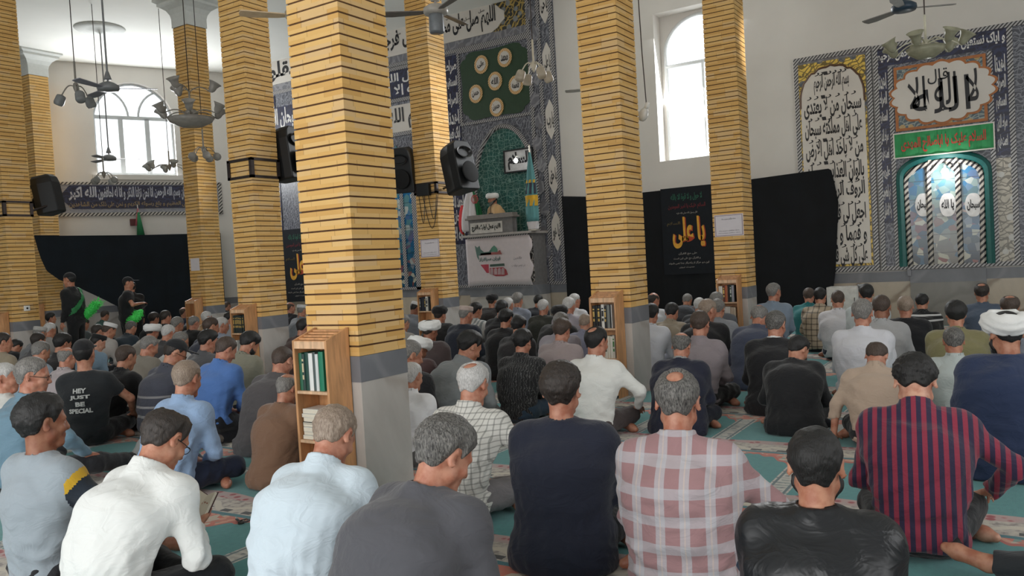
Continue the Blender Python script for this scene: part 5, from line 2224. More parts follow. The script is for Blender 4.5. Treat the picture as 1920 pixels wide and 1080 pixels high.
    if q.get('glasses'):
        mb = MB()
        for sx in (-1, 1):
            mb.tube([V3(sx * 0.034 + 0.023 * math.cos(t), 0.104, -0.006 + 0.017 * math.sin(t)) for t in [i * math.pi / 6 for i in range(13)]], 0.0018, 5)
            mb.tube([(sx * 0.058, 0.102, 0), (sx * 0.078, 0.05, 0.002), (sx * 0.083, -0.01, 0.004)], 0.002, 5)
        mb.tube([(-0.012, 0.105, 0), (0, 0.108, 0.003), (0.012, 0.105, 0)], 0.0018, 5)
        g_ = mb.build('glasses', M_black, root)
        g_.location = J['head']
        g_.rotation_euler = Matrix([list(r) for r in J['RH']]).to_euler()
        g_.scale = (s, s, s)
    for k in q.get('socks', ''):
        c = J['an' + k]

        def sock(P):
            d = foot_sdf(P, J, k, q, 0.006)
            return smin(d, cone(P, J['an' + k], J['an' + k] + (J['kn' + k] - J['an' + k]) * 0.22, 0.043 * s, 0.046 * s), 0.02) + folds(P, seed, 0.002, 2)
        mesh_obj('sock', net(sock, c - 0.3, c + 0.3, h, 'sock'), mat_cloth(('plain', q.get('sock_col', (186, 184, 178)))), root)
    root['_J'] = 0
    del root['_J']
    return root, J, loc, R


m, nt, b = nmat('eye')
v = coords(nt)
x, y, z = sep(nt, v)
nt.links.new(mix(nt, math_(nt, 'GREATER_THAN', y, 0.0102), srgb(226, 220, 212), srgb(38, 26, 20)), b.inputs['Base Color'])
b.inputs['Roughness'].default_value = 0.2
M_eye = m


# ---------------------------------------------------------------- the congregation
def pl(*c):
    return ('plain', c)


DK = pl(20, 21, 26)
NV = pl(30, 36, 54)
GY = pl(96, 94, 92)
BR = pl(72, 60, 54)
J_ = dict(style='jacket')
PEOPLE = [
    # nearest row, left to right
    (80, 791, 'boy in grey polo shirt with a yellow and black sleeve band, knees drawn up', dict(style='tee', topname='polo_shirt', top=('armpatch', (146, 156, 164)), trousers=DK, legs='up', lean=2, bow=4, hair='full', hcol='black', skin='d', scale=0.94, armR='knee', armL='knee', girth=0.9, turn=-12, yaw=4)),
    (310, 823, 'man in white shirt and black trousers reading a small open book, wearing glasses', dict(top=pl(222, 224, 222), trousers=pl(18, 22, 28), lean=27, bow=26, hair='crown', patch=-0.025, hcol='dark', armR='book', armL='book', glasses=1, skin='m', yaw=2, girth=1.0)),
    (627, 816, 'grey-haired man in pale blue shirt with rolled sleeves before the nearest bookcase', dict(top=pl(200, 214, 224), trousers=pl(34, 42, 56), lean=26, bow=26, hcol='sandy', hair='short', skin='r', sleeveR='rolled', armR='lap', girth=1.12, yaw=8)),
    (834, 852, 'grey-haired man in charcoal suit jacket, leg stretched out in a pale sock', dict(J_, top=pl(78, 78, 84), trousers=pl(46, 48, 54), lean=28, bow=20, hair='full', hcol='salt', skin='r', legs='side', legL='cross', legR=((0.46, 0.30, 0.12), (0.86, 0.50, 0.08), (0.2, 0.25, 1.0)), socks='R', sock_col=(206, 204, 196), armR='book', yaw=-8, turn=-14, girth=1.08)),
    (1053, 731, 'man in navy blue suit jacket sitting upright with dark greying hair', dict(J_, top=pl(27, 32, 50), trousers=DK, lean=6, bow=3, hair='full', hcol='dark', skin='r', yaw=12, girth=1.05, sw=0.178, armR='lap', crease=0.6)),
    (1271, 753, 'man in faded red and grey plaid shirt with a bald patch', dict(top=('plaid', (158, 122, 124), (186, 188, 194), (206, 186, 172), 0.098), trousers=pl(44, 62, 84), lean=7, bow=16, hair='crown', patch=-0.098, hcol='salt', skin='r', yaw=12, girth=1.12, sw=0.18, untucked=1, armR='knee', sleeveR='long')),
    (1530, 872, 'young man in black leather jacket with short black hair and beard', dict(J_, top=('leather', (24, 26, 30)), trousers=DK, lean=10, bow=6, hair='short', hcol='black', beard='black', skin='m', yaw=6, girth=1.0, sw=0.175)),
    (1716, 718, 'man in crimson and navy vertically striped shirt, head bowed', dict(top=('stripe', (140, 44, 66), (42, 34, 62), 0.042), trousers=DK, lean=16, bow=38, hair='full', hcol='black', skin='l', yaw=6, untucked=1, girth=0.98, armR='knee', armL='lap')),
    (2010, 1010, 'barefoot man at the right edge, only his bare foot showing', dict(top=pl(60, 70, 84), trousers=pl(42, 46, 50), legs='side', legR='cross', legL=((-0.40, 0.40, 0.13), (-0.78, 0.46, 0.07), (-0.9, 0.25, 0.15)), hcol='black', pos=(3.38, -0.56), yaw=-4)),
    # second row
    (62, 704, 'grey-haired man with glasses in dusty blue shirt near the left edge', dict(top=pl(104, 134, 152), trousers=DK, lean=14, bow=4, hair='short', hcol='grey', skin='r', glasses=1, turn=-40, armR='knee', legs='side', legL='cross', legR=((0.30, 0.42, 0.14), (0.20, 0.78, 0.07), (0.1, 0.6, 0.8)), socks='R', sock_col=(150, 152, 150), girth=1.1)),
    (10, 709, 'grey-haired man in white shirt cut by the left edge', dict(top=pl(200, 200, 196), hcol='white', hair='short', skin='r', turn=-40, lean=10, bow=0)),
    (351, 710, 'grey-haired man in light blue shirt and navy trousers', dict(top=pl(142, 168, 202), trousers=pl(24, 34, 58), lean=18, bow=10, hair='short', hcol='sandy', skin='r', turn=10, armR='lap', girth=1.08, untucked=1, yaw=4)),
    (424, 656, 'man in vivid cornflower blue shirt with short brown hair', dict(top=pl(78, 116, 178), trousers=pl(18, 20, 28), lean=10, bow=28, hair='short', hcol='brown', skin='r', turn=-18, legs='kneel', socks='R', sock_col=(120, 112, 104), yaw=4)),
    (468, 645, 'bearded young man in khaki shirt kneeling beside the bookcase of the strapped column', dict(top=pl(134, 132, 116), trousers=DK, lean=14, bow=34, hair='full', hcol='black', beard='black', turn=-10, legs='kneel')),
    (530, 677, 'man in grey jacket with cropped brown hair leaning forward', dict(J_, top=pl(82, 78, 80), trousers=pl(60, 60, 66), lean=26, bow=18, hair='buzz', hcol='brown', yaw=10, skin='r')),
    (540, 729, 'man in brown jacket half hidden by the nearest bookcase', dict(J_, top=pl(122, 92, 72), trousers=BR, lean=12, bow=22, hair='bald', hcol='grey', yaw=0)),
    (329, 662, 'man in dark striped shirt wearing a black baseball cap and glasses', dict(top=('hstripe', (70, 72, 84), ((0.0, 0.13, (84, 84, 92)), (0.2, 0.225, (150, 148, 150)), (0.29, 0.31, (150, 148, 150)), (0.38, 0.40, (140, 138, 140)))), trousers=NV, hair='cap', hat=(22, 24, 28), lean=18, bow=22, turn=-30, glasses=1)),
    (237, 670, 'man in black top with dark cropped hair behind the striped shirt', dict(top=pl(16, 16, 20), trousers=DK, lean=22, bow=10, hair='short', hcol='brown', girth=1.05)),
    (158, 664, 'youth in black T-shirt printed with white words, wearing a black cap', dict(style='tee', topname='t_shirt', top=pl(30, 34, 38), trousers=DK, lean=2, bow=4, hair='cap', hat=(20, 20, 24), hcol='black', yaw=42, sw=0.16, girth=0.9, armR='knee', tag='words')),
    (126, 671, 'bald man in pale pinkish shirt beside the youth with printed T-shirt', dict(top=pl(168, 158, 160), lean=16, bow=10, hair='bald', hcol='grey', skin='r')),
    (773, 706, 'white-haired man in white shirt half hidden by the widest column', dict(top=pl(222, 222, 224), trousers=GY, lean=16, bow=8, hair='short', hcol='white')),
    (888, 720, 'white-haired man in white shirt with thin grey check', dict(top=('check', (214, 212, 206), (112, 112, 108), 0.030), trousers=pl(120, 116, 118), lean=18, bow=16, hair='crown', patch=-0.085, hcol='white', skin='r', untucked=1, armR='knee', yaw=2, sleeveR='long')),
    (881, 650, 'young black-haired man in pale grey long shirt, bowing', dict(top=pl(128, 132, 134), trousers=GY, lean=34, bow=16, hair='full', hcol='black', turn=-25, untucked=1)),
    (980, 642, 'young man in black sweater patterned with fine grey strokes', dict(top=('scribble', (30, 30, 32), (104, 104, 104)), topname='sweater', trousers=pl(40, 60, 78), lean=14, bow=14, hair='full', hcol='black', skin='r', untucked=1, yaw=6)),
    (1119, 641, 'man in bright white shirt with arm on his brown-trousered knee', dict(top=pl(226, 226, 222), trousers=pl(72, 62, 62), lean=14, bow=8, hair='crown', patch=-0.09, hcol='black', skin='r', armR='knee', turn=-22, yaw=4, untucked=1)),
    (1278, 649, 'bald man in navy jacket with dark hair round the sides', dict(J_, top=pl(24, 28, 48), trousers=pl(24, 28, 44), lean=14, bow=20, hair='bald', hcol='salt', skin='r', yaw=4, collar=(150, 150, 150), girth=1.1)),
    (1313, 608, 'man in mauve-grey shirt cross-legged behind the bald man in navy', dict(top=pl(140, 130, 134), trousers=pl(26, 26, 28), lean=12, bow=12, hair='short', hcol='brown', skin='r', armR='lap', untucked=1)),
    (1497, 655, 'young man in black suit turning his head down to the right', dict(J_, top=pl(20, 21, 25), trousers=DK, lean=26, bow=26, hair='short', hcol='black', skin='m', turn=-38, yaw=10, girth=1.05, socks='L', sock_col=(24, 26, 34))),
    (1644, 669, 'man in beige shirt bent forward with one bare hand on the carpet', dict(top=pl(186, 164, 146), trousers=DK, lean=24, bow=42, hair='bald', hcol='brown', skin='r', armL='floor', turn=-10, untucked=1, yaw=8, sleeveL='rolled')),
    (1788, 640, 'grey-haired man in pale grey-green shirt behind the striped shirt', dict(top=pl(178, 186, 184), trousers=DK, lean=10, bow=12, hair='short', hcol='salt', skin='m', turn=10, untucked=1)),
    (1886, 624, 'cleric in white turban and translucent navy blue robe at the right edge', dict(style='robe', top=pl(38, 52, 84), hair='turban', hcol='black', beard='black', lean=8, bow=6, skin='m', turn=25, girth=1.12, scale=1.04)),
    # third row, right half
    (1455, 609, 'grey-haired man in black jacket with white collar showing', dict(J_, top=pl(24, 24, 28), trousers=DK, lean=16, bow=12, hair='short', hcol='salt', skin='r', collar=(224, 224, 224), turn=-16, yaw=6)),
    (1424, 594, 'bald man in slate blue jacket beside the notice column', dict(J_, top=pl(66, 72, 92), trousers=pl(46, 58, 84), lean=28, bow=26, hair='bald', hcol='grey', skin='r')),
    (1451, 548, 'grey-haired man in pale blue shirt before the black cloth', dict(top=pl(126, 140, 156), trousers=NV, lean=6, bow=6, hair='short', hcol='grey', skin='r', turn=-25, legs='kneel', untucked=1)),
    (1517, 555, 'balding man in teal green shirt before the black cloth', dict(top=pl(30, 112, 116), trousers=DK, lean=18, bow=12, hair='receding', hcol='brown', skin='r')),
    (1538, 556, 'black-haired man in beige shirt with bold black check', dict(top=('check', (176, 160, 138), (20, 22, 26), 0.075), trousers=DK, lean=18, bow=10, hair='short', hcol='black', skin='m', untucked=1)),
    (1571, 562, 'man in white shirt with close-cropped brown hair and glasses', dict(top=pl(204, 202, 206), trousers=NV, lean=12, bow=8, hair='buzz', hcol='brown', skin='m', glasses=1, turn=14, untucked=1, scale=1.02)),
    (1617, 587, 'broad grey-haired man in white shirt, back squarely turned', dict(top=pl(206, 206, 212), trousers=NV, lean=10, bow=8, hair='short', hcol='grey', skin='r', untucked=1, girth=1.12, sw=0.18)),
    (1624, 551, 'black-haired man in white shirt nearest the white cabinet by the wall', dict(top=pl(188, 196, 198), lean=12, bow=6, hair='short', hcol='black', skin='m', turn=20, legs='kneel')),
    (1653, 577, 'bald brown-skinned man in dull white shirt by the marble wall', dict(top=pl(172, 172, 174), lean=18, bow=12, hair='buzz', hcol='brown', skin='d')),
    (1698, 575, 'man with pale cropped hair in black suit, back to the camera', dict(J_, top=pl(20, 21, 26), trousers=DK, lean=8, bow=8, hair='short', hcol='sandy', skin='r', girth=1.08, sw=0.178)),
    (1729, 567, 'child in black shirt with white bands by the wall', dict(top=('hstripe', (24, 24, 26), ((0.44, 0.46, (190, 190, 190)), (0.50, 0.52, (200, 200, 200)))), scale=0.85, hair='short', hcol='black', lean=18, bow=14)),
    (1841, 549, 'dark-haired man in slate blue shirt against the marble wall', dict(top=pl(78, 90, 108), lean=8, bow=8, hair='crown', hcol='dark', skin='m', untucked=1, girth=1.05)),
    (1792, 590, 'black-haired man in olive shirt with broad shoulders', dict(top=pl(128, 122, 86), trousers=BR, lean=14, bow=6, hair='full', hcol='black', skin='m', turn=10, girth=1.12, sw=0.19, untucked=1)),
    (1894, 577, 'brown-haired man partly hidden behind the white turban', dict(top=pl(124, 128, 138), lean=16, bow=14, hair='crown', hcol='brown')),
    # third row, middle
    (1226, 563, 'balding man in white shirt beside the side-window column', dict(top=pl(196, 198, 204), lean=18, bow=8, hair='bald', hcol='dark', skin='r', turn=-30)),
    (1221, 590, 'black-haired man in white shirt emerging from behind the brick column', dict(top=pl(208, 210, 218), lean=14, bow=12, hair='full', hcol='black')),
    (1260, 586, 'black-haired man in tan shirt bending forward', dict(top=pl(150, 138, 120), trousers=DK, lean=30, bow=14, hair='short', hcol='black', untucked=1)),
    (1289, 564, 'grey-haired man in charcoal coat bowing low before the black banner', dict(J_, top=pl(50, 52, 58), lean=40, bow=18, hair='short', hcol='grey')),
    (1312, 574, 'white-haired man in dark coat left of the two-shelf bookcase', dict(J_, top=pl(30, 32, 38), lean=18, bow=12, hair='short', hcol='white', skin='r')),
    (1327, 583, 'man with sandy grey hair in black jacket reaching forward', dict(J_, top=pl(22, 22, 26), trousers=DK, lean=22, bow=12, hair='short', hcol='sandy', skin='r', turn=-30)),
    (1346, 580, 'man in light grey shirt mostly hidden by the far bookcase', dict(top=pl(140, 142, 148), lean=20, bow=14, hcol='grey')),
    (1054, 621, 'brown-haired man in dusty pink shirt', dict(top=pl(160, 146, 146), trousers=GY, lean=18, bow=16, hair='full', hcol='brown', skin='r', untucked=1)),
    (1052, 606, 'grey-haired man in lilac grey shirt just behind the dusty pink shirt', dict(top=pl(150, 144, 152), lean=18, bow=12, hair='short', hcol='grey', yaw=4)),
    (1098, 606, 'sandy-haired man in lavender blue shirt next to the tall bookcase', dict(top=pl(134, 136, 156), lean=20, bow=16, hair='short', hcol='sandy', skin='m')),
    (1049, 592, 'man in black turban and black robe among the rows', dict(style='robe', top=pl(18, 18, 20), hair='black_turban', lean=16, bow=8)),
    (1067, 574, 'white-haired man in lilac shirt before the black cloth', dict(top=pl(146, 140, 148), lean=18, bow=10, hair='short', hcol='white', skin='r')),
    (1078, 564, 'white-haired man in white shirt right of the pulpit', dict(top=pl(196, 196, 200), lean=12, bow=6, hair='short', hcol='white', skin='r', turn=-25)),
    (1019, 576, 'white-haired man in dark olive jacket before the pulpit', dict(J_, top=pl(50, 52, 46), lean=10, bow=8, hair='short', hcol='white', skin='r')),
    (1010, 565, 'black-haired man in dark navy jacket before the pulpit', dict(J_, top=pl(24, 28, 38), lean=16, bow=8, hair='short', hcol='black', turn=-20)),
    (971, 563, 'grey-haired man in pale blue-grey shirt at the pulpit foot', dict(top=pl(126, 132, 146), lean=10, bow=6, hair='full', hcol='grey', skin='m', untucked=1)),
    (973, 612, 'black-haired man in charcoal sweater behind the patterned sweater', dict(top=pl(42, 40, 42), topname='sweater', lean=18, bow=14, hair='full', hcol='black', trousers=DK)),
    (949, 598, 'dark-haired man in black coat with hood down', dict(J_, top=pl(20, 20, 24), lean=16, bow=10, hair='full', hcol='black')),
    (953, 572, 'white-haired man facing the pulpit in grey shirt', dict(top=pl(120, 120, 124), lean=14, bow=4, hair='short', hcol='white', skin='r')),
    (941, 580, 'black-haired man in black jacket in front of the pulpit panel', dict(J_, top=pl(18, 20, 26), lean=12, bow=8, hair='full', hcol='black', yaw=2)),
    (923, 565, 'cleric in black turban and dark robe at the pulpit foot', dict(style='robe', top=pl(34, 28, 28), hair='black_turban', lean=12, bow=6)),
    (893, 583, 'boyish black-haired man in white striped shirt', dict(top=('stripe', (196, 196, 194), (130, 136, 138), 0.06), lean=18, bow=6, hair='full', hcol='black', turn=-20, yaw=-6)),
    (874, 591, 'elderly man in navy jacket, scarf on his bald head', dict(J_, top=pl(28, 34, 48), lean=16, bow=10, hair='kufi', hat=(186, 168, 160), hcol='grey', skin='r', turn=-15)),
    (825, 591, 'man in shiny black turban and black robe beside the pulpit column', dict(style='robe', top=pl(18, 18, 20), hair='black_turban', lean=12, bow=6)),
    (806, 620, 'cleric in round white turban and dark brown robe behind the nearest column', dict(style='robe', top=pl(66, 54, 54), hair='turban', lean=14, bow=8, skin='d')),
    (785, 654, 'cleric in white turban with head bowed, maroon brown robe', dict(style='robe', top=pl(72, 50, 50), hair='turban', lean=18, bow=26, skin='d', turn=-10)),
    (770, 666, 'grey-haired man in black coat at the edge of the nearest column', dict(J_, top=pl(20, 20, 24), lean=18, bow=10, hair='short', hcol='grey', skin='m', turn=-30)),
    (779, 579, 'man in white skullcap and grey jacket beside the low bookcase', dict(J_, top=pl(116, 120, 128), lean=16, bow=24, hair='kufi', hat=(214, 214, 216), hcol='black', skin='d', turn=-20)),
    (756, 606, 'man in pale grey shirt almost hidden by the nearest column', dict(top=pl(140, 136, 130), lean=20, bow=18, hcol='grey')),
    # far left crowd
    (391, 640, 'black-haired man in grey shirt kneeling left of the blue shirt', dict(top=pl(86, 86, 90), lean=18, bow=12, hair='full', hcol='black', turn=-25, skin='r')),
    (396, 613, 'brown-haired man in navy shirt near the strapped column', dict(top=pl(52, 56, 70), lean=18, bow=8, hair='short', hcol='brown', skin='m', turn=-20)),
    (388, 596, 'white-haired man in ochre jacket', dict(J_, top=pl(150, 118, 80), lean=14, bow=6, hair='short', hcol='white', skin='r', turn=-15)),
    (417, 610, 'grey-haired man in pale blue shirt beside the strapped column', dict(top=pl(140, 150, 168), lean=14, bow=8, hair='short', hcol='white', skin='r', turn=-30)),
    (431, 597, 'bearded dark-haired man half hidden by the bookcase of the strapped column', dict(top=pl(150, 150, 156), lean=14, bow=8, hair='short', hcol='black', beard='black', turn=-20)),
    (426, 574, 'bald man in black beside the thin far column', dict(top=pl(26, 28, 34), lean=12, bow=8, hair='buzz', hcol='brown', skin='r')),
    (364, 606, 'grey-haired man in black jacket in the left crowd', dict(J_, top=pl(18, 18, 20), lean=16, bow=14, hair='short', hcol='grey', skin='r')),
    (333, 609, 'grey-haired man in dark grey jacket in the left crowd', dict(J_, top=pl(52, 52, 56), lean=18, bow=14, hair='short', hcol='grey', skin='m')),
    (346, 586, 'balding man in navy suit near the small far bookcase', dict(J_, top=pl(30, 38, 62), lean=10, bow=6, hair='bald', hcol='brown', skin='m', turn=-20)),
    (366, 592, 'black-haired man seated below the small far bookcase', dict(top=pl(40, 40, 44), lean=20, bow=14, hair='full', hcol='black')),
    (316, 625, 'white-haired man in dark grey sweater behind the black cap', dict(top=pl(60, 58, 60), topname='sweater', lean=18, bow=16, hair='short', hcol='white', skin='r')),
    (339, 640, 'grey-haired man in white shirt behind the black baseball cap', dict(top=pl(186, 184, 182), lean=24, bow=12, hair='short', hcol='grey', skin='r', turn=-20)),
    (311, 595, 'dark-haired man at the back in black shirt', dict(top=pl(22, 24, 28), lean=14, bow=8, hair='short', hcol='dark', skin='r')),
    (289, 598, 'dark-haired man at the back in charcoal coat', dict(J_, top=pl(30, 32, 36), lean=14, bow=8, hair='full', hcol='dark')),
    (286, 622, 'cleric in white turban and pale robe in the left crowd', dict(style='robe', top=pl(142, 136, 128), hair='turban', lean=18, bow=12, skin='r')),
    (280, 650, 'grey-haired man in beige jacket in the left crowd', dict(J_, top=pl(124, 118, 108), lean=18, bow=20, hair='short', hcol='grey', skin='r', turn=-20)),
    (246, 615, 'dark-haired man in dark blue-green shirt bending forward', dict(top=pl(44, 56, 66), lean=26, bow=14, hair='short', hcol='salt', skin='m')),
    (205, 620, 'man wearing a flat white cap and white shirt', dict(top=pl(176, 170, 166), lean=22, bow=18, hair='kufi', hat=(220, 220, 220), hcol='brown', skin='m', turn=-15)),
    (183, 622, 'dark-haired man in pale shirt next to the flat white cap', dict(top=pl(150, 146, 140), lean=22, bow=14, hair='short', hcol='dark')),
    (184, 643, 'man in black skullcap and light blue shirt', dict(top=pl(122, 146, 166), lean=24, bow=16, hair='kufi', hat=(18, 20, 22), hcol='black', skin='l', turn=-20)),
    (158, 608, 'dark-haired man with pale headband in grey shirt', dict(top=pl(76, 82, 84), lean=22, bow=14, hair='short', hcol='black')),
    (197, 592, 'brown-haired man sitting low by the left wall', dict(top=pl(40, 78, 74), lean=16, bow=16, hair='short', hcol='dark', skin='m')),
    (96, 597, 'black-haired man in black sitting against the far brick column', dict(top=pl(14, 15, 18), lean=4, bow=0, hair='full', hcol='black', skin='m', yaw=-40, turn=10)),
    (94, 619, 'white-haired man near the far brick column', dict(top=pl(150, 146, 142), lean=16, bow=12, hair='short', hcol='white', skin='m')),
    (75, 627, 'man wearing a pale skullcap near the left column', dict(top=pl(110, 112, 116), lean=16, bow=12, hair='kufi', hat=(170, 168, 164), hcol='grey', skin='m')),
    (72, 640, 'dark-haired man in grey shirt near the left column', dict(top=pl(84, 84, 88), lean=16, bow=12, hair='short', hcol='dark')),
    (118, 645, 'black-haired man in dark shirt in front of the bald man', dict(top=pl(40, 38, 40), lean=18, bow=12, hair='full', hcol='black')),
    (77, 660, 'grey-haired man in pale blue shirt behind the man with glasses', dict(top=pl(144, 160, 176), lean=22, bow=14, hair='short', hcol='grey', skin='m')),
    (30, 650, 'man in black coat bowing low near the left edge', dict(J_, top=pl(14, 15, 18), lean=44, bow=24, hair='short', hcol='black')),
    (6, 642, 'man in beige shirt cut by the left edge, side of his face showing', dict(top=pl(150, 138, 118), lean=8, bow=4, hair='short', hcol='dark', skin='m', turn=-20)),
    (545, 577, 'balding man seen between the two strapped and widest columns', dict(top=pl(30, 32, 38), lean=10, bow=6, hair='bald', hcol='brown', skin='r', turn=-25)),
    (566, 583, 'man in white skullcap behind the widest column', dict(top=pl(120, 124, 130), lean=14, bow=10, hair='kufi', hat=(200, 200, 200), hcol='grey')),
    (569, 614, 'man in brown coat behind the widest column', dict(J_, top=pl(66, 46, 44), lean=16, bow=12, hair='short', hcol='black')),
    (1344, 566, 'grey-haired man peering from behind the far bookcase', dict(top=pl(90, 92, 98), lean=14, bow=8, hair='short', hcol='grey')),
]
# distance of some men from the camera, read off the width of their heads
DD = {(80, 791): 3.6, (310, 823): 3.65, (627, 816): 3.65, (834, 852): 3.05, (1053, 731): 3.95, (1271, 753): 3.6, (1530, 872): 2.6, (1716, 718): 3.95, (62, 704): 4.8, (351, 710): 5.7,
      (424, 656): 7.3, (468, 645): 7.6, (530, 677): 7.0, (540, 729): 6.0, (888, 720): 4.8, (881, 650): 7.4, (980, 642): 7.4, (1119, 641): 6.7, (1278, 649): 6.7, (1313, 608): 7.6,
      (1497, 655): 6.5, (1644, 669): 6.1, (1617, 587): 7.6, (1788, 640): 7.0, (1455, 609): 7.3, (773, 706): 5.6, (329, 662): 7.4, (158, 664): 6.9, (237, 670): 7.9, (126, 671): 8.8}
REL = {0: 0.988, 1: 1.026, 2: 0.997, 3: 1.032, 4: 1.001, 5: 1.014, 6: 0.926, 7: 1.009, 8: 0.972, 9: 1.028, 10: 0.930, 11: 0.979, 12: 0.898, 13: 0.897, 14: 0.969, 15: 0.820, 16: 0.996, 17: 0.939, 18: 1.014, 19: 0.876, 20: 0.811, 21: 0.964, 22: 1.032, 23: 0.894, 24: 0.949, 25: 0.870, 26: 0.967, 27: 0.853, 28: 0.860, 29: 0.820, 30: 1.040, 31: 0.961, 32: 1.000, 33: 0.930, 34: 0.902, 35: 0.944, 36: 0.928, 37: 0.995, 38: 0.916, 39: 1.000, 40: 0.902, 41: 0.850, 42: 0.916, 43: 0.930, 44: 0.930, 45: 0.930, 46: 0.930, 47: 0.958, 48: 0.930, 49: 0.888, 50: 1.014, 51: 0.958, 52: 0.930, 53: 0.944, 54: 0.860, 55: 0.916, 56: 0.986, 57: 0.930, 58: 0.916, 59: 0.888, 60: 0.972, 61: 0.888, 62: 0.930, 63: 0.944, 64: 0.958, 65: 0.930, 66: 0.930, 67: 0.972, 68: 0.930, 69: 0.930, 70: 0.888, 71: 0.944, 72: 0.930, 73: 0.930, 74: 0.958, 75: 1.014, 76: 0.930, 77: 0.930, 78: 0.916, 79: 0.930, 80: 0.916, 81: 0.972, 82: 0.930, 83: 0.916, 84: 0.930, 85: 0.916, 86: 0.986, 87: 0.930, 88: 0.930, 89: 0.930, 90: 0.916, 91: 0.972, 92: 0.916, 93: 0.902, 94: 0.930, 95: 0.930, 96: 0.930, 97: 0.944, 98: 0.944, 99: 0.916, 100: 0.958, 101: 0.944, 102: 0.902, 103: 0.972, 104: 0.930, 105: 0.930, 106: 0.930, 107: 0.986}
FOLK = []
for i_, (px_, py_, lab, kw) in enumerate(PEOPLE):
    if i_ in REL:
        kw['scale'] = REL[i_]
    tag = kw.pop('tag', None)
    FOLK.append((tag,) + person((px_, py_), lab, **kw))

# three young men standing at the back left
for px_, py_, lab, kw in (
        (138, 526, 'young man standing in black with a green sash, holding a green feather duster', dict(pos=None, top=pl(14, 15, 18), hair='beanie', hat=(24, 26, 30), yaw=118, turn=0, armR='hang', armL='hang', hcol='black', skin='m')),
        (233, 533, 'young man standing in black T-shirt and black cap holding a green feather duster', dict(style='tee', topname='t_shirt', top=pl(18, 19, 24), hair='cap', hat=(20, 20, 24), yaw=-40, turn=0, bow=22, armR=(0.12, 0.30, 1.08), armL='hang', hcol='black', skin='m')),
        (248, 540, 'young man standing in black with head turned aside at the back left', dict(top=pl(16, 14, 16), hair='full', yaw=70, bow=18, armR='hang', armL='hang', hcol='black', skin='m'))):
    kw.pop('pos', None)
    kw.update(legs='stand', trousers=pl(14, 15, 18), scale=0.93, res=0.014)
    q = dict(_defaults)
    q.update(kw)
    dd = {138: 14.3, 233: 15.2, 248: 16.4}[px_]
    d_ = ray(px_, py_)
    t_ = dd
    sc_ = (CAM_H + t_ * d_[2]) / 1.62
    kw['scale'] = sc_
    kw['pos'] = (t_ * d_[0], t_ * d_[1])
    FOLK.append(('stand%d' % px_,) + person((px_, py_), lab, **kw))


# ---------------------------------------------------------------- bookcases and their books
def mat_wood(rgb=(206, 152, 104)):
    m, nt, b = nmat('pine_wood')
    v = coords(nt)
    mp = nt.nodes.new('ShaderNodeMapping')
    mp.inputs['Scale'].default_value = (1, 1, 0.12)
    nt.links.new(v, mp.inputs[0])
    n = noise(nt, mp.outputs[0], 26, 4, 0.6, dist=0.6)
    c = srgb(*rgb)
    nt.links.new(ramp(nt, n, [(0.3, srgb(*[int(q * 0.82) for q in rgb])), (0.6, c), (0.8, srgb(*[min(255, int(q * 1.08)) for q in rgb]))]), b.inputs['Base Color'])
    b.inputs['Roughness'].default_value = 0.45
    return m


M_wood = mat_wood()
M_wood_l = mat_wood((224, 184, 146))
SHELVES = {}
for key, y0, lab in (('A', 3.635, 'pine bookcase against the widest nearest column'), ('B', 8.677, 'pine bookcase at the foot of the strapped column left of centre'),
                     ('C', 3.557, 'pine bookcase at the foot of the column right of the pulpit'), ('D', 3.444, 'pine bookcase at the foot of the column with the white notice at right'),
                     ('F', 8.376, 'pine bookcase at the foot of the pulpit-side column'), ('E', 14.12, 'small-looking pine bookcase before the thin far column'),
                     ('G', 14.66, 'pine bookcase cut by the left edge of the picture'), ('H', 19.98, 'pine bookcase at the far left column, seen from its side')):
    X1 = COLS[key][0] - 0.004
    X0 = X1 - 0.2
    sc = empty('bookcase', (X0, y0, 0), 0, lab, 'bookcase', 'pine bookcases at the column feet')
    for s_ in (0, 1):
        mb = MB()
        yy = s_ * 0.282
        mb.prism([(0.0, 0.0), (0.196, 0.0), (0.196, 1.10), (0.0, 1.035)], yy, yy + 0.018, 'y')
        mb.build('side_panel', M_wood, sc)
    for z in (0.03, 0.39, 0.70):
        mb = MB()
        mb.box((0.002, 0.018, z), (0.19, 0.282, z + 0.018))
        mb.build('shelf_board', M_wood_l, sc)
    mb = MB()
    mb.box((0.185, 0.018, 0.03), (0.194, 0.282, 1.05))
    mb.build('back_panel', M_wood, sc)
    mb = MB()
    mb.box((0.0, 0.018, 0.985), (0.012, 0.282, 1.03))
    mb.build('top_rail', M_wood_l, sc)
    for k in range(5):
        mb = MB()
        xk = 0.003 + k * 0.04
        zk = 1.033 + xk / 0.196 * 0.065
        mb.box((xk, 0.016, zk - 0.012), (xk + 0.026, 0.284, zk))
        mb.build('slat', M_wood, sc)
    SHELVES[key] = (X0, y0)

_bm = {}


def mcol(rgb):
    if rgb not in _bm:
        _bm[rgb] = plain(rgb, 0.55, var=0.06, scale=8, name='book_cover')
    return _bm[rgb]


M_pages = plain((222, 214, 196), 0.8, var=0.05, name='pages')
M_gold = plain((190, 160, 92), 0.4, 0.4, name='gold_print')
ORD = ('first', 'second', 'third', 'fourth', 'fifth', 'sixth', 'seventh', 'eighth', 'ninth', 'tenth')


def cname(c):
    r, g, b_ = c
    if max(c) - min(c) < 22:
        return 'white' if r > 195 else ('grey' if r > 90 else 'black')
    if g > r and g >= b_:
        return 'green'
    if b_ > r:
        return 'navy'
    return 'cream' if min(c) > 150 else ('maroon' if g < 60 else 'brown')


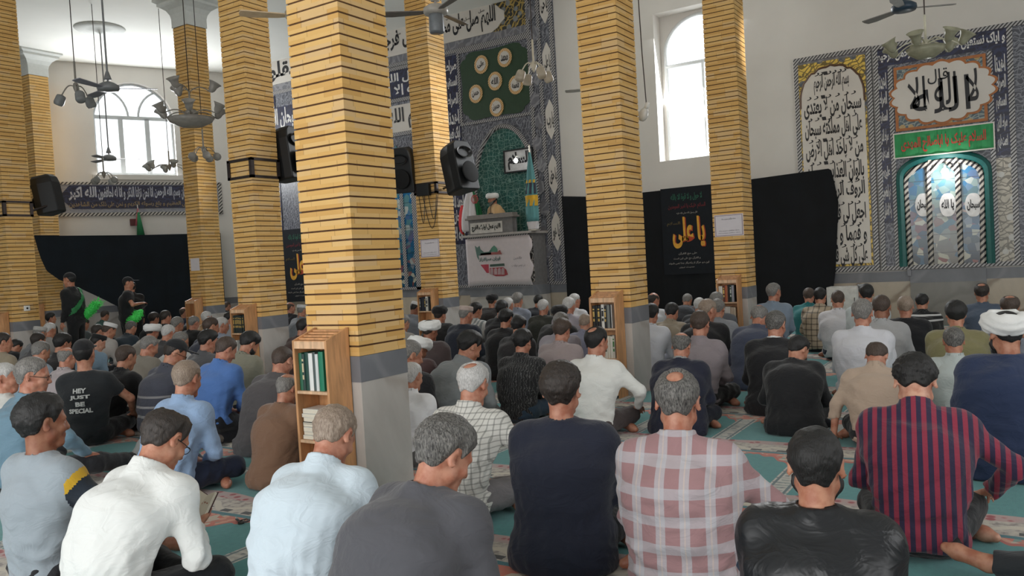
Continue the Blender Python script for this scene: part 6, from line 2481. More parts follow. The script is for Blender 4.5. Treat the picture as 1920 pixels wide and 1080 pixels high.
def books(key, z, level, which, row, h0=0.235):
    X0, y0 = SHELVES[key]
    y = y0 + 0.28
    rng = random.Random(hash((level, which)) % 1000 if False else len(which) * 7 + len(level))
    total = sum(r[1] for r in row)
    k = min(1.0, 0.258 / total)
    for i, (c, t, hh, gold) in enumerate(row):
        t = t * k
        h = h0 * hh
        ya, yb = y - t + 0.0008, y - 0.0008
        zb0 = z + 0.0185
        b0 = MB()
        xf = X0 + 0.02 + rng.uniform(0, 0.012)
        xb = X0 + 0.165
        n = 5
        sp = [(xf + 0.004 * (2 * (j / n) - 1) ** 2, yb + (ya - yb) * j / n) for j in range(n + 1)]
        b0.prism(sp + [(xb, ya), (xb, ya + 0.002), (xf + 0.008, ya + 0.002), (xf + 0.008, yb - 0.002), (xb, yb - 0.002), (xb, yb)], zb0, zb0 + h, 'z')
        adj = cname(c)
        o = b0.build('book', mcol(c), None, label='%s upright book, %s from left, %s shelf, %s' % (adj, ORD[i], level, which), cat='book', group='books on the column bookcases')
        p = MB()
        p.box((xf + 0.009, ya + 0.0025, zb0 + 0.004), (xb - 0.003, yb - 0.0025, zb0 + h - 0.005))
        p.build('page_block', M_pages, o)
        if gold:
            g = MB()
            for a, b_ in ((0.3, 0.42), (0.5, 0.74), (0.80, 0.86)):
                g.box((xf - 0.0015, ya + t * 0.18, zb0 + h * a), (xf + 0.002, yb - t * 0.18, zb0 + h * b_))
            g.build('spine_label', M_gold if gold == 1 else mcol(gold), o)
        y -= t


def stack(key, z, level, which, items, off=0.0):
    X0, y0 = SHELVES[key]
    zz_ = z + 0.019
    for i, (c, t, w) in enumerate(items):
        b0 = MB()
        yb = y0 + 0.275 - off
        b0.box((X0 + 0.02 + 0.006 * (i % 2), yb - w, zz_), (X0 + 0.165, yb - 0.004 * (i % 3), zz_ + t - 0.001), 0, 0.002)
        o = b0.build('book', mcol(c), None, label='%s lying book, %s from bottom of pile, %s shelf, %s' % (cname(c), ORD[i], level, which), cat='book', group='books on the column bookcases')
        p = MB()
        p.box((X0 + 0.017 + 0.006 * (i % 2), yb - w + 0.003, zz_ + 0.003), (X0 + 0.021 + 0.006 * (i % 2), yb - 0.012, zz_ + t - 0.004))
        p.build('page_block', M_pages, o)
        zz_ += t


WA = 'nearest bookcase'
books('A', 0.70, 'upper', WA, [((22, 92, 66), .030, 1, 0), ((34, 58, 54), .022, .98, (200, 186, 150)), ((16, 62, 52), .036, 1.02, 0), ((222, 224, 222), .036, 1.0, 0), ((70, 84, 84), .022, 1.03, 0), ((206, 210, 210), .026, .98, 0), ((16, 118, 88), .040, 1.04, 0)])
stack('A', 0.39, 'lower', WA, [((214, 212, 204), .026, .16), ((222, 218, 206), .022, .16), ((206, 208, 204), .03, .15), ((216, 212, 198), .02, .165), ((60, 66, 66), .012, .16), ((224, 222, 214), .028, .15), ((210, 208, 200), .024, .16), ((226, 226, 220), .03, .14)])
WC = 'bookcase right of pulpit'
books('C', 0.70, 'upper', WC, [((16, 20, 22), .03, 1, 1), ((20, 26, 26), .022, 1.0, 0), ((20, 22, 26), .034, 1, 1), ((30, 34, 34), .012, 1, 0), ((214, 212, 204), .034, 1.04, (24, 26, 28)), ((26, 28, 32), .026, .96, 1), ((118, 122, 118), .036, 1.02, 0), ((34, 38, 40), .014, 1.02, 0), ((216, 216, 214), .012, 1.03, 0)])
books('C', 0.39, 'middle', WC, [((216, 206, 186), .03, .9, 0), ((210, 204, 190), .03, .92, 0), ((220, 212, 196), .03, .88, 0), ((206, 200, 182), .03, .9, (90, 84, 70)), ((218, 212, 200), .03, .9, (84, 90, 70)), ((214, 206, 190), .03, .92, 0), ((222, 218, 206), .03, .9, 0), ((210, 204, 192), .026, .94, (60, 120, 60))], 0.25)
books('C', 0.03, 'lowest', WC, [((34, 36, 38), .05, .9, 0), ((200, 196, 184), .05, .95, 0), ((24, 30, 34), .05, .9, 1), ((206, 200, 190), .05, .9, 0)])
WD = 'bookcase below the notice'
books('D', 0.70, 'upper', WD, [((210, 206, 196), .055, .96, 0), ((86, 44, 34), .034, 1, 1), ((170, 88, 52), .028, 1.0, 0), ((180, 120, 92), .012, .98, 0), ((16, 16, 18), .03, 1.03, 0), ((26, 50, 42), .026, 1.03, (190, 196, 186)), ((150, 148, 156), .034, 1, 0), ((22, 24, 28), .014, 1, 0)])
books('D', 0.39, 'middle', WD, [((206, 200, 190), .03, 1, 0), ((212, 208, 200), .03, 1.02, 0), ((200, 196, 192), .022, .96, (110, 110, 116)), ((216, 212, 206), .07, 1.04, 0), ((196, 176, 156), .04, 1, 0), ((208, 192, 170), .04, 1, 0)])
stack('D', 0.03, 'lowest', WD, [((40, 40, 44), .03, .12), ((206, 202, 194), .035, .13), ((30, 32, 36), .03, .12), ((212, 210, 204), .04, .13), ((200, 198, 190), .035, .12), ((60, 58, 60), .02, .13)])
WB = 'bookcase left of centre'
books('B', 0.70, 'upper', WB, [((18, 34, 32), .036, 1, 1), ((22, 40, 36), .034, 1.0, 1), ((18, 32, 32), .034, 1.02, 1), ((22, 36, 36), .036, 1, 1), ((18, 32, 30), .034, .98, 1), ((26, 42, 40), .034, 1, 1)])
books('B', 0.39, 'middle', WB, [((206, 204, 198), .06, .9, 0), ((150, 150, 146), .05, .9, 0), ((200, 198, 190), .06, .92, 0)])
WF = 'bookcase left of pulpit'
books('F', 0.70, 'upper', WF, [((22, 28, 44), .03, .96, (180, 176, 160)), ((18, 24, 40), .04, .98, 0), ((20, 28, 44), .034, 1, 0), ((18, 24, 36), .03, .98, 1), ((206, 202, 192), .05, 1.03, (60, 60, 64)), ((28, 34, 40), .03, 1, 0)])
stack('F', 0.39, 'middle', WF, [((196, 176, 166), .05, .15), ((200, 190, 184), .04, .16), ((186, 150, 140), .04, .15)])


# ---------------------------------------------------------------- loudspeakers
def far(x, y, d):
    r = ray(x, y)
    return Vector((r[0] * d, r[1] * d, CAM_H + r[2] * d))


def speaker(x, y, d, yaw, tilt, hgt, label, arm):
    p = far(x, y, d)
    k = hgt / 0.7
    root = empty('loudspeaker', p, 0, label, 'loudspeaker', 'loudspeakers on the column straps')
    root.rotation_euler = (math.radians(tilt), 0, math.radians(yaw))
    # front faces -Y
    mb = MB()
    w, dp, h = 0.19 * k, 0.18 * k, 0.35 * k
    zs = [(-h, 0.9), (-h * 0.93, 1.0), (h * 0.55, 1.0), (h * 0.86, 0.88), (h, 0.6)]
    ring = lambda s, z: [(-w * s, -dp, z), (w * s, -dp, z), (w * s * 1.0, -dp * 0.3, z), (w * s * 0.62, dp * s, z), (-w * s * 0.62, dp * s, z), (-w * s, -dp * 0.3, z)]
    vs, fs = [], []
    for z, s in zs:
        vs += ring(s, z)
    for i in range(len(zs) - 1):
        for q_ in range(6):
            fs.append((i * 6 + q_, i * 6 + (q_ + 1) % 6, i * 6 + 6 + (q_ + 1) % 6, i * 6 + 6 + q_))
    fs += [tuple(range(6))[::-1], tuple(range((len(zs) - 1) * 6, len(zs) * 6))]
    mb.add(vs, fs)
    o = mb.build('cabinet', M_spk, root)
    bv = o.modifiers.new('round', 'BEVEL')
    bv.width = 0.02
    bv.segments = 3
    mb = MB()
    mb.lathe([(0.001, 0.0), (0.12 * k, 0.0), (0.15 * k, 0.02), (0.155 * k, 0.035), (0.14 * k, 0.04)], 24, (0, -dp - 0.03, -h * 0.35), Matrix.Rotation(math.pi / 2, 3, 'X'))
    mb.build('grille', M_spkg, root, smooth=True)
    mb = MB()
    R_ = Matrix.Rotation(-math.pi / 2, 3, 'X')
    vs, fs = [], []
    for i, (rx_, rz_, yy) in enumerate(((0.15, 0.085, -0.035), (0.135, 0.07, -0.03), (0.09, 0.045, 0.02), (0.03, 0.025, 0.06))):
        for q_ in range(20):
            a = q_ * math.pi / 10
            vs.append((rx_ * k * math.cos(a), -dp + yy, h * 0.5 + rz_ * k * math.sin(a)))
    for i in range(3):
        for q_ in range(20):
            fs.append((i * 20 + q_, i * 20 + 20 + q_, i * 20 + 20 + (q_ + 1) % 20, i * 20 + (q_ + 1) % 20))
    fs.append(tuple(60 + q_ for q_ in range(20))[::-1])
    mb.add(vs, fs)
    mb.build('horn', M_horn, root, smooth=True)
    mb = MB()
    inv = root.rotation_euler.to_matrix().inverted()
    t_ = inv @ (Vector(arm) - p)
    mb.tube([(0, dp * 0.8, -h * 0.5), (t_.x * 0.5, t_.y * 0.5 + dp * 0.3, -h * 0.5 + (t_.z + h * 0.5) * 0.5), tuple(t_)], 0.02, 6)
    mb.build('bracket', M_metal, root)
    return root


M_spk = plain((15, 17, 20), 0.5, var=0.1, name='speaker_black')
M_spkg = plain((8, 8, 10), 0.8, name='speaker_grille')
M_horn = plain((26, 26, 28), 0.25, name='horn_black')
speaker(92, 365, 14.5, 205, 10, 0.70, 'black loudspeaker on the left-edge column, its smooth back towards us', (7.54, 14.6, 2.82))
speaker(537, 291, 11.3, 12, -6, 0.73, 'black loudspeaker between the strapped column and the widest column', (7.76, 8.7, 2.87))
speaker(760, 318, 13.9, -75, 12, 0.76, 'black loudspeaker on the left side of the pulpit-side column', (10.86, 8.76, 2.75))
speaker(857, 316, 13.0, -8, -12, 0.80, 'black loudspeaker with open oval horn on the right side of the pulpit-side column', (11.0, 8.27, 2.75))
cb = empty('cable_box', (10.80, 8.52, 2.74), 0, 'small black cable box with hanging wires between the two pulpit-side loudspeakers', 'junction box')
mb = MB()
mb.box((-0.06, -0.13, -0.1), (0.006, 0.13, 0.1), 0, 0.01)
mb.build('housing', M_spk, cb)
for a, b_, dz in ((0.1, -0.02, -0.45), (0.02, -0.3, -0.55), (-0.1, -0.27, -0.4)):
    mb = MB()
    pts = [(-0.03, a + (b_ - a) * t, -0.1 + dz * math.sin(t * math.pi)) for t in [i / 12 for i in range(13)]]
    mb.tube(pts, 0.006, 5)
    mb.build('wire', M_black, cb)


# ---------------------------------------------------------------- ceiling fans
def fan(pos, blade, start, label, motor='flat', col=(150, 148, 142), mcolr=(120, 122, 124), rod_z=CZ, n=3):
    root = empty('ceiling_fan', pos, math.radians(start), label, 'ceiling fan', 'ceiling fans')
    mt, mt2 = plain(mcolr, 0.4), plain(col, 0.45)
    mb = MB()
    mb.tube([(0, 0, 0.08), (0, 0, rod_z - pos[2])], 0.014, 8)
    mb.build('rod', mt, root)
    mb = MB()
    mb.lathe([(0.012, 0.26), (0.02, 0.25), (0.055, 0.14), (0.055, 0.13)], 16)
    mb.build('canopy', mt, root, smooth=True)
    mb = MB()
    mb.lathe([(0.03, 0.1), (0.09, 0.08), (0.15, 0.04), (0.155, 0.0), (0.14, -0.03), (0.05, -0.04)], 24)
    mb.build('motor', mt, root, smooth=True)
    if motor == 'drum':
        mb = MB()
        mb.lathe([(0.085, -0.03), (0.09, -0.05), (0.095, -0.24), (0.085, -0.26), (0.01, -0.262)], 20)
        mb.build('regulator_drum', plain((112, 116, 120), 0.4), root, smooth=True)
    for k in range(n):
        a = 2 * math.pi * k / n
        R_ = Matrix.Rotation(a, 3, 'Z')
        mb = MB()
        pts = [(0.13, -0.03), (0.22, -0.055), (blade * 0.8, -0.075), (blade, -0.06), (blade + 0.012, 0.0), (blade, 0.06), (blade * 0.8, 0.055), (0.22, 0.04), (0.13, 0.03)]
        vs = [tuple(R_ @ Vector((x_, y_, 0.0 + y_ * 0.18 - 0.0)) + Vector((0, 0, 0.005 - 0.0))) for x_, y_ in pts] + [tuple(R_ @ Vector((x_, y_, y_ * 0.18)) - Vector((0, 0, 0.006))) for x_, y_ in pts]
        m_ = len(pts)
        mb.add(vs, [tuple(range(m_)), tuple(range(m_, 2 * m_))[::-1]] + [(i, m_ + i, m_ + (i + 1) % m_, (i + 1) % m_) for i in range(m_)])
        mb.build('blade', mt2, root)
    return root


def view_angle(x):
    d = ray(x, 500)
    return math.degrees(math.atan2(d[1], d[0]))


# start angle -90 from the line of sight puts the first blade to the right of the picture
p = far(203, 166, 12.0)
fan(p, 0.66, view_angle(203) - 98, 'grey ceiling fan in front of the left arched window, upper one', col=(140, 140, 150))
rz_ = at(187, 53, Z=CZ)
pz = far(204, 298, math.hypot(rz_.x, rz_.y) / math.hypot(*ray(204, 298)[:2]))
fan(Vector((rz_.x, rz_.y, pz.z)), 0.62, view_angle(204) - 88, 'small-looking ceiling fan low before the left arched window', col=(150, 150, 154))
rose = MB()
rose.lathe([(0.52, -0.005), (0.5, -0.03), (0.3, -0.04), (0.12, -0.07), (0.03, -0.12)], 32, (rz_.x, rz_.y, CZ))
setp(rose.build('ceiling_rose', M_capital, None, smooth=True), 'round white plaster rose on the ceiling above the low fan', 'ceiling rose')
p = far(817, 22, 10.0)
fan(p, 0.68, view_angle(817) + 86, 'ceiling fan with grey drum beneath, before the pulpit inscription', 'drum', (104, 98, 92), (170, 164, 156))
p = far(1695, 16, 10.5)
fan(p, 0.62, view_angle(1695) - 70, 'dark blue-hubbed ceiling fan high above the right mosaic', 'flat', (128, 126, 122), (42, 60, 76))
p = far(1100, 128, 13.0)
p = far(1130, 165, 13.6)
fan(p, 0.62, view_angle(1130) + 88, 'white ceiling fan mostly hidden behind the column right of the pulpit', 'flat', (182, 178, 172), (160, 158, 154))
p = far(562, 30, 8.6)
fan(p, 0.60, view_angle(562) + 96, 'tan ceiling fan whose blade tip shows left of the widest column', 'flat', (196, 172, 140), (150, 140, 124))


# ---------------------------------------------------------------- hanging lamps
def mat_shade(rgb, name='frosted_glass'):
    m, nt, b = nmat(name)
    v = coords(nt)
    nt.links.new(ramp(nt, noise(nt, v, 14, 3), [(0.3, srgb(*[int(q * 0.8) for q in rgb])), (0.7, srgb(*rgb))]), b.inputs['Base Color'])
    b.inputs['Roughness'].default_value = 0.25
    tl = nt.nodes.new('ShaderNodeBsdfTranslucent')
    tl.inputs['Color'].default_value = srgb(*rgb)
    ms = nt.nodes.new('ShaderNodeMixShader')
    ms.inputs[0].default_value = 0.5
    nt.links.new(b.outputs[0], ms.inputs[1])
    nt.links.new(tl.outputs[0], ms.inputs[2])
    nt.links.new(ms.outputs[0], nt.nodes['Material Output'].inputs[0])
    return m


def shade_prof(kind, k):
    if kind == 'bell':
        return [(0.012, 0.0), (0.03, 0.01), (0.05, 0.045), (0.055, 0.09), (0.075, 0.13), (0.095, 0.15), (0.088, 0.148), (0.05, 0.10), (0.02, 0.03)], k
    if kind == 'jar':
        return [(0.02, 0.0), (0.05, 0.01), (0.058, 0.03), (0.062, 0.11), (0.05, 0.14), (0.02, 0.145)], k
    return [(0.02, 0), (0.05, 0.02), (0.066, 0.06), (0.06, 0.10), (0.035, 0.125), (0.01, 0.13)], k


def pendant(pos, arms, radius, kind, k, label, rgb=(172, 174, 176), drop=0.0, bowl=0, tier2=0, start=0.3, down=True, metal=(128, 124, 116), droop=0.06):
    root = empty('hanging_lamp', pos, 0, label, 'hanging lamp', 'lamps hanging from the ceiling')
    mt = plain(metal, 0.4)
    sh = mat_shade(rgb)
    mb = MB()
    mb.tube([(0, 0, 0.06), (0, 0, CZ - pos[2])], 0.007, 6)
    mb.build('cable', M_metal, root)
    mb = MB()
    mb.lathe([(0.006, 0.4 * k), (0.014, 0.38 * k), (0.014, 0.12 * k), (0.035, 0.1 * k), (0.04, 0.05 * k), (0.02, 0.0), (0.004, -0.03 * k)], 12)
    mb.build('stem', mt, root, smooth=True)
    if bowl:
        mb = MB()
        mb.lathe([(0.02, -0.11 * k), (0.16 * bowl, -0.10 * k), (0.3 * bowl, -0.04 * k), (0.34 * bowl, 0.015 * k), (0.30 * bowl, 0.0), (0.05, -0.05 * k)], 28)
        mb.build('glass_bowl', sh, root, smooth=True)
    for lvl, (n, r, dz) in enumerate([(arms, radius, 0.0)] + ([(tier2, radius * 0.72, 0.34 * k)] if tier2 else [])):
        for i in range(n):
            a = start + 2 * math.pi * i / n + lvl * 0.5
            c, s = math.cos(a), math.sin(a)
            mb = MB()
            z_ = dz + 0.05 * k
            pts = [(c * r * t, s * r * t, z_ + 0.07 * k * math.sin(t * math.pi) - droop * t) for t in [j / 8 for j in range(9)]]
            mb.tube(pts, 0.008 * max(k, 0.8), 6)
            arm = mb.build('arm', mt, root)
            prof, kk = shade_prof(kind, k)
            mb = MB()
            R_ = Matrix.Rotation(math.pi - 0.42, 3, Vector((-s, c, 0))) if down else Matrix.Rotation(0.5, 3, Vector((-s, c, 0)))
            if down:
                R_ = Matrix.Rotation(-0.42, 3, Vector((-s, c, 0))) @ Matrix.Rotation(math.pi, 3, 'X')
            mb.lathe([(a_ * kk, b_ * kk) for a_, b_ in prof], 16, pts[-1], R_)
            mb.build('glass_shade', sh, arm, smooth=True)
    return root


pendant(far(143, 172, 12.0), 3, 0.20, 'jar', 1.15, 'three-armed lamp with grey glass jars hanging left of the arched window', (170, 172, 172), start=0.2, droop=0.1)
pendant(far(358, 224, 12.2), 6, 0.42, 'bell', 1.05, 'large two-tier chandelier with bell shades and glass bowl before the thin column', (192, 188, 182), bowl=1.0, tier2=3, start=0.9, down=False, droop=0.0)
pendant(far(195, 332, 16.5), 4, 0.2, 'ball', 1.0, 'small lamp of white glass bulbs over the frieze below the arched window', (176, 176, 172), start=0.4)
pendant(far(318, 318, 17.0), 6, 0.40, 'bell', 1.0, 'chandelier with small bell shades at the lower right of the arched window', (180, 180, 176), start=0.1, down=False)
pendant(far(382, 287, 15.0), 5, 0.20, 'ball', 1.1, 'cluster lamp of five clear bulbs in front of the thin far column', (186, 182, 176), start=0.5)
pendant(far(1001, 132, 10.5), 4, 0.17, 'jar', 1.0, 'lamp with pale glass jars beside the green medallion square', (214, 204, 188), start=1.0, metal=(190, 180, 160))
pendant(far(1736, 92, 9.0), 7, 0.34, 'bell', 0.95, 'cream glass chandelier in front of the round calligraphy at right', (196, 194, 172), start=0.3, down=False, metal=(190, 186, 166), bowl=0.6)
# single bulb on a flex
p = far(1212, 200, 9.2)
hb = empty('hanging_bulb', p, 0, 'single white bulb on a thin flex beside the right-hand brick column', 'lamp')
mb = MB()
mb.tube([(0.0, 0, 0.03), (0.0, 0.02, 0.6), (-0.01, 0.03, 1.4), (0, 0.05, CZ - p.z)], 0.006, 6)
mb.build('cable', M_metal, hb)
mb = MB()
R_ = Matrix.Rotation(0.5, 3, 'X') @ Matrix.Rotation(math.pi, 3, 'X')
mb.lathe([(0.02, -0.05), (0.026, -0.01), (0.026, 0.02)], 12, (0, 0, 0), R_)
hld = mb.build('lamp_holder', M_white, hb, smooth=True)
mb = MB()
mb.lathe([(0.026, 0.02), (0.045, 0.05), (0.058, 0.10), (0.052, 0.14), (0.03, 0.165), (0.002, 0.17)], 16, (0, 0, 0), R_)
mb.build('bulb', plain((206, 204, 198), 0.2), hb, smooth=True)

# ---------------------------------------------------------------- pulpit
FX = 14.45
pu = empty('pulpit', (0, 0, 0), 0, 'grey stone pulpit with ledge, marble foot and rope moulding before the tiled wall', 'pulpit')
pl_, pr_ = at(879, 500, X=FX).y, at(1036, 500, X=FX + 0.3).y
lz = at(880, 446, X=FX).z
X2 = 15.12
mb = MB()
mb.box((FX + 0.02, pr_ + 0.35, 0.92), (FX + 0.12, pl_ - 0.02, lz - 0.001))
mb.box((FX + 0.12, pl_ - 0.12, 0.92), (X2, pl_ - 0.02, lz - 0.001))
mb.box((FX + 0.12, pr_ + 0.35, 0.92), (X2, pr_ + 0.42, lz - 0.001))
mb.build('pulpit_front', M_gstone, pu)
mb = MB()
mb.box((FX, pr_ + 0.3, 0.0), (X2, pl_, 0.74))
mb.build('marble_foot', M_marble, pu)
mb = MB()
mb.box((FX - 0.004, pr_ + 0.3, 0.74), (X2, pl_ + 0.004, 0.92))
mb.box((FX - 0.03, pr_ + 0.3, 0.92), (X2, pl_ + 0.03, 0.95))
mb.build('grey_stone_band', M_greystone, pu)
mb = MB()
mb.box((FX - 0.1, pr_ + 0.28, lz - 0.0), (FX + 0.14, pl_ + 0.1, lz + 0.05), 0, 0.01)
mb.box((FX + 0.14, pl_ - 0.14, lz - 0.0), (X2, pl_ + 0.1, lz + 0.05))
mb.box((FX + 0.14, pr_ + 0.28, lz - 0.0), (X2, pr_ + 0.45, lz + 0.05))
mb.build('ledge', plain((168, 162, 158), 0.6, name='ledge_stone'), pu)
mb = MB()
mb.box((FX - 0.02, pr_ + 0.35, lz - 0.06), (FX + 0.03, pl_, lz - 0.001))
mb.build('rope_moulding', M_rope, pu)
mb = MB()
mb.box((FX - 0.02, pr_ + 0.35, 0.951), (FX + 0.03, pl_, 1.01))
mb.build('rope_moulding', M_rope, pu)
mb = MB()
mb.box((FX + 0.01, pr_ + 0.36, 1.01), (FX + 0.018, at(1001, 500, X=FX).y, lz - 0.06))
mb.build('ivory_black_tiles', mat_arabesque((40, 38, 38), (190, 184, 176), None, 9, 'ivory_black_tile'), pu)

# white banner with the map, hung on the pulpit front
wb = empty('map_banner', (0, 0, 0), 0, 'white printed banner with a green and red country map on the pulpit front', 'banner')
ba, bb = pl_ - 0.0, at(1000, 490, X=FX).y
bz0, bz1 = at(886, 537, X=FX - 0.04).z, lz - 0.03
mb = MB()
nn = 30
vs, fs = [], []
for j in range(9):
    for i in range(nn + 1):
        u = i / nn
        rag = 0.05 * math.sin(j * 1.7) * (u > 0.97)
        vs.append((FX - 0.045 + 0.006 * math.sin(u * 9 + j * 0.6), ba + 0.01 + (bb - ba) * u + rag, bz0 + (bz1 - bz0) * j / 8 + 0.02 * math.sin(u * 4) * (j == 0)))
for j in range(8):
    for i in range(nn):
        a = j * (nn + 1) + i
        fs.append((a, a + nn + 1, a + nn + 2, a + 1))
mb.add(vs, fs)
cl = mb.build('banner_cloth', plain((206, 196, 198), 0.8, var=0.03, name='white_banner'), wb, smooth=True)
sd_ = cl.modifiers.new('thickness', 'SOLIDIFY')
sd_.thickness = 0.004


def bp(x, y):
    p_ = at(x, y, X=FX - 0.06)
    return (p_.y, p_.z)


def zb8(pts):      # from the close view of the banner back to the picture
    return [bp(860 + a / 6.75, 420 + c / 6.75) for a, c in pts]


BXX = FX - 0.058
for nm, rgb, pts in (('green_map_part', (92, 120, 112), [(203, 275), (235, 300), (262, 275), (275, 320), (320, 358), (380, 350), (405, 320), (410, 385), (250, 400), (262, 470), (232, 420), (215, 340)]),
                     ('green_dome', (84, 132, 112), [(402, 352), (402, 320), (420, 295), (445, 272), (472, 295), (488, 320), (488, 352)]),
                     ('red_band', (150, 84, 80), [(276, 372), (400, 360), (490, 355), (520, 330), (545, 382), (275, 398)]),
                     ('red_map_part', (176, 62, 78), [(275, 516), (378, 510), (382, 622), (352, 618), (318, 570)]),
                     ('dark_green_bar', (64, 88, 78), [(395, 512), (575, 498), (580, 530), (395, 542)]),
                     ('red_crowd_strip', (158, 66, 72), [(392, 556), (560, 546), (600, 580), (622, 640), (570, 660), (470, 662), (392, 630)])):
    mb = MB()
    q_ = zb8(pts)
    mb.prism(q_, BXX, BXX + 0.004, 'x')
    mb.build(nm, plain(rgb, 0.7), wb)
mb = MB()
for cx_ in (420, 468, 515, 560):
    q_ = zb8([(cx_ - 20, 640), (cx_ - 18, 570), (cx_, 552), (cx_ + 18, 570), (cx_ + 20, 640)])
    mb.prism(q_, BXX - 0.004, BXX, 'x')
mb.build('pink_arches', plain((176, 150, 152), 0.7), wb)
mb = MB()
a, c = bp(860 + 262 / 6.75, 420 + 480 / 6.75), bp(860 + 525 / 6.75, 420 + 410 / 6.75)
write(mb, 'ایران سرافراز', a[0], c[0], a[1], c[1], BXX - 0.002, 0, 0.05)
mb.build('green_lettering', plain((92, 112, 108), 0.7), wb)
mb = MB()
for (x0_, y0_, x1_, y1_, s_) in ((695, 455, 800, 405, 'خادمین'), (675, 548, 840, 500, 'در عصر عبادت')):
    a, c = bp(860 + x0_ / 6.75, 420 + y0_ / 6.75), bp(860 + x1_ / 6.75, 420 + y1_ / 6.75)
    write(mb, s_, a[0], c[0], a[1], c[1], BXX - 0.002, 0, 0.0)
mb.build('grey_lettering', plain((110, 104, 108), 0.7), wb)

# lectern on the pulpit
le = empty('lectern', (0, 0, 0), 0, 'grey stone lectern box with a white lettered plate on top of the pulpit', 'lectern')
LX = FX - 0.04
lzb = lz + 0.05
la, lb = at(879, 430, X=LX).y, at(961, 420, X=LX).y
ltz = at(920, 410, X=LX).z
mb = MB()
mb.box((LX, lb, lzb), (LX + 0.17, la, ltz))
mb.build('lectern_body', M_gstone, le)
mb = MB()
mb.box((LX - 0.06, lb - 0.06, ltz), (LX + 0.20, la + 0.05, ltz + 0.045), 0, 0.008)
mb.box((LX - 0.02, lb - 0.02, ltz + 0.045), (LX + 0.19, la + 0.02, ltz + 0.10), 0, 0.006)
mb.build('lectern_top', plain((138, 132, 128), 0.5), le)
mb = MB()
pa, pb_ = at(882, 430, X=LX - 0.01), at(942, 430, X=LX - 0.01)
pz0, pz1 = at(912, 437, X=LX - 0.01).z, at(912, 416.5, X=LX - 0.01).z
mb.box((LX - 0.012, pb_.y, pz0), (LX - 0.001, pa.y, pz1))
mb.build('name_plate', plain((200, 196, 190), 0.5), le)
mb = MB()
write(mb, 'اللهم عجل لولیک الفرج', pa.y - 0.04, pb_.y + 0.04, pz0 + 0.04, pz1 - 0.04, LX - 0.014, 0, 0.06)
mb.build('lettering', plain((28, 34, 28), 0.6), le)
mb = MB()
mp_ = at(926, 380, X=LX + 0.2)
# microphone
mc = empty('microphone', (LX + 0.1, at(920, 395, X=LX + 0.1).y, ltz + 0.10), 0, 'black gooseneck microphone on the lectern', 'microphone')
mb = MB()
mb.lathe([(0.05, 0), (0.05, 0.02), (0.01, 0.03)], 14)
mb.build('base', M_black, mc)
mb = MB()
mb.tube([(0, 0, 0.02), (0, 0.0, 0.14), (0.03, -0.02, 0.22), (0.09, -0.03, 0.26)], 0.006, 6)
mb.build('gooseneck', M_black, mc)
mb = MB()
mb.tube([(0.08, -0.03, 0.255), (0.10, -0.033, 0.27), (0.15, -0.04, 0.30)], [0.012, 0.022, 0.018], 10)
mb.build('foam_head', M_black, mc)

# the preacher
hp = at(934, 372, X=14.93)
kwp = dict(style='robe', top=pl(206, 168, 120) if 'pl' in globals() else ('plain', (206, 168, 120)), hair='turban', hcol='black', beard='grey', legs='stand', yaw=140, turn=0, bow=14, lean=2,
           armR=(0.16, 0.30, 1.12), armL=(-0.12, 0.30, 1.12), res=0.013, trousers=('plain', (90, 80, 70)), skin='m', crease=0.7, eyes=True, hat=(236, 236, 234))
person((934, 372), 'cleric standing at the lectern in white turban and golden beige cloak', pos=(14.86, hp.y), z=hp.z - 1.64, scale=1.0, **kwp)
mb = MB()
mb.box((FX + 0.13, pr_ + 0.43, hp.z - 1.64 - 0.1), (X2 - 0.0, pl_ - 0.13, hp.z - 1.642))
mb.build('pulpit_floor', M_gstone, pu)


# flags
def furled(name, x, y0_, y1_, X, w, parts, label, foot, ztop_pole):
    """cloth gathered round a pole; parts = material of each pleat"""
    t_, b_ = at(x, y0_, X=X), at(x, y1_, X=X)
    cy__ = (t_.y + b_.y) / 2
    root = empty('flag', (X, cy__, foot), 0, label, 'flag')
    mb = MB()
    mb.tube([(0, 0, 0.0), (0, 0, ztop_pole - foot)], 0.014, 8)
    mb.lathe([(0.001, 0.08), (0.02, 0.05), (0.014, 0.0)], 8, (0, 0, ztop_pole - foot))
    mb.lathe([(0.12, 0.0), (0.12, 0.02), (0.02, 0.04)], 16)
    mb.build('pole', plain((190, 184, 170), 0.3, 0.5), root)
    H_ = t_.z - b_.z
    n = len(parts)
    for k, (mat_, a0, a1, ztop, zbot, bulge) in enumerate(parts):
        mb = MB()
        vs, fs = [], []
        rows, cols = 16, 14
        for j in range(rows + 1):
            tt = j / rows
            z = (b_.z - foot) + H_ * (ztop + (zbot - ztop) * tt)
            fr = 1 - (z - (b_.z - foot)) / H_
            r = w * (0.12 + 0.88 * math.sin(min(fr * 1.25, 1) * math.pi / 2)) * bulge
            if fr > 0.9:
                r *= 1 - (fr - 0.9) * 2.2
            for i in range(cols + 1):
                aa = a0 + (a1 - a0) * i / cols
                rr = r * (1 + 0.14 * math.sin(aa * 7 + tt * 2 + k))
                vs.append((rr * math.cos(aa) * 0.7, rr * math.sin(aa), z))
        for j in range(rows):
            for i in range(cols):
                a = j * (cols + 1) + i
                fs.append((a, a + 1, a + cols + 2, a + cols + 1))
        mb.add(vs, fs)
        o = mb.build('flag_cloth', mat_[1], root, smooth=True)
        o['label'] = mat_[0] + ' part of the cloth'
        sd = o.modifiers.new('thickness', 'SOLIDIFY')
        sd.thickness = 0.006
    return root


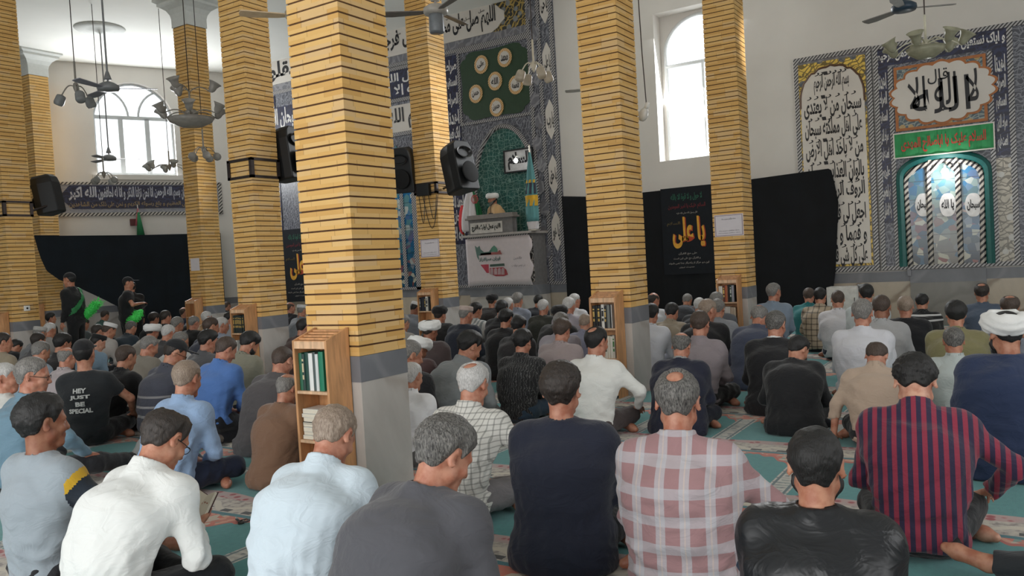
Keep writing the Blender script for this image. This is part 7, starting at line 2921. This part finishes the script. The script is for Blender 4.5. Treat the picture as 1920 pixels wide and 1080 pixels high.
fw = plain((216, 212, 214), 0.8, var=0.03)
fr2 = plain((200, 40, 44), 0.8)
fg = plain((28, 110, 66), 0.8)
fy2 = plain((214, 168, 50), 0.8)
tz_ = at(877, 343, X=14.72).z
ir = furled('flag', 884, 346, 440, 14.72, 0.27, [(('white', fw), math.pi * 0.70, math.pi * 1.32, 1.0, 0.06, 1.0), (('red', fr2), math.pi * 0.46, math.pi * 0.72, 0.60, 0.02, 1.1), (('green', fg), math.pi * 1.30, math.pi * 1.6, 1.06, 0.3, 0.9),
                                             (('yellow fringe', fy2), math.pi * 0.40, math.pi * 0.5, 0.35, 0.0, 1.12)], 'furled red, white and green flag standing left of the lectern', lz + 0.05, tz_ + 0.1)
em = MB()
p_ = at(890, 374, X=14.50)
for s_ in (-1, 1):
    em.tube([(14.50, p_.y + s_ * (0.03 + 0.055 * math.sin(t * math.pi)), p_.z - 0.09 + 0.19 * t) for t in [i / 10 for i in range(11)]], 0.009, 5)
    em.tube([(14.50, p_.y + s_ * (0.012 + 0.035 * math.sin(t * math.pi)), p_.z - 0.08 + 0.17 * t) for t in [i / 10 for i in range(11)]], 0.008, 5)
em.tube([(14.50, p_.y, p_.z - 0.09), (14.50, p_.y, p_.z + 0.10)], 0.009, 5)
e_ = em.build('red_emblem', plain((170, 50, 56), 0.7), ir)
e_.matrix_parent_inverse = Matrix.Translation(-ir.location)
ftq = plain((92, 146, 148), 0.8, var=0.04)
ftk = plain((60, 62, 76), 0.8)
furled('flag', 997, 285, 430, 14.55, 0.135, [(('turquoise', ftq), math.pi * 0.5, math.pi * 1.5, 1.0, 0.10, 1.0), (('yellow', fy2), math.pi * 0.6, math.pi * 1.45, 0.44, 0.30, 1.06), (('dark patterned', ftk), math.pi * 0.62, math.pi * 1.43, 0.60, 0.46, 1.06),
                                         (('yellow upper', fy2), math.pi * 0.6, math.pi * 1.4, 0.64, 0.60, 1.07), (('white hem', fw), math.pi * 0.5, math.pi * 1.5, 0.10, 0.0, 1.02)],
       'tall narrow turquoise flag with yellow patch at the right side of the pulpit', lz + 0.05, at(990, 278, X=14.55).z)

# small furled flag on the left wall
sf = empty('flag', (CORNER[0], CORNER[1], 0), LROT, 'small furled green, white and red flag hanging from the frieze on the left wall', 'flag')
a_, b_ = lw(257, 388), lw(262, 458)
mb = MB()
mb.tube([(a_[0], 0.06, a_[1] + 0.05), (a_[0] - 0.02, 0.10, (a_[1] + b_[1]) / 2)], 0.012, 6)
mb.build('pole', M_white, sf)
for nm_, mt_, z0_, z1_, w0, w1, dx in (('green', fg, a_[1] - 0.15, b_[1] + 0.16, 0.03, 0.11, -0.03), ('white', fw, b_[1] + 0.18, b_[1] + 0.08, 0.11, 0.10, -0.05), ('red', fr2, b_[1] + 0.11, b_[1] - 0.03, 0.10, 0.02, -0.05), ('pink', plain((170, 90, 100), 0.8), a_[1] - 0.05, a_[1] - 0.5, 0.015, 0.03, 0.07)):
    mb = MB()
    mb.tube([(a_[0] + dx * t, 0.12, z0_ + (z1_ - z0_) * t) for t in (0, 0.5, 1)], [w0, (w0 + w1) / 2, w1], 10)
    o = mb.build('flag_cloth', mt_, sf, smooth=True)
    o['label'] = nm_ + ' part of the cloth'
rb_ = lw(249, 417)
mb = MB()
mb.box((rb_[0] - 0.07, 0.0, rb_[1] - 0.09), (rb_[0] + 0.07, 0.07, rb_[1] + 0.09), 0, 0.01)
o = mb.build('alarm_box', plain((84, 26, 30), 0.5), None, label='small dark red box on the left wall beside the hanging flag', cat='alarm box')
onleft(o)

# white cabinet against the marble wall
wc_ = at(1583, 550, X=14.8)
ca = empty('white_cabinet', (14.78, wc_.y, 0), 0, 'low white cabinet against the marble wall left of the mihrab', 'cabinet')
mb = MB()
cz = at(1583, 538, X=14.6).z
mb.box((-0.18, -0.25, 0), (0.2, 0.25, cz), 0, 0.008)
mb.build('cabinet_body', plain((206, 204, 200), 0.5), ca)
dr = MB()
dr.box((-0.195, -0.235, 0.04), (-0.181, 0.235, cz - 0.03), 0, 0.003)
d_ = dr.build('cabinet_door', plain((212, 210, 206), 0.45), ca)
mb = MB()
mb.tube([(-0.2, -0.2, cz * 0.55), (-0.22, -0.2, cz * 0.57), (-0.22, -0.2, cz * 0.72), (-0.2, -0.2, cz * 0.74)], 0.006, 6)
mb.build('cabinet_handle', M_metal, d_)
tp_ = MB()
p_ = at(1612, 538, X=14.7)
tp_.tube([(14.7, p_.y, 0.0), (14.7, p_.y, p_.z)], 0.02, 8)
tp_.lathe([(0.03, 0), (0.045, 0.02), (0.03, 0.05)], 12, (14.7, p_.y, p_.z))
tp_.build('metal_stand', plain((150, 150, 150), 0.3, 0.8), None, smooth=True, label='slim metal stand with round head beside the white cabinet', cat='stand')
mb = MB()
p_ = at(1705, 512, X=15.12)
mb.box((15.10, p_.y - 0.03, p_.z - 0.05), (15.145, p_.y + 0.03, p_.z + 0.06), 0, 0.004)
mb.build('switch_box', M_greystone, mm)

# small things lying on the carpet
def on_floor(x, y, z=0.0):
    return at(x, y, Z=z)


p = on_floor(452, 982)
ph = empty('key_bunch', (p.x, p.y, 0.0), 0.5, 'small dark bunch of keys lying on the carpet right of the reading man', 'keys')
for k in range(3):
    mb = MB()
    a = 0.6 * k - 0.5
    mb.box((0.02, -0.008, 0.002 + k * 0.003), (0.085, 0.008, 0.005 + k * 0.003))
    mb.lathe([(0.001, 0), (0.018, 0), (0.018, 0.004), (0.001, 0.004)], 12, (0.0, 0, 0.001 + k * 0.004))
    o = mb.build('key', M_black if k != 1 else plain((110, 104, 92), 0.4, 0.8), ph)
    o.rotation_euler = (0, 0, a)
mb = MB()
mb.tube([(0.03 * math.cos(t), 0.03 * math.sin(t) - 0.02, 0.016) for t in [i * math.pi / 8 for i in range(17)]], 0.003, 5)
mb.build('key_ring', M_metal, ph)
p = on_floor(1912, 884)
mb = MB()
mb.box((p.x - 0.05, p.y - 0.09, 0.001), (p.x + 0.05, p.y + 0.07, 0.03), 0, 0.006)
mb.build('tissue_pack', plain((206, 206, 202), 0.6), None, label='small white pack lying on the carpet beside the navy-robed cleric', cat='pack')
mb = MB()
p = on_floor(1390, 560, 0.0)


# ---------------------------------------------------------------- things held in hands
def folk(label_start):
    for f in FOLK:
        if f[1]['label'].startswith(label_start):
            return f
    return None


if 'FOLK' in globals():
    f = folk('man in white shirt and black trousers reading')
    _, root, J, loc, R = f
    mid = (J['wrR'] + J['wrL']) / 2 + V3(0, 0.10, 0.045)
    w_ = R @ mid + loc
    bk = empty('open_book', tuple(map(float, w_)), float(root.rotation_euler.z), 'small open book with dark red cover in the reading man\'s hands', 'book')
    for s_ in (-1, 1):
        mb = MB()
        T_ = Matrix.Rotation(-s_ * 0.35, 4, 'Y') @ Matrix.Rotation(0.75, 4, 'X')
        vs0 = MB().box((0.0 if s_ > 0 else -0.085, -0.065, -0.008), (0.085 if s_ > 0 else 0.0, 0.065, -0.004))
        mb.add([tuple(T_ @ Vector(v_)) for v_ in vs0.v], vs0.f)
        mb.build('cover', plain((70, 30, 30), 0.5), bk)
        mb = MB()
        vs0 = MB().box((0.002 if s_ > 0 else -0.08, -0.06, -0.004), (0.08 if s_ > 0 else -0.002, 0.06, 0.008))
        mb.add([tuple(T_ @ Vector(v_)) for v_ in vs0.v], vs0.f)
        mb.build('page_block', M_pages, bk)
    # printed words on the black T-shirt
    f = folk('youth in black T-shirt printed')
    _, root, J, loc, R = f
    s = 0.9
    shirt = [c for c in root.children if c.name.startswith('t_shirt')][0]
    mb = MB()
    for w_, z0_ in (('HEY', 0.50), ('JUST', 0.44), ('BE', 0.38), ('SPECIAL', 0.32)):
        n0 = len(mb.v)
        L_ = {'HEY': 0.11, 'JUST': 0.17, 'BE': 0.08, 'SPECIAL': 0.2}[w_]
        lettering(mb, w_, (-L_ / 2, 0, z0_), (1, 0, 0), (0, 0, 1), L_, 0.042, 0.0, 0, 0.05)
    # lay the letters on the back of the shirt
    vv = np.array([v_.co for v_ in shirt.data.vertices])
    out = []
    for v_ in mb.v:
        dd_ = (vv[:, 0] - v_[0]) ** 2 + (vv[:, 2] - v_[2]) ** 2
        near = vv[dd_ < 0.02 ** 2]
        yb_ = near[:, 1].min() if len(near) else -0.15
        out.append((v_[0], yb_ - 0.006, v_[2]))
    mb.v = out
    mb.build('white_print', plain((190, 192, 190), 0.7), shirt)

    # green feather dusters and a sash for the young men standing
    def duster(hand, tip, label):
        o = Vector(hand)
        d = empty('feather_duster', o, 0, label, 'feather duster', 'green feather dusters')
        t = Vector(tip) - o
        mb = MB()
        mb.tube([tuple(-t * 0.12), tuple(t * 0.35)], 0.012, 8)
        mb.build('duster_handle', M_black, d)
        mb = MB()
        rng = random.Random(3)
        path = [t * (0.25 + 0.75 * k / 10) for k in range(11)]
        mb.tube([tuple(p_) for p_ in path], [0.03, 0.05, 0.062, 0.07, 0.068, 0.075, 0.07, 0.074, 0.068, 0.055, 0.03], 14)
        side = t.cross(Vector((0, 0, 1))).normalized()
        up_ = t.cross(side).normalized()
        for k in range(170):
            u = rng.uniform(0.3, 1.0)
            a = rng.uniform(0, 6.28)
            b0_ = t * u
            dr_ = side * math.cos(a) + up_ * math.sin(a) + t.normalized() * rng.uniform(0.2, 0.9)
            mb.tube([tuple(b0_ + dr_ * 0.05), tuple(b0_ + dr_ * rng.uniform(0.085, 0.11))], [0.009, 0.002], 4)
        mb.build('green_feathers', plain((74, 214, 96), 0.8, var=0.25, scale=30, name='green_feathers'), d)
        return d

    for tag, tipx, tipy, lab in (('stand138', 184, 567, 'bright green feather duster pointing up in the hand of the sashed young man'), ('stand233', 246, 604, 'bright green feather duster pointing down in the hand of the capped young man')):
        f = [g_ for g_ in FOLK if g_[0] == tag][0]
        _, root, J, loc, R = f
        k = 'R' if tag == 'stand233' else 'L'
        hands = [R @ (J['wr' + kk] + V3(0, 0.05, -0.07)) + loc for kk in 'RL']
        best = None
        for kk, h_ in zip('RL', hands):
            c_ = np.array(_M).T @ (h_ - np.array([0, 0, CAM_H]))
            xx = 960 + FOCAL * c_[0] / -c_[2]
            if best is None or (xx > best[0]):
                best = (xx, h_, -c_[2])
        h_ = best[1]
        tip = far(tipx, tipy, best[2] - 0.35)
        duster(tuple(map(float, h_)), tip, lab)
        if tag == 'stand138':
            shirt = [c for c in root.children if c.name.startswith('shirt')][0]
            vv = np.array([v_.co for v_ in shirt.data.vertices])
            sR, sL = J['shR'], J['shL']
            top_z = J['c7'][2]
            fs_idx = []
            me = shirt.data
            keep = []
            for p_ in me.polygons:
                c_ = p_.center
                u = (c_.x - 0.02) * 0.62 + (top_z - 0.16 - c_.z) * 0.55 * (1 if c_.y < 0 else 1)
                if abs(u) < 0.032 and abs(c_.x) < 0.19 and c_.z > top_z - 0.5:
                    keep.append(p_.index)
            mb = MB()
            mp_ = {}
            for i_ in keep:
                ids_ = []
                for vi in me.polygons[i_].vertices:
                    if vi not in mp_:
                        v_ = me.vertices[vi]
                        mp_[vi] = len(mb.v)
                        mb.v.append(tuple(v_.co + v_.normal * 0.012))
                    ids_.append(mp_[vi])
                mb.f.append(tuple(ids_))
                mb.m.append(0)
            if mb.f:
                mb.build('green_sash', plain((44, 120, 70), 0.8), shirt)
